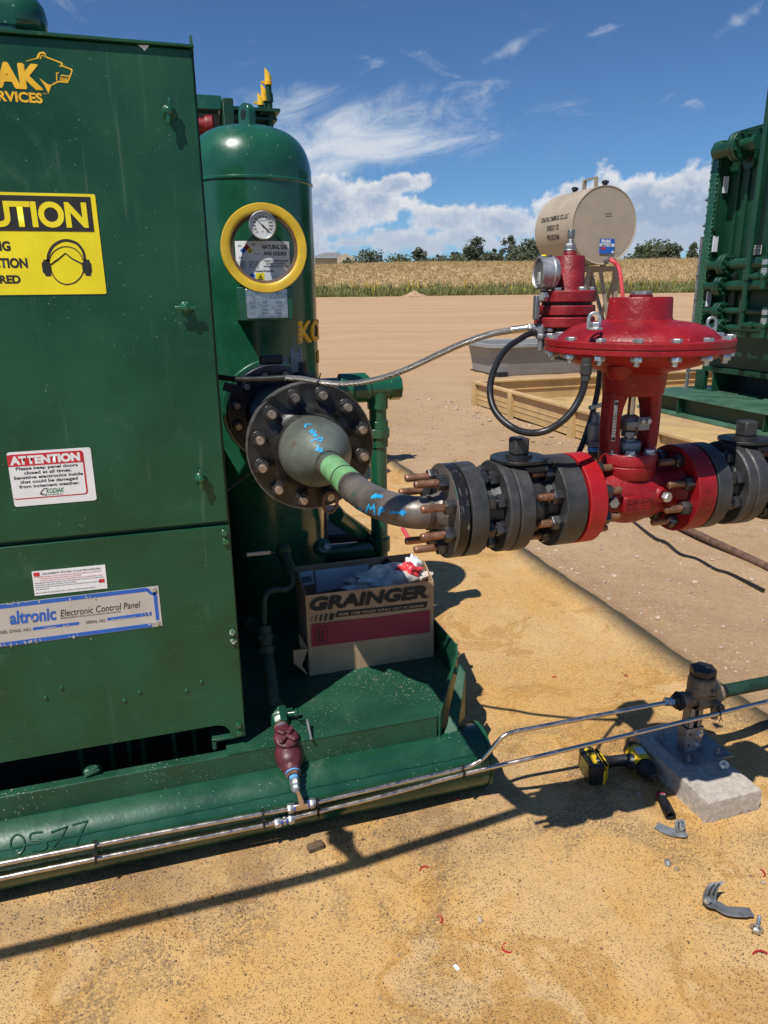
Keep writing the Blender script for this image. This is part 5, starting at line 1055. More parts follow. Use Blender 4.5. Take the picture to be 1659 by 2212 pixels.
# ================================================================== PILOT REGULATOR (behind the diaphragm head)
RX, RY = .875, 1.48
rg_ = thing('pilot_regulator', 'dark red stacked pilot regulator with silver gauge behind the diaphragm head', 'regulator', (RX, RY, 1.40))
m = MB(); m.lathe((RX, RY, 0), ZA, [(.0370, 1.552), (.0352, 1.556), (.0320, 1.6225), (.0305, 1.6245), (.0145, 1.6245), (.0140, 1.632), (.0125, 1.634), (0, 1.634)], 44); m.build('spring_case', 'red_dk', rg_, ang=40)
for i, (z0, z1, r, dx) in enumerate(((1.528, 1.5525, .0612, 0), (1.5005, 1.5215, .0638, -.003), (1.4745, 1.497, .0662, -.005))):
    m = MB(); m.disc((RX+dx, RY, 0), ZA, r, z0, z1, .0025, 52); m.build('body_disc', 'red_dk', rg_)
m = MB(); m.disc((RX-.002, RY, 0), ZA, .054, 1.496, 1.5285, .001, 40); m.disc((RX-.006, RY, 0), ZA, .045, 1.43, 1.476, .001, 40); m.build('core', 'dark', rg_)
m = MB(); m.lathe((RX-.001, RY, 0), ZA, [(0, 1.634), (.0130, 1.634), (.0140, 1.636), (.0130, 1.638), (0, 1.638)], 24); m.hexn((RX-.001, RY, 1.638), ZA, .0118, 0, .0115, (.9, .3, 0)); m.lathe((RX, RY, 1.648), ZA, [(0, 0), (.0068, 0), (.006, .002), (.0068, .004), (.006, .006), (.0068, .008), (.006, .010), (.0068, .012), (.006, .013), (0, .013)], 16); m.build('lock_nut', 'galv', rg_)
m = MB(); m.b2((RX-.0068, RY-.0068, 1.6605), (RX+.0068, RY+.0068, 1.6790)); m.build('adjusting_screw', 'galv', rg_, bev=.003)
rb = MB().hexn((0, 0, 0), ZA, .0080, 0, .0066).mesh('cap_bolt'); rb.materials.append(M['zinc'])
for a in (-85, -145, -25, 35, 95, 155): inst('cap_bolt', rb, fmat(ZA, (RX+.0505*math.cos(R(a)), RY+.0505*math.sin(R(a)), 1.5526), (math.cos(a), math.sin(a), 0)), rg_)
for zt_, rr_2 in ((1.4745, .052),):
    for a in (-85, -150, -30): m = MB(); m.hexn((RX-.008+rr_2*math.cos(R(a)), RY+rr_2*math.sin(R(a)), zt_), -ZA, .009, 0, .008); m.build('cap_bolt', 'zinc', rg_)
# pressure gauge on the side
gq = V((RX-.058, RY-.010, 1.589)); ga = V((-1, .12, .02)).normalized()
m = MB(); m.lathe(gq, ga, [(0, -.020), (.026, -.020), (.032, -.016), (.0345, -.010), (.0345, -.006), (.0330, -.004), (.0330, .014), (.0345, .015), (.0345, .021), (.031, .023), (.0295, .019)], 40); pg = m.build('pressure_gauge', 'brushed', rg_, ang=30)
m = MB(); m.lathe(gq, ga, [(0, .0185), (.0298, .0185)], 36); m.build('dial', 'galv', pg)
m = MB(); gu = ga.cross(ZA).normalized(); m.box(gq+ga*.019-ZA*.010, (.012, .024, .001), (gu, ZA, ga)); m.build('dial_window', 'glass', pg)
m = MB(); m.bar(gq+ga*.0198-ZA*.020, gq+ga*.0198+ZA*.004, .0016, .0006, up=ga)
for k in (-1, 0, 1): m.lathe(gq+ga*.0192-ZA*.018+gu*(k*.004), ga, [(0, 0), (.0016, .0), (.0016, .0006), (0, .0006)], 8)
m.build('needle', 'black', pg)
m = MB(); m.sphere(gq+ZA*.0345-ga*.002, .006, 12, 8, (1.2, 1, .5)); m.build('vent_plug', 'blackplastic', pg)
m = MB(); m.sphere(gq+ZA*.0352+ga*.010, .0042, 10, 6, (1.5, .8, .5)); m.build('vent_tab', 'caution_yellow', pg)
m = MB(); m.cyl(gq-ZA*.033, (gq.x, gq.y, 1.5645), .0065, n=12); m.bar((gq.x, gq.y, 1.568), (RX-.02, RY, 1.568), .010); m.build('gauge_stem', 'steel_dark', rg_)
p = zz('D', 300, 1348, y=RY-.03); m = MB(); m.hexn((p.x+.012, RY-.03, p.z), V((-1, -.4, 0)), .0105, -.004, .010); m.build('side_plug', 'zinc', rg_)
q0 = zz('D', 262, 1330, y=RY-.02); q1 = zz('D', 262, 1600, y=RY-.02); m = MB(); m.b2((q0.x-.004, RY-.028, q1.z), (q0.x+.007, RY-.014, q0.z)); m.build('side_bracket', 'galv', rg_, bev=.002)
m = MB(); m.b2((.845, 1.40, 1.405), (.91, 1.50, 1.432)); m.build('mounting_bracket', 'steel_dark', rg_, bev=.002)
m = MB(); p = zz('E', 862, 470, y=1.45); m.cyl((p.x, 1.45, p.z-.016), (p.x, 1.45, p.z+.012), .006, n=12); m.hexn((p.x, 1.45, p.z+.008), ZA, .0105, 0, .010); m.cyl((p.x, 1.45, p.z+.015), (p.x, 1.45, 1.478), .008, n=12); m.build('drain_fitting', 'galv', rg_)

# ================================================================== HOSES
hp = [(1160, 707, 1.47), (1140, 709, 1.475), (1104, 714, 1.49), (1060, 722, 1.51), (1000, 742, 1.545), (940, 769, 1.59), (880, 797, 1.64), (830, 815, 1.69), (780, 826, 1.73), (730, 829, 1.77), (690, 825, 1.80), (650, 818, 1.835), (615, 816, 1.865)]
P3 = [at(u, v, y=y) for u, v, y in hp]
bh = thing('braided_hose', 'braided stainless hose swooping from the regulator to the green cabinet', 'hose', at(800, 820, y=1.72))
m = MB(); m.tube(spline(P3[2:], 8), .0072, 16); m.build('braid', 'braid', bh)
m = MB(); m.tube(spline(P3[1:4], 5)[:6], .0085, 16); m.build('ferrule', 'stainless', bh)
m = MB(); d_ = (P3[0]-P3[1]).normalized(); m.hexn(P3[1], d_, .0105, 0, .010); m.cyl(P3[1]+d_*.008, P3[0]+d_*.035, .008, n=14); m.build('end_fitting', 'galv', bh)
m = MB(); m.tube(spline([P3[-1]+(P3[-2]-P3[-1])*.05, P3[-1], at(560, 819, y=1.905), at(510, 819, y=1.945), at(470, 814, y=1.98), at(430, 806, y=2.02)], 6), .0075, 14); m.build('black_sleeve', 'rubber', bh)
m = MB(); tq = at(690, 825, y=1.80); t_ = (P3[9]-P3[11]).normalized(); m.lathe(tq, t_, [(.0070, -.003), (.0092, -.003), (.0092, .003), (.0070, .003), (.0070, -.003)], 20); m.bar(tq+ZA*.008, tq+ZA*.022+XA*.004, .003, .0015); m.build('zip_tie', 'blackplastic', bh)
lp_ = [(845, 345, 1.462), (800, 362, 1.455), (720, 382, 1.44), (640, 430, 1.42), (510, 520, 1.39), (400, 660, 1.36), (325, 850, 1.33), (305, 1020, 1.30), (340, 1185, 1.275), (430, 1315, 1.25), (560, 1415, 1.225), (700, 1465, 1.20), (840, 1467, 1.18), (965, 1430, 1.17), (1090, 1350, 1.16), (1200, 1245, 1.155), (1280, 1120, 1.155), (1328, 1010, 1.155), (1350, 920, 1.155), (1358, 880, 1.155)]
L3 = [zz('E', a, b_, y=y) for a, b_, y in lp_]
lh = thing('air_hose', 'black rubber hose looping down from the regulator to the diaphragm case', 'hose', zz('E', 840, 1480, y=1.2), 'black hoses on the red control valve')
m = MB(); m.tube(spline(L3[1:], 7), .0066, 14); m.build('hose', 'rubber', lh)
m = MB(); d_ = (L3[0]-L3[1]).normalized(); m.cyl(L3[1], L3[1]+d_*.008, .0092, n=16); m.lathe(L3[1]+d_*.008, d_, [(0, 0), (.0075, 0), (.0115, .008), (.0120, .018), (.010, .024), (0, .024)], 6); m.build('end_fitting', 'galv', lh)
m = MB(); p = L3[-1]; m.lathe(p-ZA*.002, ZA, [(0, 0), (.0090, 0), (.0090, .010), (.0108, .012), (.0108, .028), (.0085, .030), (.0085, .040), (0, .040)], 8); m.build('end_fitting', 'cast_dark', lh)
m = MB(); L4 = [at(1300, 780, y=1.40), at(1297, 795, y=1.40), at(1290, 850, y=1.395), at(1275, 910, y=1.39), at(1256, 965, y=1.38), at(1240, 1000, y=1.36), at(1236, 1040, y=1.32)]
h2_ = thing('air_hose', 'black rubber hose running down behind the red yoke toward the inlet flange', 'hose', at(1256, 965, y=1.36), 'black hoses on the red control valve')
m.tube(spline(L4, 7), .0062, 14); m.build('hose', 'rubber', h2_)
# ================================================================== CARDBOARD BOX ON THE DECK
DZ = .2715
BX0, BX1, BF_, BB = .390, .848, 2.232, 2.475
bz = lambda k, px, py, y: zz(k, px, py, y=y).z
top_l, top_r = bz(6, 560, 572, BF_), bz(6, 1335, 485, BF_)
ZT = (top_l+top_r)/2
bx = thing('cardboard_box', 'open brown cardboard box with black lettering and a red band on the green deck', 'box', ((BX0+BX1)/2, 2.35, DZ))
# front drawn a little out of true
FL, FRr = zz(6, 588, 1062, y=BF_).x, zz(6, 1335, 962, y=BF_).x
fl0, fl1 = zz(6, 560, 572, y=BF_).x, zz(6, 1335, 485, y=BF_).x
def panel(name, mat, a, b, c, d, n, th=.004):
    m = MB(); a, b, c, d = map(V, (a, b, c, d)); n = V(n)*th; N = 10; vs_ = []; rn = random.Random(len(name)*7)
    for k in (0, 1):
        for j in range(N+1):
            for i in range(N+1):
                s, t = i/N, j/N; p = a*(1-s)*(1-t)+b*s*(1-t)+c*s*t+d*(1-s)*t
                w_ = math.sin(s*math.pi)*math.sin(t*math.pi)*.004+.0012*math.sin(9*s+4*t)*math.sin(t*math.pi); vs_.append(p-V(n).normalized()*w_+n*k)
    fs_ = []; K = (N+1)**2; g = lambda i, j, k: k*K+j*(N+1)+i
    for j in range(N):
        for i in range(N): fs_ += [(g(i, j, 0), g(i+1, j, 0), g(i+1, j+1, 0), g(i, j+1, 0)), (g(i, j, 1), g(i, j+1, 1), g(i+1, j+1, 1), g(i+1, j, 1))]
    for i in range(N): fs_ += [(g(i, 0, 0), g(i, 0, 1), g(i+1, 0, 1), g(i+1, 0, 0)), (g(i, N, 0), g(i+1, N, 0), g(i+1, N, 1), g(i, N, 1)), (g(0, i, 0), g(0, i+1, 0), g(0, i+1, 1), g(0, i, 1)), (g(N, i, 0), g(N, i, 1), g(N, i+1, 1), g(N, i+1, 0))]
    m.add(vs_, fs_); return m.build(name, mat, bx)
zf = DZ+.001
fa, fb, fc, fd = V((FL, BF_, zf)), V((FRr, BF_, zf)), V((fl1, BF_, ZT-.006)), V((fl0, BF_, ZT))
fp = panel('front_panel', 'card', fa, fb, fc, fd, YA)
bl, br = zz(6, 497, 405, y=BB+.02).x, zz(6, 1185, 325, y=BB+.02).x
zb_ = bz(6, 497, 405, BB+.02); zb2 = bz(6, 1185, 325, BB+.02)
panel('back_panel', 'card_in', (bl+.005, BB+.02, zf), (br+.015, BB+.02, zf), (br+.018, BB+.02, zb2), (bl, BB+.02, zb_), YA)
sr = zz(6, 1275, 360, y=BB+.02)
panel('side_panel', 'card', (fl1+.0, BF_+.004, zf), (sr.x-.0, BB+.018, zf), (sr.x, BB+.018, sr.z), (fl1, BF_+.004, ZT-.006), (-1, 0, 0))
panel('side_panel', 'card', (FL, BF_+.004, zf), (bl+.005, BB+.018, zf), (bl, BB+.018, zb_), (fl0, BF_+.004, ZT), (1, 0, 0))
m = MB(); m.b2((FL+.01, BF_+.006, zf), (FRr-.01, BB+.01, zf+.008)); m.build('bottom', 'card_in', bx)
m = MB(); p = [zz(6, a, b_, y=BF_-.012+dy) for a, b_, dy in ((520, 800, .06), (575, 900, 0), (540, 1000, .0), (580, 1060, 0), (490, 985, -.0), (488, 905, .02))]; m.add(p, [(0, 1, 2), (2, 3, 4), (1, 2, 4, 5)]); m.build('torn_corner', 'card', bx)
bo = V((0, BF_-.0045, 0))
def bq(px, py): p = zz(6, px, py, y=BF_-.0045); return p.x, p.z
def boxtext(s, mat, x0, x1, yl, yr, h, **k):
    (a, za), (b_, zb) = bq(x0, yl), bq(x1, yr); (_, zc) = bq(x0, yl-h); u = V((b_-a, 0, zb-za)); L = u.length; u.normalize(); return text(fp, s, mat, (0, L, 0, zc-za), (a, BF_-.0045, za), u, V((-u.z*.0, 0, 1)), -YA, lift=.001, **k)
def boxpoly(name, mat, pts, lift=.0006): return MB().prism([bq(*p) for p in pts], bo-YA*lift, XA, ZA, -YA*.0004).build(name, mat, fp)
boxtext('GRAINGER', 'black', 588, 1292, 672, 590, 78, bold=.03, heavy=.003, shear=.18)
for x0, x1, y0, y1, h in ((592, 655, 672, 664, 0),): pass
boxpoly('slogan_band', 'black', [(741, 708), (1290, 648), (1297, 615), (752, 674)])
boxtext('FOR THE ONES WHO GET IT DONE', 'card', 760, 1276, 699, 643, 16, bold=.03, shear=.2).location = (0, -.0006, 0)
for i, (x, w_) in enumerate(((597, 3), (620, 6), (648, 11), (675, 15), (706, 24))): boxpoly('stripe', 'black', [(x-4, 737-(x-597)*.11), (x+w_-4, 737-(x-597)*.11), (x+w_+6, 697-(x-597)*.11), (x+6, 697-(x-597)*.11)])
boxpoly('red_band', 'box_red', [(598, 886), (1313, 797), (1310, 667), (594, 752)])
rb_ = boxpoly('arrow_frame', 'black', [(620, 866), (694, 857), (690, 758), (616, 767)], .0012); boxpoly('arrow_field', 'box_red', [(624, 860), (690, 852), (686, 763), (620, 772)], .0018)
for dx in (641, 664): boxpoly('up_arrow', 'black', [(dx-4, 842-(dx-641)*.1), (dx+5, 841-(dx-641)*.1), (dx+4, 800-(dx-641)*.1), (dx+10, 799-(dx-641)*.1), (dx-1, 780-(dx-641)*.1), (dx-10, 802-(dx-641)*.1), (dx-5, 802-(dx-641)*.1)], .0024)
boxpoly('arrow_base', 'black', [(632, 852), (682, 846), (682, 841), (632, 847)], .0024)
boxtext('R', 'black', 1299, 1308, 590, 589, 9)
m = MB(); c_ = bq(1303, 585); m.stroke([(c_[0]+.0052*math.cos(R(a)), c_[1]+.0052*math.sin(R(a))) for a in range(0, 360, 30)], .0008, bo-YA*.0006, XA, ZA, -YA*.0004, closed=True); m.build('registered_mark', 'black', fp)
# labels on the inside of the back panel
def bk(px, py): p = zz(6, px, py, y=BB+.014); return p.x, p.z
bko = V((0, BB+.014, 0))
lb = MB().prism([bk(*p) for p in ((538, 518), (616, 505), (604, 424), (525, 438))], bko, XA, ZA, -YA*.0006).build('bar_code_label', 'label_white', bx)
m = MB(); rnb = random.Random(4); x = 540
while x < 602:
    w_ = 2+4*rnb.random(); m.prism([bk(x, 502-(x-540)*.15), bk(x+w_, 502-(x+w_-540)*.15), bk(x+w_-5, 465-(x+w_-540)*.15), bk(x-5, 465-(x-540)*.15)], bko-YA*.0007, XA, ZA, -YA*.0004); x += w_+2+3*rnb.random()
m.build('bar_code', 'black', lb)
MB().prism([bk(*p) for p in ((628, 560), (948, 500), (940, 388), (618, 425))], bko, XA, ZA, -YA*.0006).build('shipping_label', 'label_white', bx)
m = MB(); m.prism([bk(*p) for p in ((998, 405), (1110, 400), (1048, 348))], bko, XA, ZA, -YA*.0006); m.stroke([bk(*p) for p in ((1132, 410), (1048, 348), (950, 472), (960, 480))], .0016, bko, XA, ZA, -YA*.0006); m.build('printed_triangle', 'black', bx)
p0, p1 = bk(778, 392), bk(904, 376); text(bx, 'This Flap Must Show', 'black', (p0[0], p1[0], p0[1]-.002, p0[1]+.004), bko, XA, V((0, 0, 1)), -YA, lift=.001)
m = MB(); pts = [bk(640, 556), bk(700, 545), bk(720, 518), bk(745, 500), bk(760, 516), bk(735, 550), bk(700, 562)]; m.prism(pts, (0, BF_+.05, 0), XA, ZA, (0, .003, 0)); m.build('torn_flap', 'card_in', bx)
# things inside the box
def crumple(name, mat, lab, cat, c, sq, seed, sub=None):
    rn = random.Random(seed); m = MB(); m.sphere((0, 0, 0), 1, 30, 16)
    for i, q in enumerate(m.v):
        k = 1+.22*math.sin(q.x*5+seed)*math.sin(q.y*6+1)+.16*math.sin(q.z*9+q.x*7)+rn.gauss(0, .035); m.v[i] = V((q.x*sq[0]*k, q.y*sq[1]*k, q.z*sq[2]*k))+V(c)
    return tag(m.build(name, mat, ang=60), lab, cat)
pc = zz(6, 1080, 480, y=2.36)
crumple('plastic_wrap', 'plastic', 'crumpled clear plastic wrap lying inside the open cardboard box', 'packaging', (pc.x-.02, 2.36, ZT-.045), (.145, .075, .055), 3)
pr_ = zz(6, 1180, 452, y=2.36); crumple('red_bag', 'pink', 'crumpled bright red plastic bag on top of the clear wrap in the box', 'packaging', (pr_.x, 2.36, ZT-.012), (.045, .035, .03), 9)
pw_ = zz(6, 1215, 415, y=2.40); crumple('white_bag', 'white', 'crumpled white bag end at the right rim of the cardboard box', 'packaging', (pw_.x, 2.41, ZT-.01), (.032, .03, .035), 14)

# ================================================================== STAINLESS TUBING ALONG THE SKID
TR = .0072
UP_ = [at(-330, 1942, y=1.762), at(0, 1866, y=1.762), at(330, 1801, y=1.760), at(600, 1751, y=1.757), at(850, 1694, y=1.754), at(995, 1660, y=1.752), at(1028, 1648, y=1.751), at(1046, 1636, y=1.750), at(1072, 1606, y=1.745), at(1088, 1590, y=1.742), at(1110, 1581, y=1.740), at(1150, 1573, y=1.736), at(1300, 1544, y=1.722), at(1449, 1516, y=1.705)]
ut = thing('steel_tube', 'upper bright steel tube kinking up from the skid to the strainer valve', 'tube', (.26, 1.75, .15), 'twin stainless tubes along the skid')
tee = zz('A', 560, 1442, y=1.757)
m = MB(); cut0 = zz('A', 410, 1482, y=1.757); cut1 = zz('A', 735, 1408, y=1.756)
m.tube([at(-330, 1942, y=1.762), at(0, 1866, y=1.762), at(330, 1801, y=1.760), cut0], TR, 16); m.build('tube', 'stainless', ut)
m = MB(); m.tube([cut1]+spline(UP_[4:], 8), TR, 16); m.build('tube', 'stainless', ut)
ax = (cut1-cut0).normalized()
def hexfit(par, c, axv, r, h, mat='zinc', name='compression_nut'): m = MB(); m.hexn(c-axv*h/2, axv, r, 0, h, ZA+YA*-.3); m.lathe(c-axv*(h/2+.003), axv, [(TR, 0), (r*.8, .002), (r*.8, h+.004), (TR, h+.006)], 20); return m.build(name, mat, par)
n1 = zz('A', 447, 1475, y=1.757); n2 = zz('A', 690, 1415, y=1.757); tc_ = (n1+n2)/2
hexfit(ut, n1, ax, .0145, .015); hexfit(ut, n2, ax, .0145, .015)
m = MB(); m.box(tc_, ((n2-n1).length-.018, .017, .021), (ax, ax.cross(ZA).normalized()*-1, ZA)); m.lathe(n1+ax*.006, ax, [(0, 0), (.0085, 0), (.0085, (n2-n1).length-.012), (0, (n2-n1).length-.012)], 18); m.build('tee_body', 'stainless', ut, bev=.002)
for c_ in (n1+ax*.0125, n2-ax*.0125): m = MB(); m.lathe(c_-ax*.0015, ax, [(0, 0), (.0112, 0), (.0112, .003), (0, .003)], 20); m.build('gap_ring', 'ring_blue', ut)
stub_t = zz('A', 497, 1215, y=1.765); st0 = tc_+ZA*.004
m = MB(); m.tube([st0, st0+ZA*.012, (st0+stub_t)/2+ZA*.008, stub_t], [.011, .0085, .0066, .0066], 14); m.build('branch_tube', 'stainless', ut)
sd_ = (stub_t-st0).normalized()
LO_ = [at(-330, 1975, y=1.760), at(0, 1897, y=1.757), at(560, 1784, y=1.757), at(600, 1774, y=1.756), at(830, 1718, y=1.752), at(1000, 1672, y=1.748), at(1150, 1637, y=1.71), at(1330, 1594, y=1.665), at(1480, 1558, y=1.635), at(1560, 1539, y=1.628), at(1680, 1510, y=1.61), at(1800, 1482, y=1.60)]
lt_ = thing('steel_tube', 'lower bright steel tube running straight past the front of the strut post', 'tube', (.2, 1.75, .1), 'twin stainless tubes along the skid')
m = MB(); m.tube(spline(LO_, 8), TR, 16); m.build('tube', 'stainless', lt_)
u0 = zz('A', 306, 1630, y=1.757); u1 = zz('A', 455, 1592, y=1.757); ax2 = (u1-u0).normalized()
hexfit(lt_, u0, ax2, .0145, .017); hexfit(lt_, u1, ax2, .0145, .015); m = MB(); m.hexn((u0+u1)/2-ax2*.005, ax2, .0125, 0, .010, ZA); m.build('union_body', 'zinc', lt_)
for c_ in ((u0+u1)/2-ax2*.0075, (u0+u1)/2+ax2*.0075): m = MB(); m.lathe(c_-ax2*.002, ax2, [(0, 0), (.0105, 0), (.0105, .004), (0, .004)], 20); m.build('gap_ring', 'ring_blue', lt_)
for i, (pu, pl, yy, lab) in enumerate((((207, 1824), (207, 1853), 1.758, 'black cable tie binding the two tubes below the stamped number'), ((568, 1757), (570, 1778), 1.757, 'black cable tie binding the tubes just left of the tube union'), ((685, 1733), (687, 1755), 1.755, 'black cable tie binding the tubes just right of the tee'), ((999, 1660), (1001, 1674), 1.750, 'black cable tie binding the tubes at the end of the runner'))):
    a, b_ = at(*pu, y=yy), at(*pl, y=yy-.001); m = MB(); w_ = .0026
    for c_ in (a, b_): m.ring(c_-XA*.003, XA, TR-.0005, TR+.002, 0, .006, 20)
    m.bar(a-YA*.0085+ZA*.004, b_-YA*.0085-ZA*.004, .006, .002, up=YA); m.box((a+b_)/2-YA*.011, (.010, .007, .008)); m.box(a+ZA*.0095-YA*.001, (.010, .008, .006)); m.box(b_-ZA*.006-YA*.009, (.006, .006, .012))
    tag(m.build('cable_tie', 'blackplastic'), lab, 'cable tie', 'cable ties on the steel tubes')

# ================================================================== CHECK VALVE AND DRAIN PIPING
ck0 = zz('A', 470, 1075, y=1.80); ck1 = zz('A', 350, 590, y=1.945)
ca = (ck1-ck0).normalized(); CL = (ck1-ck0).length
ck = thing('check_valve', 'maroon swing check valve with cross ribbed cap hanging over the deck edge', 'check valve', ck0)
side = ca.cross(ZA).normalized(); upv = side.cross(ca).normalized()
if upv.z < 0: upv = -upv
m = MB(); prof = [(0, 0), (.024, 0), (.026, .004), (.026, .016), (.031, .021), (.0375, .031), (.039, .045), (.039, CL*.70), (.036, CL*.78), (.029, CL*.85), (.026, CL*.88), (.026, CL*.985), (0, CL*.985)]
m.lathe(ck0, ca, prof, 28); mid = ck0+ca*CL*.58; m.lathe(mid, upv, [(.036, 0), (.036, .030), (.033, .034), (.033, .037), (.036, .039), (.036, .044), (.034, .047), (.028, .049), (0, .049)], 28)
m.lathe(ck0-ca*.001, ca, [(0, 0), (.027, 0), (.027, .020), (0, .020)], 6); m.lathe(ck1-ca*.022, ca, [(0, 0), (.027, 0), (.027, .018), (0, .018)], 6); m.build('body', 'maroon', ck, bev=.002, ang=45)
m = MB(); cc = mid+upv*.048
for k in range(4):
    a = R(45+90*k); e = side*math.cos(a)+ca*math.sin(a); f = upv.cross(e); m.box(cc+e*.019+upv*.005, (.026, .013, .016), (e, f, upv))
m.box(cc+upv*.001, (.018, .018, .008), (side, ca, upv)); m.build('ribbed_cap', 'maroon', ck, bev=.003)
# bushing, tape and tube nut at the lower end
m = MB(); m.hexn(ck0-ca*.016, ca, .021, 0, .016); m.build('bushing', 'rust', ck)
m = MB(); m.lathe(ck0-ca*.004, ca, [(.0185, 0), (.0222, 0), (.0222, .005), (.0185, .005)], 20); m.lathe(ck0-ca*.024, ca, [(.0, 0), (.0135, 0), (.0135, .009), (0, .009)], 20); m.lathe(ck1-ca*.002, ca, [(0, 0), (.0205, 0), (.0205, .018), (0, .018)], 20); m.build('thread_tape', 'tape_blue', ck)
tn0 = ck0-ca*.022; d_ = (stub_t-tn0).normalized(); m = MB(); m.hexn(tn0, d_, .0138, 0, .018); m.hexn(tn0+d_*.019, d_, .0125, 0, .014); m.lathe(tn0+d_*.03, d_, [(.0125, 0), (.008, .008), (0, .008)], 16); m.build('tube_nut', 'zinc', ck)
m = MB(); m.lathe(ck1+ca*.002, ca, [(0, 0), (.022, 0), (.022, .012), (.018, .016), (0, .016)], 20); m.build('nipple', 'rust', ck)
# green ball valve with a bent lever
gv = thing('drain_valve', 'small green ball valve with bent lever above the maroon check valve', 'valve', ck1)
g0 = ck1+ca*.010; m = MB(); m.lathe(g0, ca, [(0, 0), (.027, 0), (.028, .003), (.030, .020), (.034, .026), (.034, .052), (.030, .060), (.027, .066), (.024, .078), (0, .078)], 8); m.build('body', 'green_chip', gv, bev=.002)
vs0 = g0+ca*.040; e = V((.92, -.25, .10)).normalized(); m = MB(); m.cyl(vs0+e*.02, vs0+e*.055, .012, n=14); m.cyl(vs0+e*.053, vs0+e*.062, .015, n=6); m.box(vs0+e*.036+ZA*.012, (.02, .012, .012)); m.build('stem', 'green_chip', gv, bev=.001)
h0, h1, h2b = zz('A', 545, 510, y=1.945), zz('A', 632, 498, y=1.915), zz('A', 680, 718, y=1.848)
m = MB(); m.bar(h0, h1+(h1-h0)*.05, .016, .004, up=-YA); m.build('lever', 'green_chip', gv)
m = MB(); m.tube([h1, h1+(h2b-h1)*.1, h2b], .0042, 10); m.build('lever_grip', 'galv', gv)
# pipe from the valve back and up to the tee, thin bent tube and gauge-cock
dpz = [g0+ca*.076, zz('A', 255, 250, y=2.03), zz('C', 545, 2050, y=2.10), zz('C', 515, 1930, y=2.13)]
dp = thing('drain_piping', 'green drain piping, darkened for its shade, with tee, bent tube and lever cock beside the box', 'pipe', (.25, 2.2, DZ))
m = MB(); m.tube(spline(dpz, 6), .021, 16); m.build('pipe', 'green_dull', dp)  # darker green on this piping stands in for the shade around it
m = MB(); t0 = zz('C', 500, 1840, y=2.14); t1 = zz('C', 492, 1590, y=2.16); m.cyl(dpz[-1]-ZA*.01, t1, .024, n=20); m.cyl(dpz[-1], dpz[-1]+(t1-dpz[-1])*.25, .030, n=8); m.cyl(dpz[-1]+(t1-dpz[-1])*.5, dpz[-1]+(t1-dpz[-1])*.7, .029, n=8); tm = dpz[-1]+(t1-dpz[-1])*.78; m.cyl(tm, zz('C', 300, 1590, y=2.22), .022, n=18); m.cyl(zz('C', 330, 1590, y=2.215), zz('C', 300, 1590, y=2.22), .028, n=18); m.tube(spline([zz('C', 310, 1590, y=2.22), zz('C', 260, 1560, y=2.25), zz('C', 150, 1530, y=2.3)], 5), .02, 14); m.build('tee', 'green_dull', dp)
m = MB(); m.tube(spline([t1, zz('C', 490, 1400, y=2.17), zz('C', 497, 1250, y=2.18), zz('C', 540, 1165, y=2.19), zz('C', 630, 1135, y=2.21), zz('C', 750, 1130, y=2.23), zz('C', 830, 1080, y=2.25), zz('C', 850, 1000, y=2.26), zz('C', 835, 940, y=2.27)], 6), .0105, 14); m.build('bent_tube', 'green_dull', dp)
k0 = zz('C', 830, 930, y=2.27); k1 = zz('C', 735, 640, y=2.34); m = MB(); dk = (k1-k0); m.cyl(k0, k0+dk*.25, .017, n=16); m.cyl(k0+dk*.22, k0+dk*.4, .021, n=6); m.cyl(k0+dk*.4, k0+dk*.85, .019, n=16); m.sphere(k1, .026, 18, 10); m.build('gauge_cock', 'green_dull', dp)
c0, c1 = zz('C', 270, 692, y=2.36), zz('C', 580, 662, y=2.36); m = MB(); m.bar(c0, c1, .014, .006, up=-YA); m.build('cock_lever', 'plate', dp, bev=.002)
m = MB(); m.tube([c1, zz('C', 650, 672, y=2.35), zz('C', 705, 712, y=2.34)], .0022, 8); m.build('cock_rod', 'zinc', dp)
# green pipework right of the vessel
vp = thing('tee_piping', 'glossy green pipe tee and upright drain line right of the vessel', 'pipe', (.66, 2.9, .3))
ty = 2.86; tcn = zz(5, 1400, 465, y=ty); hl0 = zz(5, 1010, 440, y=ty); 
m = MB(); m.cyl((hl0.x-.1, ty, tcn.z), (tcn.x-.05, ty, tcn.z), .050, n=28); m.cyl((tcn.x-.11, ty, tcn.z), (tcn.x-.04, ty, tcn.z), .056, n=28); m.cyl((tcn.x-.06, ty, tcn.z), (tcn.x+.055, ty, tcn.z), .045, n=28); m.cyl((tcn.x, ty, tcn.z), (tcn.x, ty, tcn.z-.085), .043, n=28); m.cyl((hl0.x+.06, ty, tcn.z+.02), (hl0.x+.17, ty, tcn.z+.02), .045, n=24); m.build('tee', 'green2', vp, bev=.003)
m = MB(); m.cyl((tcn.x+.05, ty, tcn.z), (tcn.x+.095, ty, tcn.z), .052, n=8); m.build('end_cap', 'green2', vp, bev=.002)
m = MB(); m.cyl((tcn.x, ty, tcn.z-.08), (tcn.x, ty, .27), .036, n=28); m.build('upright_pipe', 'green2', vp)
u_ = zz(5, 1410, 790, y=ty).z; m = MB(); m.cyl((tcn.x, ty, u_-.02), (tcn.x, ty, u_+.018), .052, n=8); m.cyl((tcn.x, ty, u_+.018), (tcn.x, ty, u_+.05), .043, n=24); m.cyl((tcn.x, ty, u_-.06), (tcn.x, ty, u_-.02), .042, n=24); m.build('union', 'green2', vp, bev=.002)
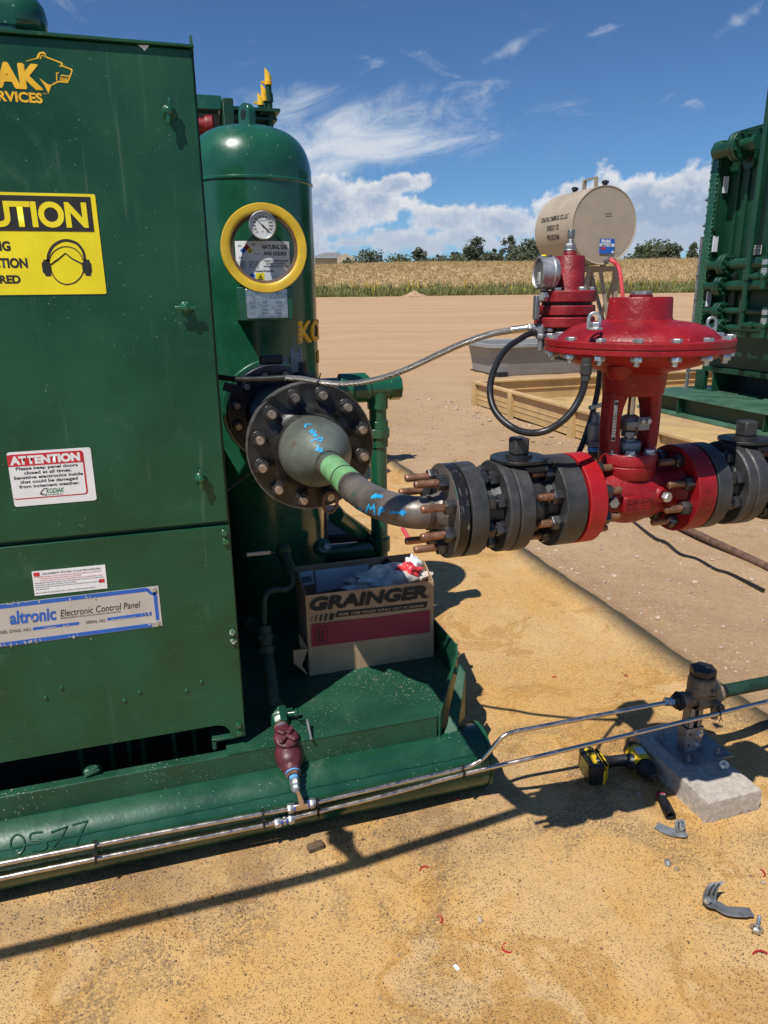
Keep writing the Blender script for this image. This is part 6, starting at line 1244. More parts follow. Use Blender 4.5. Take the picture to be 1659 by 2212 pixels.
ub = zz(6, 995, 265, y=ty).z; m = MB(); m.cyl((tcn.x, ty, ub-.03), (tcn.x, ty, ub+.03), .046, n=24); m.cyl((tcn.x-.6, ty+.05, ub-.02), (tcn.x, ty, ub-.02), .035, n=20); m.build('lower_fitting', 'green2', vp, bev=.002)
m = MB(); m.cyl(zz(6, 745, 95, y=2.75), zz(6, 950, 235, y=2.95), .035, n=20); m.build('slanted_pipe', 'green2', vp)

# ================================================================== STRAINER VALVE, STRUT POST, CONCRETE BLOCK
cbk = MB(); bxn, byn = 1.445, 1.466; L_, W_ = .388, .200; ZB = .0725
rnc = random.Random(6); NX, NY = 26, 50
def blk():
    m = MB(); g = {}
    def P(i, j, k): return V((bxn+W_*i/NX, byn+L_*j/NY, ZB*k/8))
    faces = []
    for (A, B, f) in ((NX, NY, lambda a, b: (a, b, 8)), (NX, NY, lambda a, b: (a, b, 0)), (NX, 8, lambda a, b: (a, 0, b)), (NX, 8, lambda a, b: (a, NY, b)), (NY, 8, lambda a, b: (0, a, b)), (NY, 8, lambda a, b: (NX, a, b))):
        for a in range(A):
            for b in range(B):
                q = []
                for da, db in ((0, 0), (1, 0), (1, 1), (0, 1)):
                    key = f(a+da, b+db)
                    if key not in g: g[key] = len(g)
                    q.append(g[key])
                faces.append(tuple(q))
    vs_ = [None]*len(g)
    for key, i in g.items():
        p = P(*key); e = sum(1 for c, mx in zip(key, (NX, NY, 8)) if c in (0, mx)); amp = .00028 if e == 1 else .0011
        p += V((rnc.gauss(0, amp), rnc.gauss(0, amp), rnc.gauss(0, amp))) if key[2] > 0 else V((rnc.gauss(0, .002), rnc.gauss(0, .002), 0))
        if e >= 2: c0 = V((bxn+W_/2, byn+L_/2, ZB/2)); p += (c0-p).normalized()*.0015*rnc.random()
        vs_[i] = p
    m.add(vs_, faces); return m
tag(blk().build('concrete_block', 'concrete', ang=50), 'solid grey concrete block lying on the tan liner under the strut post', 'concrete block')
ZB += .0015
spx, spy = 1.572, 1.712
pb = thing('strut_post', 'galvanised slotted strut post on a square base plate bolted to the concrete block', 'post', (1.59, 1.715, ZB))
PXW = .0335
m = MB(); m.b2((1.500, 1.630, ZB), (1.682, 1.800, ZB+.005)); m.build('base_plate', 'galv', pb, bev=.001)
ptop = .285
m = MB(); th = .0028; y0 = spy-.021; y1 = spy+.021; zc = ZB+.092
# outer clamp channel then the inner slotted strut
m.b2((spx-PXW, y0, ZB+.005), (spx+PXW, y0+th, zc)); m.b2((spx-PXW, y0+th, ZB+.005), (spx-PXW+th, y1, zc)); m.b2((spx+PXW-th, y0+th, ZB+.005), (spx+PXW, y1, zc)); m.b2((spx-PXW+th, y1-th, ZB+.005), (spx+PXW-th, y1, zc)); m.build('post_socket', 'galv', pb, bev=.001)
m = MB(); w2 = .0255; m.b2((spx-w2, y0+.004, ZB+.02), (spx-w2+th, y1-.004, ptop)); m.b2((spx+w2-th, y0+.004, ZB+.02), (spx+w2, y1-.004, ptop)); m.b2((spx-w2, y1-.007, ZB+.02), (spx+w2, y1-.004, ptop)); m.b2((spx-w2, y0+.004, ZB+.02), (spx-.008, y0+.007, ptop)); m.b2((spx+.008, y0+.004, ZB+.02), (spx+w2, y0+.007, ptop)); m.b2((spx-.012, y0+.015, ZB+.02), (spx+.012, y0+.018, ptop)); m.build('strut', 'galv', pb)
for zb, xo in ((ZB+.028, .013), (ZB+.068, .016)):
    m = MB(); m.lathe((spx+xo, y0, zb), -YA, [(0, 0), (.0145, 0), (.0145, .002), (0, .002)], 24); m.hexn((spx+xo, y0-.002, zb), -YA, .0098, 0, .008); m.build('strut_bolt', 'zinc', pb)
for zb, xo in ((ZB+.030, -.020), (ZB+.072, -.018)): m = MB(); m.cyl((spx+xo, y0+.0005, zb), (spx+xo, y0-.0004, zb), .0048, n=16); m.build('strut_hole', 'dark', pb)
for xx, yy in ((1.517, 1.782), (1.519, 1.650), (1.664, 1.782), (1.636, 1.652)):
    m = MB(); o = V((xx, yy, ZB+.005)); m.lathe(o, ZA, [(0, 0), (.013, 0), (.013, .002), (0, .002)], 20); m.hexn(o+ZA*.002, ZA, .0098, 0, .010); m.cyl(o+ZA*.01, o+ZA*.026, .0052, n=12); m.build('anchor_bolt', 'galv', pb)
m = MB(); o = zz(13, 1385, 870, z=ZB+.010); ax = V((-.6, -.45, .2)).normalized(); m.cyl(o-ax*.012, o+ax*.016, .0060, n=14); m.lathe(o-ax*.010, ax, [(.006, 0), (.0145, 0), (.0145, .002), (.006, .002)], 22); m.hexn(o-ax*.012, -ax, .0105, 0, .008); tag(m.build('loose_bolt', 'zinc'), 'loose zinc bolt and washer lying on the concrete block', 'bolt')
# strainer valve body
sy = spy-.01
def tvp(px, py, dy=0): return zz(13, px, py, y=sy+dy)
cz_top = tvp(1237, 300).z; cxx = tvp(1240, 420).x; inz = tvp(1110, 470).z; 
sv = thing('strainer_valve', 'olive grey cast strainer valve with big black hex cap on the strut post', 'valve', (cxx, sy, ptop))
zc0, zc1 = tvp(1240, 520, -.03).z, tvp(1240, 335, -.03).z-.011
m = MB(); m.lathe((cxx, sy, 0), ZA, [(0, zc0-.005), (.022, zc0-.004), (.034, zc0+.010), (.041, zc0+.030), (.044, zc0+.055), (.043, zc1-.012), (.040, zc1-.002), (.036, zc1+.002), (0, zc1+.002)], 32)
axz = inz
m.lathe((cxx-.078, sy, axz), XA, [(0, 0), (.026, 0), (.028, .003), (.028, .018), (.024, .024), (.026, .05), (.03, .07)], 28)
o = V((cxx+.025, sy, axz+.004)); m.lathe(o, XA, [(.030, 0), (.028, .030), (.030, .036), (.031, .050), (.028, .052), (0, .052)], 28)
m.cyl((cxx+.03, sy-.02, axz-.005), (cxx+.03, sy-.055, axz-.012), .015, n=18); m.cyl((cxx+.028, sy-.035, axz-.022), (cxx+.028, sy-.045, axz-.060), .011, n=14)
m.sphere((cxx+.010, sy-.004, (zc0+zc1)/2+.004), .046, 28, 16, (1.22, .95, .98)); m.lathe((cxx-.03, sy, axz), XA, [(.036, 0), (.040, .012), (.040, .05), (.037, .085), (.030, .10)], 28); m.build('body', 'tv_body', sv, ang=45, bev=.001)
m = MB(); m.lathe((cxx, sy, zc1), ZA, [(.039, 0), (.0405, .004), (.0395, .008), (0, .008)], 32); m.hexn((cxx, sy, zc1+.006), ZA, .0415, 0, .027, (.35, .95, 0)); cap = m.build('hex_cap', 'blackplastic', sv, bev=.002)
m = MB(); m.hexn((cxx+.033, sy-.055, axz-.012), V((0, -1, -.2)), .0145, 0, .010); m.build('side_plug', 'tv_body', sv)
def svc(a, b): dz_ = (b-((zc0+zc1)/2+.004))/(.046*.98); rr0 = math.sqrt(max(.2, 1-dz_*dz_)); ax_ = a/(.046*1.22); return V((cxx+.010+.046*1.22*math.sin(ax_)*rr0, sy-.004-(.046*.95*math.cos(ax_)*rr0+.0012), b))
text(sv, 'TV', 'blackplastic', (-.014, .016, zc0+.058, zc0+.074), (0, 0, 0), XA, ZA, -YA, conform=svc, bold=.04); text(sv, 'SPECIAL', 'blackplastic', (-.016, .018, zc0+.045, zc0+.053), (0, 0, 0), XA, ZA, -YA, conform=svc, bold=.03); text(sv, 'WCB', 'blackplastic', (-.010, .012, zc0+.030, zc0+.038), (0, 0, 0), XA, ZA, -YA, conform=svc, bold=.03)
text(cap, 'CAP', 'tv_body', (-.012, .012, -.005, .005), (cxx, sy-.012, zc1+.0335), XA, YA, ZA, lift=.0006, bold=.03)
m = MB(); m.hexn((cxx-.077, sy, axz), -XA, .0315, 0, .012); m.hexn((cxx-.090, sy, axz), -XA, .0245, -.002, .010); sb = m.build('bushing', 'steel_dark', sv)
m = MB(); m.lathe((cxx-.0755, sy, axz), -XA, [(.018, 0), (.0245, 0), (.0245, .003), (.018, .003)], 22); m.lathe((cxx-.089, sy, axz), -XA, [(.012, 0), (.019, 0), (.019, .0025), (.012, .0025)], 22); m.build('thread_tape', 'tape_blue', sb)
m = MB(); te = UP_[-1]; pe = V((cxx-.099, sy, axz)); dd = (te-pe).normalized(); m.hexn(pe, dd, .0145, 0, .016); m.lathe(pe+dd*.015, dd, [(0, 0), (.0135, 0), (.0135, .003), (0, .003)], 20); m.hexn(pe+dd*.019, dd, .0138, 0, .014); m.cyl(pe+dd*.03, te-dd*.01, TR+.0003, n=14); m.build('tube_fitting', 'zinc', sv)
gp = thing('green_pipe', 'dark green pipe leaving the strainer valve toward the right edge', 'pipe', (1.75, sy, axz))
e0 = V((cxx+.073, sy, axz+.004)); m = MB(); m.cyl(e0, e0+XA*1.2, .0215, n=24); m.build('pipe', 'green_dull', gp); m = MB(); m.cyl(e0, e0+XA*.022, .0235, n=24); m.build('threaded_end', 'steel_dark', gp)
m = MB(); tq = at(1553, 1541, y=1.629); m.ring(tq-XA*.002, XA, TR-.0005, TR+.0018, 0, .004, 16); m.tube([tq-YA*.008, tq-YA*.012-ZA*.012, tq-YA*.012-ZA*.020+XA*.006], .0014, 6); m.tube([tq-YA*.010-ZA*.008, tq-YA*.012-ZA*.022-XA*.006], .0014, 6); m.tube([tq+ZA*.005, tq+ZA*.03-XA*.003, V((cxx+.03, sy-.045, axz-.03))], .0012, 6); tag(m.build('wire_tie', 'blackplastic'), 'thin dark wire twisted round the lower tube beside the strainer valve', 'wire')

# ================================================================== IMPACT DRIVER
M['batt_sheen'] = simple('battery_base_sheen', (.10, .095, .020), .3, 0, .3, 30)  # yellowish sheen of the black base put into its colour
# local axes: handle runs along ha on the ground, the barrel axis across it
bat_c = V((1.243, 1.775, 0)); head_c = V((1.425, 1.745, 0))
ha = (head_c-bat_c); HLn = ha.length; ha.normalize(); fa_ = V((ha.y, -ha.x, 0))     # fa_: way the bit points (towards the viewer)
DM = Mx((ha, fa_, ZA)).transposed().to_4x4(); DM.translation = bat_c
idr = thing('impact_driver', 'yellow and black cordless impact driver lying on its side by the concrete block', 'power tool', bat_c)
def LB(): return MB(DM)
TZ = .037
def rbox(m, x0, x1, y0, y1, z0, z1, c=.01):
    return m.prism([(x0+c, y0), (x1-c, y0), (x1, y0+c), (x1, y1-c), (x1-c, y1), (x0+c, y1), (x0, y1-c), (x0, y0+c)], (0, 0, z0), XA, YA, (0, 0, z1-z0))
m = LB(); rbox(m, -.026, .024, -.058, .058, .002, .074, .010); bt = m.build('battery', 'blackplastic', idr, bev=.006)
m = LB(); rbox(m, -.0285, -.020, -.046, .046, .010, .066, .006); m.build('battery_base', 'batt_sheen', bt, bev=.004)
m = LB(); m.prism([(-.012, -.040), (.012, -.046), (.013, .005), (.004, .020), (.006, .044), (-.012, .040)], (0, 0, .0735), XA, YA, (0, 0, .0016)); m.build('battery_label', 'tool_yellow', bt)
m = LB(); m.prism([(.016, .030), (.0255, .030), (.0255, .059), (.016, .059)], (0, 0, .004), XA, YA, (0, 0, .050)); m.build('battery_clip', 'tool_yellow', bt, bev=.002)
m = LB()
for i in range(4): m.b2((-.02+i*.010, .0575, .012), (-.014+i*.010, .0595, .060))
m.build('battery_ribs', 'blackplastic', bt)
loc = lambda x, y, z: DM @ V((x, y, z))
dx_, dy_ = (DM.to_3x3() @ V((1, 0, 0))), (DM.to_3x3() @ V((0, 1, 0)))
text(bt, 'XR', 'black', (-.012, .022, -.006, .009), loc(0, -.012, .0755), -dy_, dx_, ZA, lift=.0006, bold=.05); text(bt, '20V', 'label_white', (-.008, .008, -.004, .004), loc(-.002, -.050, .0755), -dy_, dx_, ZA, lift=.0006, bold=.03); text(bt, '5', 'label_white', (-.003, .003, -.005, .005), loc(.008, .028, .0755), -dy_, dx_, ZA, lift=.0006, bold=.03); text(bt, 'DEWALT', 'black', (-.014, .014, -.003, .003), loc(.008, -.02, .0755), -dy_, dx_, ZA, lift=.0008, bold=.05)
# foot of the handle, grip, trigger
m = LB(); rbox(m, .022, .042, -.046, .050, .010, .066, .012); m.build('handle_foot', 'tool_yellow', idr, bev=.005)
m = LB(); ring = []; P_ = [(.038, -.004, .026, .030), (.060, -.010, .019, .021), (.085, -.013, .0175, .019), (.110, -.012, .019, .020), (.135, -.008, .024, .022), (.150, -.004, .030, .024)]
N = 16; vs_ = []; fs_ = []
for x, y, ry, rz in P_:
    for k in range(N): a = 2*math.pi*k/N; vs_.append((x, y+ry*math.cos(a), TZ+rz*math.sin(a)))
for i in range(len(P_)-1):
    for k in range(N): fs_.append((i*N+k, i*N+(k+1) % N, (i+1)*N+(k+1) % N, (i+1)*N+k))
fs_ += [tuple(range(N)), tuple(range(len(vs_)-N, len(vs_)))]; m.add(vs_, fs_); m.build('grip', 'blackplastic', idr, ang=60)
m = LB(); m.prism([(.112, .012), (.142, .018), (.146, .038), (.132, .034), (.120, .026)], (0, 0, TZ-.010), XA, YA, (0, 0, .020)); m.build('trigger', 'blackplastic', idr, bev=.003)
m = LB(); bc = (.172, -.062, TZ); m.lathe(bc, YA, [(0, -.012), (.022, -.012), (.029, -.006), (.031, .002), (.031, .014)], 32); m.build('motor_cap', 'blackplastic', idr)
m = LB(); m.lathe(bc, YA, [(.0305, .010), (.0325, .012), (.0325, .088), (.0305, .092)], 32); mh = m.build('motor_housing', 'tool_yellow', idr)
m = LB(); m.b2((.160, -.030, TZ+.0275), (.188, .006, TZ+.0335)); m.build('spec_label', 'label_white', mh)
m = LB()
for i in range(4): m.b2((.152+i*.008, -.066+.0, TZ+.022), (.156+i*.008, -.042, TZ+.0325))
m.build('vents', 'dark', mh)
m = LB(); m.lathe((.172, .036, TZ), YA, [(.0305, 0), (.0325, .002), (.0315, .010), (.027, .018), (.019, .040), (.016, .050), (.016, .058), (.010, .060), (.010, .066), (0, .066)], 32); m.build('nose', 'blackplastic', idr)
m = LB(); m.lathe((.172, .070, TZ), YA, [(.0105, 0), (.0125, 0), (.0125, .012), (.0105, .013), (.0085, .016), (0, .016)], 20); m.build('bit_collar', 'steel_dark', idr)
s0, s1 = zz(13, 990, 1045, z=.019), zz(13, 1050, 1168, z=.017); sdv = (s1-s0).normalized(); SL = (s1-s0).length+.01
m = MB(); m.lathe(s0, sdv, [(0, 0), (.0125, 0), (.0145, .002), (.0145, .026), (.0125, .030), (.0125, .034), (.0155, .040), (.0165, .046), (.0165, SL), (.011, SL), (.010, SL-.018), (0, SL-.018)], 28)
so_ = m.build('impact_socket', 'steel_dark'); tag(so_, 'black deep impact socket with red band lying in front of the driver', 'socket'); WL[so_.name] = so_.location.copy()
m = MB(); m.lathe(s0+sdv*.010, sdv, [(.0146, 0), (.0150, 0), (.0150, .006), (.0146, .006)], 28); m.build('red_band', 'decal_red', so_)
text(so_, '9/16', 'label_white', (-.008, .008, -.003, .003), s0+sdv*.021+ZA*.0148, sdv.cross(ZA).normalized(), -sdv, ZA, lift=.0004)

# ================================================================== LOOSE HARDWARE ON THE LINER
def pclamp(lab, strap, nut_at, stand, W_=.034):
    """half of a strut pipe clamp: flat tongue, curved band and bolt"""
    t = thing('pipe_clamp', lab, 'pipe clamp', strap[0], 'loose pipe clamps on the liner')
    for nm, path in (('band', strap), ('upright_band', stand)):
        m = MB(); S = spline(path, 6); vs_ = []; fs_ = []
        for i, p in enumerate(S):
            tt = (S[min(i+1, len(S)-1)]-S[max(i-1, 0)]).normalized(); wv = path_w[nm](tt); wv.normalize(); nn = wv.cross(tt).normalized()*.0016; w2 = W_/2*(1 if 2 < i < len(S)-3 else .86)
            vs_ += [p+wv*w2+nn, p-wv*w2+nn, p-wv*w2-nn, p+wv*w2-nn]
        for i in range(len(S)-1):
            for k in range(4): fs_.append((4*i+k, 4*i+(k+1) % 4, 4*i+4+(k+1) % 4, 4*i+4+k))
        fs_ += [(0, 1, 2, 3), tuple(4*len(S)-4+k for k in range(4))]; m.add(vs_, fs_); bo_ = m.build(nm, 'galv', t, ang=50)
        if nm == 'upright_band':
            wv = path_w[nm](ZA).normalized()
            for sg in (-.16, .20):
                c_ = [p+wv*(W_*sg)-YA*.0022 for p in S[len(S)//3:-len(S)//5]]; MB().tube(c_, .0021, 8).build('slot', 'dark', bo_)
    m = MB(); m.lathe(nut_at, V((.3, -.5, .8)), [(0, -.006), (.009, -.006), (.009, 0), (.0075, .001), (.0075, .006), (.004, .007), (0, .005)], 16); m.build('clamp_screw', 'zinc', t)
    return t
path_w = {'band': lambda tt: ZA.cross(tt)*1.0+ZA*.18, 'upright_band': lambda tt: V((1, -.22, .02))}
G = lambda k, a, b_, z=0.0: zz(k, a, b_, z=z)
pclamp('galvanised pipe clamp half lying near the right edge by the loose bolt', [G(14, 1585, 392, .012), G(14, 1520, 392, .012), G(14, 1470, 385, .012), G(14, 1430, 362, .014), G(14, 1395, 352, .018), G(14, 1372, 345, .022)], G(14, 1386, 338, .034), [G(14, 1398, 356, .016), G(14, 1394, 335, .026), G(14, 1400, 305, .044), G(14, 1412, 278, .058), G(14, 1428, 262, .064), G(14, 1440, 256, .066)], .036)
pclamp('galvanised pipe clamp half lying below the black impact socket', [G(13, 968, 1240, .008), G(13, 1010, 1262, .008), G(13, 1050, 1278, .010), G(13, 1090, 1285, .012), G(13, 1125, 1288, .014), G(13, 1150, 1282, .016)], G(13, 1128, 1248, .034), [G(13, 1128, 1288, .012), G(13, 1118, 1266, .024), G(13, 1114, 1240, .036), G(13, 1112, 1218, .044), G(13, 1114, 1206, .047)], .030)
def bolt_on_ground(tip, head, lab):
    d = (head-tip).normalized(); L = (head-tip).length; m = MB(); pr = [(0, 0), (.003, 0)]; h = .002
    while h < L-.014: pr += [(.0052, h), (.0046, h+.0011)]; h += .0022
    pr += [(.0054, L-.012), (.0054, L-.004), (0, L-.004)]; m.lathe(tip, d, pr, 14); m.lathe(tip+d*(L-.012), d, [(.005, 0), (.0165, .001), (.0165, .003), (.005, .004)], 26); m.hexn(tip+d*(L-.006), d, .0105, 0, .008); return tag(m.build('hex_bolt', 'zinc'), lab, 'bolt')
bolt_on_ground(G(14, 1622, 408, .030), G(14, 1605, 482, .011), 'zinc hex bolt with washer lying beside the right hand pipe clamp')
m = MB(); c = G(14, 1208, 172, .006); m.hexn(c, V((.5, -.6, .5)), .0105, -.006, .006); tag(m.build('hex_nut', 'zinc'), 'single bright hex nut lying on the liner below the clamps', 'nut')
rl = ('red broken seal ring on the shadow side, leftmost of the red rings', 'red broken seal ring lying left of the pale stone', 'red broken seal ring nearest the bottom of the picture', 'red broken seal ring at the right edge above the clamp', 'red broken seal ring at the right edge below the bolt', 'small red ring scrap at the edge of the runner shadow', 'small red ring scrap left of the strainer valve', 'small red ring scrap near the hose shadow')
for i, (k, a, b_, a0, a1, rad) in enumerate(((14, 112, 205, 20, 175, .013), (14, 170, 427, -80, 80, .012), (14, 485, 556, 80, 290, .0135), (14, 1618, 215, -70, 40, .015), (14, 1635, 605, 20, 120, .022), ('B', 905, 1670, 0, 140, .006), (13, 338, 328, 10, 150, .009), (13, 778, 315, -60, 120, .006))):
    c = G(k, a, b_, .003); m = MB(); m.tube([c+V((rad*math.cos(R(t)), rad*math.sin(R(t)), .001+.002*math.sin(R(t*2)))) for t in range(a0, a1+1, 10)], .0022, 8); tag(m.build('red_ring', 'bright_red'), rl[i], 'ring scrap', 'red plastic ring scraps on the liner')
sl = ('pale pebble beside the second red ring', 'small tan pebble below the hex nut', 'brown pebble in the middle of the liner', 'little stone at the right edge below the red ring', 'pale stone in the driver shadow near the socket', 'grey pebble above the pale pebble')
rnp = random.Random(21)
for i, (k, a, b_, s) in enumerate(((14, 360, 433, .009), (14, 1245, 200, .006), (14, 680, 168, .005), (14, 1637, 263, .006), (13, 858, 1055, .012), (14, 432, 322, .005))):
    c = G(k, a, b_, .0); m = MB(); rock(m, (c.x, c.y, s*.4), s, rnp); tag(m.build('pebble', 'stone', ang=50), sl[i], 'pebble', 'loose pebbles on the liner')
c = G(4, 1610, 620, .008); m = MB(); m.box(c, (.048, .026, .016), (V((.98, .15, 0)), V((-.15, .98, 0)), ZA)); m.box(c+V((.004, .018, .002)), (.006, .016, .006)); tag(m.build('wood_scrap', 'brown_wood', bev=.003), 'small dark wooden block lying below the steel tubes', 'scrap')
c = G(14, 255, 643, .003); m = MB(); m.box(c, (.008, .016, .004), (V((.95, .3, 0)), V((-.3, .95, 0)), ZA)); tag(m.build('white_chip', 'white'), 'tiny white plastic chip on the liner near the bottom', 'scrap')
# added out-of-view pipe standing in for the unknown caster of the liner's shadow line
oz = 2.02; oh = thing('shadow_caster_pipe', 'added stand-in pipe overhead, out of view, that casts the long shadow line', 'pipe', (-2.4, .9, 0))
gpts = [(-3.2, 1.60), (-.52, 1.612), (.25, 1.624), (.42, 1.632), (.62, 1.655), (1.02, 1.70)]
P_ = [V((x-SA*oz, y-SB*oz, oz)) for x, y in gpts]
m = MB(); m.tube(P_, .019, 16); m.build('pipe', 'steel_dark', oh)
m = MB(); b0 = V((.405-SA*oz, 1.625-SB*oz, oz)); m.tube([b0, b0+V((-.015, .055, .0)), b0+V((-.025, .10, .0)), b0+V((-.04, .165, 0))], [.022, .020, .030, .026], 14); m.box(b0+V((-.028, .12, 0)), (.07, .03, .03)); m.build('knob_caster', 'steel_dark', oh)  # added branch shaped to throw the knob of the shadow line
m = MB(); q = P_[0]+V((.4, 0, 0)); m.cyl((q.x, q.y, 0), (q.x, q.y, oz), .03, n=14); m.build('support_post', 'steel_dark', oh)
# ================================================================== EQUIPMENT SEEN OVER THE CABINET
ey = 5.2
fr_ = thing('equipment_frame', 'green square steel frame rising behind the cabinet and the vessel dome', 'frame', (0.4, ey, .27))
def q(k, a, b_, y): return zz(k, a, b_, y=y)
t0, t1 = q(1, 1000, 490, ey), q(1, 1135, 500, ey); w0, w1 = q(1, 1132, 500, ey-.1), q(1, 1188, 500, ey-.1)
m = MB(); m.b2((t0.x-1.6, ey-.06, q(1, 1100, 572, ey).z), (w0.x, ey+.06, t1.z)); m.build('top_beam', 'green2', fr_, bev=.006)
m = MB(); m.b2((w0.x, ey-.12, .27), (w1.x, ey+.1, w0.z)); m.build('post', 'green_far', fr_, bev=.006)
m = MB(); m.b2((t0.x-1.6, ey+.15, .27), (w0.x, ey+.2, t1.z-.02)); m.build('back_panel', 'dark', fr_)
c = q(1, 1048, 642, ey-.02); m = MB(); m.lathe((c.x-.16, ey-.02, c.z), XA, [(0, 0), (.045, 0), (.045, .15), (.058, .155), (.062, .17), (.062, .20), (.05, .21), (0, .21)], 32); tag(m.build('red_filter_cap', 'red_dk'), 'round red cap, darkened for its shade, glimpsed between the cabinet edge and the vessel dome', 'cap')  # darker red stands in for the shade the cap sits in
b0, b1 = q(1, 1188, 568, 5.6), q(1, 1418, 572, 5.6); bz0 = q(1, 1300, 610, 5.6).z
pf_ = thing('platform_rail', 'dark steel beam sticking out beyond the vessel lug under three capped pipes', 'beam', (b0.x, 5.6, .27))
m = MB(); m.b2((b0.x-.2, 5.5, b1.z-.02), (b1.x, 5.7, b1.z)); m.b2((b0.x-.2, 5.59, bz0), (b1.x-.02, 5.61, b1.z)); m.b2((b0.x-.2, 5.52, bz0-.015), (b1.x-.02, 5.68, bz0)); m.build('beam', 'green_far', pf_)
zl = q(1, 1300, 662, 5.6).z
m = MB()
for px in (1318, 1352): a = q(1, px, 600, 5.6); m.b2((a.x-.02, 5.58, zl-1.5), (a.x+.02, 5.62, bz0))
m.b2((b0.x-.2, 5.59, zl-.02), (q(1, 1390, 600, 5.6).x, 5.61, zl+.05)); m.build('bracket', 'green_far', pf_)
for i, (px, ptop_, lab) in enumerate(((1367, 345, 'tallest of the three green vent pipes with slant cut yellow cap'), (1345, 425, 'middle of the three green vent pipes with slant cut yellow cap'), (1327, 470, 'shortest of the three green vent pipes with slant cut yellow cap'))):
    yy = 5.55-.0*i; a = q(1, px, ptop_, yy); bt_ = q(1, px+8, 570, yy); bt_.x += .0
    hcap = (a.z-bt_.z)*.32 if i == 0 else (a.z-bt_.z)*.52; r = .0205 if i == 0 else .019; L_p = a.z-bt_.z
    vp_ = thing('vent_pipe', lab, 'vent pipe', (a.x, yy, bt_.z), 'capped vent pipes over the platform beam')
    xx = (a.x+bt_.x)/2; m = MB(); m.cyl((xx, yy, bt_.z-(.6 if i == 0 else .02)), (xx, yy, a.z-hcap), r, n=16); m.cyl((xx, yy, bt_.z+L_p*.22), (xx, yy, bt_.z+L_p*.42), r*1.35, n=16) if i == 0 else None; m.build('pipe', 'green_far', vp_)
    m = MB(); N = 16; lo_ = [V((xx+r*1.12*math.cos(2*math.pi*k/N), yy+r*1.12*math.sin(2*math.pi*k/N), a.z-hcap-.01)) for k in range(N)]; hi_ = [V((p.x, p.y, a.z-.03-(p.x-xx)*1.15)) for p in lo_]
    m.add(lo_+hi_, [(k, (k+1) % N, N+(k+1) % N, N+k) for k in range(N)]+[tuple(range(N)), tuple(range(N, 2*N))]); m.lathe((xx, yy, a.z-hcap-.02), ZA, [(r*1.1, 0), (r*1.3, 0), (r*1.3, .022), (r*1.1, .022)], 16); m.b2((xx-r*2.4, yy-.008, a.z-hcap-.012), (xx, yy+.008, a.z-hcap+.002)); m.build('cap', 'gold', vp_)

# ================================================================== TAN CONTAINMENT TRAY
TX, TYB, TH = 4.27, 9.60, .31
tr_ = thing('containment_tray', 'long tan steel walled containment tray round the second green skid', 'tray', (TX, TYB, 0))
m = MB(); m.b2((TX, 2.2, .02), (TX+.012, TYB, TH)); m.build('side_wall', 'tray', tr_)
m = MB(); m.b2((TX, TYB, .02), (14, TYB+.012, TH)); m.build('back_wall', 'tray', tr_)
m = MB(); m.b2((TX-.045, 2.2, TH), (TX+.05, TYB+.05, TH+.03)); m.b2((TX+.05, TYB-.04, TH), (14, TYB+.05, TH+.03)); m.build('top_rail', 'tray', tr_, bev=.004)
m = MB(); m.b2((TX-.006, 2.2, .10), (TX, TYB, .118)); m.b2((TX-.006, 2.2, .165), (TX, TYB, .175)); m.b2((TX+.05, TYB-.02, .19), (14, TYB, .20)); m.build('pressed_rib', 'tray', tr_)
for yy in (9.56, 8.42, 6.93, 5.5, 4.1, 2.8): m = MB(); m.b2((TX-.055, yy-.045, -.01), (TX, yy+.045, TH)); m.build('wall_post', 'tray', tr_, bev=.004)
def m_floor():
    mm, t, b, g = newmat('stained_tray_floor'); n = t.noise(g, 1.6, 6, .65, .6); c = t.mix(t.ss(n, .35, .65), (.48, .33, .13, 1), (.40, .26, .13, 1)); c = t.mix(t.m('MULTIPLY', t.ss(t.noise(g, 3, 6, .7, 1), .52, .62), .6), c, (.24, .17, .10, 1)); t.put(b.inputs['Base Color'], c); b.inputs['Roughness'].default_value = .7; bump(t, b, t.noise(g, 6, 4), .5, .02); return mm
M['tray_floor'] = m_floor()
m = MB(); m.add([(TX+.012, 2.2, .035), (14, 2.2, .035), (14, TYB, .035), (TX+.012, TYB, .035), (TX+.012, 2.2, .005), (14, 2.2, .005), (14, TYB, .005), (TX+.012, TYB, .005)], [(0, 1, 2, 3), (7, 6, 5, 4)]); m.build('floor', 'tray_floor', tr_)

# ================================================================== SECOND SKID WITH COOLER
SX, SYF, SZ = 6.12, 8.36, .285
s2 = thing('second_skid', 'long green tread plate skid inside the tan tray at the right edge', 'skid', (SX, 7, .04))
m = MB(); m.b2((SX, 3.0, SZ-.02), (12, SYF, SZ)); m.build('tread_deck', 'green_tread', s2)
m = MB(); m.b2((SX+.10, 3.0, .07), (SX+.12, SYF-.02, SZ-.02)); m.b2((SX+.10, SYF-.03, .07), (12, SYF-.02, SZ-.02)); m.build('web', 'green_far', s2)
m = MB(); m.b2((SX-.02, 3.0, .04), (SX+.22, SYF, .07)); m.build('lower_flange', 'green_tread', s2)
m = MB()
for yy in (7.6, 6.2, 4.9): m.b2((SX+.02, yy-.01, .07), (SX+.10, yy+.01, SZ-.02))
m.build('stiffener', 'green_far', s2)
mb_ = MB(); rt = random.Random(3)
for i in range(150):
    for j in range(22):
        yy = 4.6+i*.026; xx = SX+.03+j*.045
        if yy < SYF-.02:
            a = .7 if (i+j) % 2 else -.7; d = V((math.cos(a), math.sin(a), 0)); n_ = V((-d.y, d.x, 0)); c = V((xx, yy, SZ+.0008)); mb_.add([c-d*.014, c+n_*.004+ZA*.003, c+d*.014, c-n_*.004+ZA*.003], [(0, 3, 2, 1)])
mb_.build('tread_pattern', 'green_tread', s2)
HX = 6.72; XC = HX+.16
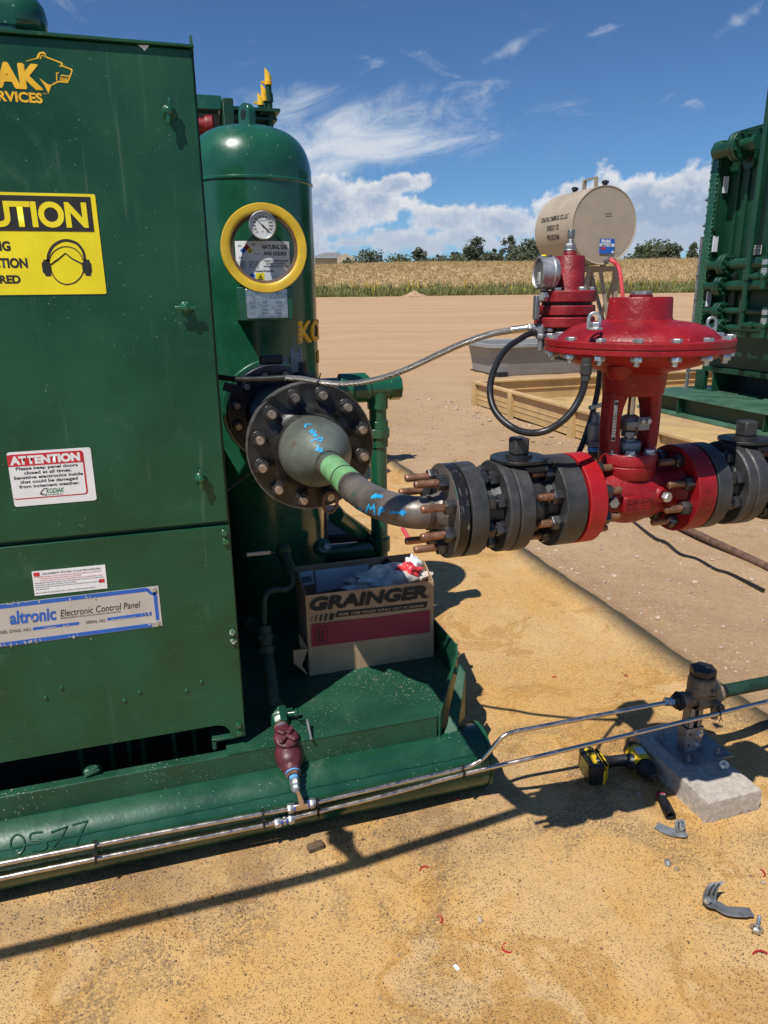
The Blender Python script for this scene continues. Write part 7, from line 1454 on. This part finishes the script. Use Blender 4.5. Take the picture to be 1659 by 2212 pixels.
co = thing('air_cooler', 'tall green gas cooler with plugged header, flanged pipes and silver tags at the right edge', 'cooler', (XC+.5, 7.6, SZ))
def cx_(u, v, x): p = at(u, v, x=x); return p.y, p.z
yL, zT = cx_(1545, 307, HX); yR, _ = cx_(1562, 307, HX); yb, zB = cx_(1502, 695, HX)
m = MB(); m.b2((HX, yR, zB-.1), (XC+.3, yL, zT)); m.build('header_box', 'green_far', co, bev=.01)
pm = MB().hexn((0, 0, 0), ZA, .022, 0, .025).mesh('plug'); pm.materials.append(M['green2'])
ng = 44
m = MB()
for i in range(ng):
    zc = zB-.06+(zT-zB+.02)*i/(ng-1)
    for j in range(3): m.hexn((HX, yR+(yL-yR)*(.22+.28*j)+(yL-yR)*.07*(i % 2), zc), -XA, .030, -.005, .022)
m.build('header_plugs', 'green2', co)
_, zm1 = cx_(1523, 499, HX); _, zm2 = cx_(1510, 596, HX)
m = MB()
for zc in (zm1, zm2): m.b2((HX-.012, yR-.06, zc-.008), (HX+.02, yL+.02, zc+.008))
m.build('seam_flange', 'dark', co)
yM, zTop = cx_(1606, 285, XC); yN = 3.2
_, zMB = cx_(1530, 793, XC); 
m = MB(); m.b2((XC, yN, zMB+.02), (XC+1.6, yR+.0, zTop)); m.build('side_panel', 'green_far', co, bev=.01)
ytl, _ = cx_(1606, 285, XC-.02)
m = MB(); m.b2((XC-.05, yN, zTop-.03), (XC+1.6, ytl, zTop+.015)); m.build('top_flange', 'green_far', co)
for u in (1592, 1612, 1640): yy, _ = cx_(u, 450, XC); m = MB(); m.b2((XC-.03, yy-.018, zMB+.5), (XC, yy+.018, zTop-.05)); m.build('panel_rib', 'green_far', co)
y0, z0 = cx_(1530, 793, XC-.05); m = MB(); m.b2((XC-.06, yN, z0-.05), (XC+.02, yL-.1, z0+.0)); m.b2((XC-.06, yN, z0-.01), (XC+.2, yL-.1, z0+.01)); m.build('base_channel', 'green_far', co)
yl0, _ = cx_(1500, 835, XC-.06); yl1, _ = cx_(1535, 835, XC-.06)
m = MB(); m.b2((XC-.06, yl1+.14, SZ), (XC+.0, yl0, z0-.05)); m.b2((XC-.05, yl1-.02, SZ), (XC+.35, yl1+.0, z0-.05)); m.b2((XC-.08, yl1-.05, SZ), (XC+.3, yl0+.02, SZ+.012)); m.build('leg', 'green_far', co)
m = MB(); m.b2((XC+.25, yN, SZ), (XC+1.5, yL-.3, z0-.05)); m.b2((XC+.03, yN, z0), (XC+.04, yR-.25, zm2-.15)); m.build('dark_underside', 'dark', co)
# flanged pipes along the face
for i, (vf, uf, rp, xoff) in enumerate(((572, 1568, .066, .20), (618, 1560, .062, .20), (671, 1556, .040, .20), (707, 1558, .040, .22))):
    xp = XC-xoff; p = at(uf, vf, x=xp); yf, zf_ = p.y, p.z
    m = MB(); m.cyl((xp, yf-.14, zf_), (xp, yN, zf_), rp, n=20); m.cyl((xp, yf-.06, zf_), (xp, yf-.16, zf_), rp*.72, rp, n=20); m.cyl((xp, yf+.02, zf_), (xp, yf+.28, zf_), rp*.72, n=16); m.cyl((xp-.0, yf+.28, zf_), (xp+.2, yf+.28, zf_), rp*.75, n=16); m.sphere((xp, yf+.28, zf_), rp*.78, 14, 8); pp_ = m.build('header_pipe', 'green_pipe_far', co)
    R_ = .125 if i < 2 else .105
    m = MB(); m.disc((xp, yf+.0, zf_), YA, R_, -.055, -.008, .004, 28); m.disc((xp, yf, zf_), YA, R_, .004, .05, .004, 28)
    for k in range(8): a = R(45*k+22); m.cyl((xp+R_*.76*math.cos(a), yf-.09, zf_+R_*.76*math.sin(a)), (xp+R_*.76*math.cos(a), yf+.085, zf_+R_*.76*math.sin(a)), .016, n=6)
    m.build('pipe_flange', 'green_pipe_far', pp_)
# big upper nozzle
p = at(1594, 317, x=XC-.20); m = MB(); m.cyl((XC-.2, p.y+.35, p.z), (XC-.2, p.y, p.z), .085, n=20); m.disc((XC-.2, p.y, p.z), -YA, .165, -.01, .04, .004, 30); m.disc((XC-.2, p.y, p.z), -YA, .165, .048, .10, .004, 30); m.cyl((XC-.2, p.y-.1, p.z), (XC-.2, p.y-.28, p.z), .07, n=18); m.cyl((XC-.2, p.y-.26, p.z), (XC-.2, p.y-.32, p.z), .09, n=6); m.cyl((XC-.2, p.y+.33, p.z), (XC+.1, p.y+.33, p.z), .085, n=16)
for k in range(8): a = R(45*k+22); m.cyl((XC-.2+.13*math.cos(a), p.y+.03, p.z+.13*math.sin(a)), (XC-.2+.13*math.cos(a), p.y-.13, p.z+.13*math.sin(a)), .018, n=6)
m.build('upper_nozzle', 'green_pipe_far', co)
p = at(1622, 325, x=XC-.05); oc = slab(.11, .42); ih = [(.055*math.cos(R(a)), .31+.075*math.sin(R(a))) for a in range(0, 360, 20)]
m = MB(); m.prism([(a, -b_+.25) for a, b_ in slab(.10, .40)], (XC-.06, p.y, p.z-.05), YA, ZA, (.03, 0, 0)); lg_ = m.build('lifting_lug', 'green_pipe_far', co)
m = MB(); m.cyl((XC-.061, p.y, p.z+.04-.11), (XC-.058, p.y, p.z+.04-.11), .055, n=20); m.build('lug_hole', 'dark', lg_)
for u, v0, v1, x in ((1570, 381, 417, 0), (1547, 510, 544, 0), (1533, 629, 662, 0)):
    a, b_ = at(u, v0, y=yR-.02), at(u-3, v1, y=yR-.02); m = MB(); m.b2((a.x-.035, yR-.03, b_.z), (a.x+.03, yR-.01, a.z)); m.build('silver_tag', 'label_white', co)  # white tone stands in for the bright reflection off the silver
pv0, pv1 = at(1659, 262, x=XC-.40), at(1601, 700, x=XC-.40)
m = MB(); m.cyl((XC-.40, pv1.y, pv1.z-.05), (XC-.40, pv1.y, pv0.z+.9), .032, n=16)
for v in (593, 660): zv = at(1610, v, x=XC-.40).z; m.cyl((XC-.40, pv1.y, zv-.06), (XC-.40, pv1.y, zv+.06), .046, n=14); 
for v, vv_ in ((598, 570), (702, 665)):
    zv = at(1610, v, x=XC-.40).z; yq = at(1650, v, x=XC-.40).y; m.cyl((XC-.40, pv1.y, zv), (XC-.40, yq, zv), .028, n=14); m.cyl((XC-.40, pv1.y-.12, zv), (XC-.40, pv1.y-.2, zv), .042, n=14); m.cyl((XC-.40, yq, zv-.13), (XC-.40, yq, zv+.2), .034, n=14); m.sphere((XC-.40, yq, zv), .05, 12, 8)
m.build('riser_pipe', 'green_pipe_far', co)
for v in (582, 690): 
    zv = at(1650, v, x=XC-.40).z; yq = at(1650, 598 if v < 600 else 702, x=XC-.40).y
    for dz in (0, .09): m = MB(); m.lathe((XC-.40, yq, zv-.04+dz), ZA, [(.034, 0), (.039, 0), (.039, .055), (.034, .055)], 16); m.build('silver_band', 'zinc', co)
y0, z0_ = cx_(1622, 537, XC-.032); y1, z1_ = cx_(1648, 548, XC-.032)
a, b_ = at(1622, 551, x=XC-.034), at(1646, 529, x=XC-.034)
m = MB(); m.b2((XC-.034, b_.y, a.z), (XC-.03, a.y, b_.z)); wl = m.build('warning_plate', 'plate', co)
ww = a.y-b_.y; hh = b_.z-a.z
text(wl, 'CAUTION', 'black', (.05*ww, .95*ww, .72*hh, .94*hh), (XC-.034, a.y, a.z), -YA, ZA, -XA, lift=.003, bold=.03); text(wl, 'LOOSE BLADE', 'black', (.05*ww, .95*ww, .44*hh, .62*hh), (XC-.034, a.y, a.z), -YA, ZA, -XA, lift=.003, bold=.03)
m = MB()
for k in range(4): m.b2((XC-.036, a.y-.95*ww, a.z+hh*(.08+.09*k)), (XC-.035, a.y-.05*ww, a.z+hh*(.11+.09*k)))
m.build('text_lines', 'black', wl)
la = thing('access_ladder', 'pale galvanised ladder clipped to the far edge of the green cooler', 'ladder', (HX, yL, SZ))
m = MB(); lp0, lp1 = at(1518, 511, x=HX-.03), at(1490, 700, x=HX-.03)
for dx in (0, .30): m.b2((HX-.03+dx, lp0.y-.0, lp1.z-1.0), (HX-.0+dx, lp0.y+.04, lp0.z))
m.build('rail', 'galv', la)
m = MB()
for k in range(9): z = lp1.z-.9+k*.3; m.cyl((HX-.03, lp0.y+.02, z), (HX+.3, lp0.y+.02, z), .014, n=8)
m.build('rung', 'galv', la)

# ================================================================== GREY TUB AND TAN TANK
tb = thing('grey_tub', 'grey plastic stock tub with thick rim behind the tan tray', 'tub', zz('E', 700, 860, z=0.0))
c0 = zz('E', 378, 858, z=0.0); ty0 = c0.y; rim0 = zz('E', 303, 492, y=ty0); ht = rim0.z; tx0 = rim0.x; tx1 = tx0+2.9; dpt = 1.5
def rr3(x0, x1, y0, y1, r, z, n=6): return [V((x, y, z)) for x, y in rrect(x0, x1, y0, y1, r, n)]
def loft(m, loops):
    n = len(loops[0]); vs_ = [p for L in loops for p in L]; m.add(vs_, [(i*n+k, i*n+(k+1) % n, (i+1)*n+(k+1) % n, (i+1)*n+k) for i in range(len(loops)-1) for k in range(n)])
m = MB(); loft(m, [rr3(tx0+.24, tx1-.24, ty0+.1, ty0+dpt-.1, .22, 0), rr3(tx0+.22, tx1-.22, ty0+.08, ty0+dpt-.08, .24, .06), rr3(tx0+.12, tx1-.12, ty0+.03, ty0+dpt-.03, .26, ht-.12), rr3(tx0+.10, tx1-.10, ty0+.02, ty0+dpt-.02, .26, ht-.09), rr3(tx0, tx1, ty0-.06, ty0+dpt+.06, .30, ht-.07), rr3(tx0, tx1, ty0-.06, ty0+dpt+.06, .30, ht-.01), rr3(tx0+.03, tx1-.03, ty0-.03, ty0+dpt+.03, .28, ht), rr3(tx0+.12, tx1-.12, ty0+.05, ty0+dpt-.05, .24, ht-.02), rr3(tx0+.2, tx1-.2, ty0+.12, ty0+dpt-.12, .2, .05)]); m.f.append(tuple(len(m.v)-28+k for k in range(28))); m.build('tub_shell', 'tub', tb, ang=40)
m = MB(); a = zz('E', 395, 805, y=ty0+.05); b_ = zz('E', 500, 850, y=ty0+.05); m.b2((a.x, ty0+.045, b_.z), (b_.x, ty0+.2, a.z)); m.build('fork_pocket', 'dark', tb)
TD = 15.2; TC = CPOS+ray(1306.5, 487)*TD; TRr = 163*TD/FPX/2*.985
tax = V((-.02, 1, 0)).normalized(); best = None
def pju(p): d = p-CPOS; w_ = d.dot(FW); return IW/2+FPX*d.dot(RT)/w_
tl = 1.0
while pju(TC+tax*tl)-FPX*TRr*.86/((TC+tax*tl-CPOS).dot(FW)) > 1160 and tl < 8: tl += .05
tk = thing('storage_tank', 'tan horizontal chemical tank on a raised stand beyond the grey tub', 'tank', (TC.x, TC.y, hf(TC.x, TC.y)))
m = MB(); m.lathe(TC, tax, [(0, .012), (TRr-.03, .012), (TRr-.012, .0), (TRr, .0), (TRr, tl), (0, tl)], 64); m.build('shell', 'tank', tk, ang=25)
sdv_ = tax.cross(ZA); 
if sdv_.x > 0: sdv_ = -sdv_
def on_tank(s, h_): a = h_/TRr; return TC+tax*(tl-s)+sdv_*((TRr+.006)*math.cos(a))+ZA*((TRr+.006)*math.sin(a))
for s, x0, x1, h0, h1 in (('COASTAL CHEMICAL CO., LLC', .14, .86, .13, .25), ('GREELEY, CO', .34, .66, -.06, .06), ('970-352-7664', .34, .66, -.25, -.13)):
    text(tk, s, 'black', (tl*x0, tl*x1, h0*TRr/.78, h1*TRr/.78), (0, 0, 0), XA, ZA, XA, conform=on_tank, bold=.02)
ex_ = sdv_*-1; fo = TC-tax*.002
def tkp(px, py): u, v = 1107+.1953*px, 378+.1953*py; d = ray(u, v); t_ = (fo-CPOS).dot(tax)/d.dot(tax); pq = CPOS+d*t_-fo; return pq.dot(ex_), pq.z
def endpoly(name, mat, par, pts, lift): return MB().prism([tkp(*p) for p in pts], fo-tax*lift, ex_, ZA, -tax*.003).build(name, mat, par)
pk = endpoly('placard', 'decal_blue', tk, [(955, 866), (1118, 872), (1130, 708), (968, 703)], .004)
endpoly('placard_band', 'white', pk, [(962, 788), (1124, 793), (1127, 762), (964, 757)], .008); endpoly('placard_spot', 'decal_red', pk, [(974, 824), (1022, 826), (1025, 800), (977, 798)], .008); endpoly('placard_seal', 'white', pk, [(1094, 864), (1112, 866), (1118, 852), (1110, 840), (1097, 842), (1092, 852)], .008)
def endtext(s, mat, p0, p1, h_, lift=.012, **k): a, b_ = tkp(*p0), tkp(*p1); c_ = tkp(p0[0], p0[1]-h_); text(pk, s, mat, (a[0], b_[0], a[1], c_[1]), fo, ex_, ZA, -tax, lift=lift, **k)
endtext('Mobil', 'white', (980, 752), (1078, 752), 42, bold=.04); endtext('Pegasus', 'black', (976, 787), (1046, 787), 22, bold=.03); endtext('1005', 'black', (1056, 787), (1098, 787), 20, bold=.03)
m = MB(); a, b_ = tkp(1030, 432), tkp(1098, 432); m.prism([(a[0], a[1]-.008), (b_[0], b_[1]-.008), (b_[0], b_[1]+.008), (a[0], a[1]+.008)], fo-tax*.001, ex_, ZA, -tax*.003); m.build('slot_mark', 'dark', tk)
for frac, h_, kind in ((.80, .16, 'cap'), (.06, .14, 'cap'), (.42, .2, 'loop')):
    o = TC+tax*(tl*frac)+ZA*(TRr-.01)
    m = MB()
    if kind == 'cap': m.cyl(o, o+ZA*h_*.5, .05, n=14); m.cyl(o+ZA*h_*.4, o+ZA*h_*.7, .075, n=14); m.box(o+ZA*(h_*.72)+tax*.03, (.06, .10, .03)); m.build('filler_cap', 'blackplastic', tk)
    else:
        for s_ in (-.22, .22): m.b2(o+tax*s_-V((.04, .02, 0)), o+tax*s_+V((.04, .02, h_)))
        m.b2(o-tax*.24-V((.04, 0, 0))+ZA*h_, o+tax*.24+V((.04, 0, .03))+ZA*h_); m.build('lifting_loop', 'stand', tk)
ztb = TC.z-TRr; zst = zz('D', 1050, 1035, y=TC.y+.25).z
st_ = thing('tank_stand', 'tan steel leg stand with diagonal braces carrying the tan tank', 'stand', (TC.x, TC.y+tl/2, hf(TC.x, TC.y)))
gz = hf(TC.x, TC.y)-.05; hw = TRr*.72
n1_, n2_ = TC+tax*.28, TC+tax*(tl-.30)
for o in (n1_, n2_):
    m = MB(); m.bar(V((o.x-hw, o.y, zst)), V((o.x+hw, o.y, zst)), .12, .10); m.build('cross_beam', 'stand', st_)
    for s_ in (-1, 1):
        m = MB(); m.bar(V((o.x+s_*hw*.96, o.y, zst)), V((o.x+s_*hw*1.12, o.y, gz)), .10); m.build('leg', 'stand', st_)
        m = MB(); m.bar(V((o.x+s_*hw*.35, o.y, zst)), V((o.x+s_*hw*.50, o.y, ztb+.30)), .10, .06); m.build('cradle', 'stand', st_)
        m = MB(); m.bar(V((o.x+s_*hw*.25, o.y-.03, zst-.05)), V((o.x+s_*hw*1.08, o.y-.03, gz+.3)), .08, .04); m.build('brace', 'stand', st_)
    m = MB(); m.bar(V((o.x-hw*1.06, o.y, gz+.75)), V((o.x+hw*1.06, o.y, gz+.75)), .07); m.build('cross_tie', 'stand', st_)
for s_ in (-1, 1):
    m = MB(); m.bar(V((n1_.x+s_*hw, n1_.y, zst)), V((n2_.x+s_*hw, n2_.y, zst)), .10); m.build('side_beam', 'stand', st_)
    m = MB(); m.bar(V((n1_.x+s_*hw, n1_.y, zst-.1)), V((n2_.x+s_*hw*1.1, n2_.y, gz+.2)), .07, .05); m.bar(V((n2_.x+s_*hw, n2_.y, zst-.1)), V((n1_.x+s_*hw*1.1, n1_.y, gz+.2)), .07, .05); m.build('brace', 'stand', st_)
hx_, hz_ = tkp(1085, 950); hb0 = fo+ex_*hx_+ZA*hz_
rh = thing('red_hose', 'red hose hanging from the outlet cock of the tan tank', 'hose', hb0)
m = MB(); m.tube(spline([hb0-tax*.14, CPOS+ray(1320, 562)*(TD-.25), CPOS+ray(1335, 575)*(TD-.3), CPOS+ray(1341, 600)*(TD-.32), CPOS+ray(1345, 640)*(TD-.3), CPOS+ray(1348, 690)*(TD-.2), CPOS+ray(1352, 740)*(TD+.1)], 6), .042, 12); m.build('hose', 'hose_red', rh)
a_ = tkp(1030, 945); hk = fo+ex_*a_[0]+ZA*a_[1]
m = MB(); m.cyl(hk+tax*.02, hk-tax*.12, .05, n=14); m.cyl(hk-tax*.10, hb0-tax*.14, .035, n=12); m.box(hk-tax*.14+ZA*.06, (.04, .03, .10)); m.bar(hk-tax*.14+ZA*.11, hk-tax*.14+ZA*.13+ex_*.22, .03, .012); tag(m.build('outlet_cock', 'galv'), 'silver outlet cock low on the round end of the tan tank', 'tap')
# ------------------------------------------------------------------ odds and ends on the dirt
r0, r1 = zz(12, 1275, 462, z=.03), zz(12, 1700, 660, z=.03); m = MB(); m.cyl(r0+(r0-r1)*.15, r1+(r1-r0)*.5, .024, n=14); tag(m.build('rusty_pipe', 'rust'), 'thin rusty pipe lying on the bare dirt at the right edge', 'pipe')
m = MB(); m.tube(spline([zz(12, a, b_, z=.012) for a, b_ in ((1030, 415), (1075, 455), (1150, 510), (1200, 530), (1260, 580), (1340, 605), (1420, 650), (1490, 672), (1640, 745))], 6), .010, 8); tag(m.build('dark_ground_line', 'rubber'), 'thin black line snaking over the dirt below the red valve', 'cable')  # black tube laid along the dark line over the dirt
m = MB(); m.tube(spline([zz(12, a, b_, z=.016) for a, b_ in ((12, 468), (20, 480), (32, 500), (46, 524))], 5), .014, 10); tag(m.build('red_rope', 'hose_red'), 'short red hose end on the ground behind the small flange', 'hose')
bpy.context.view_layer.update()
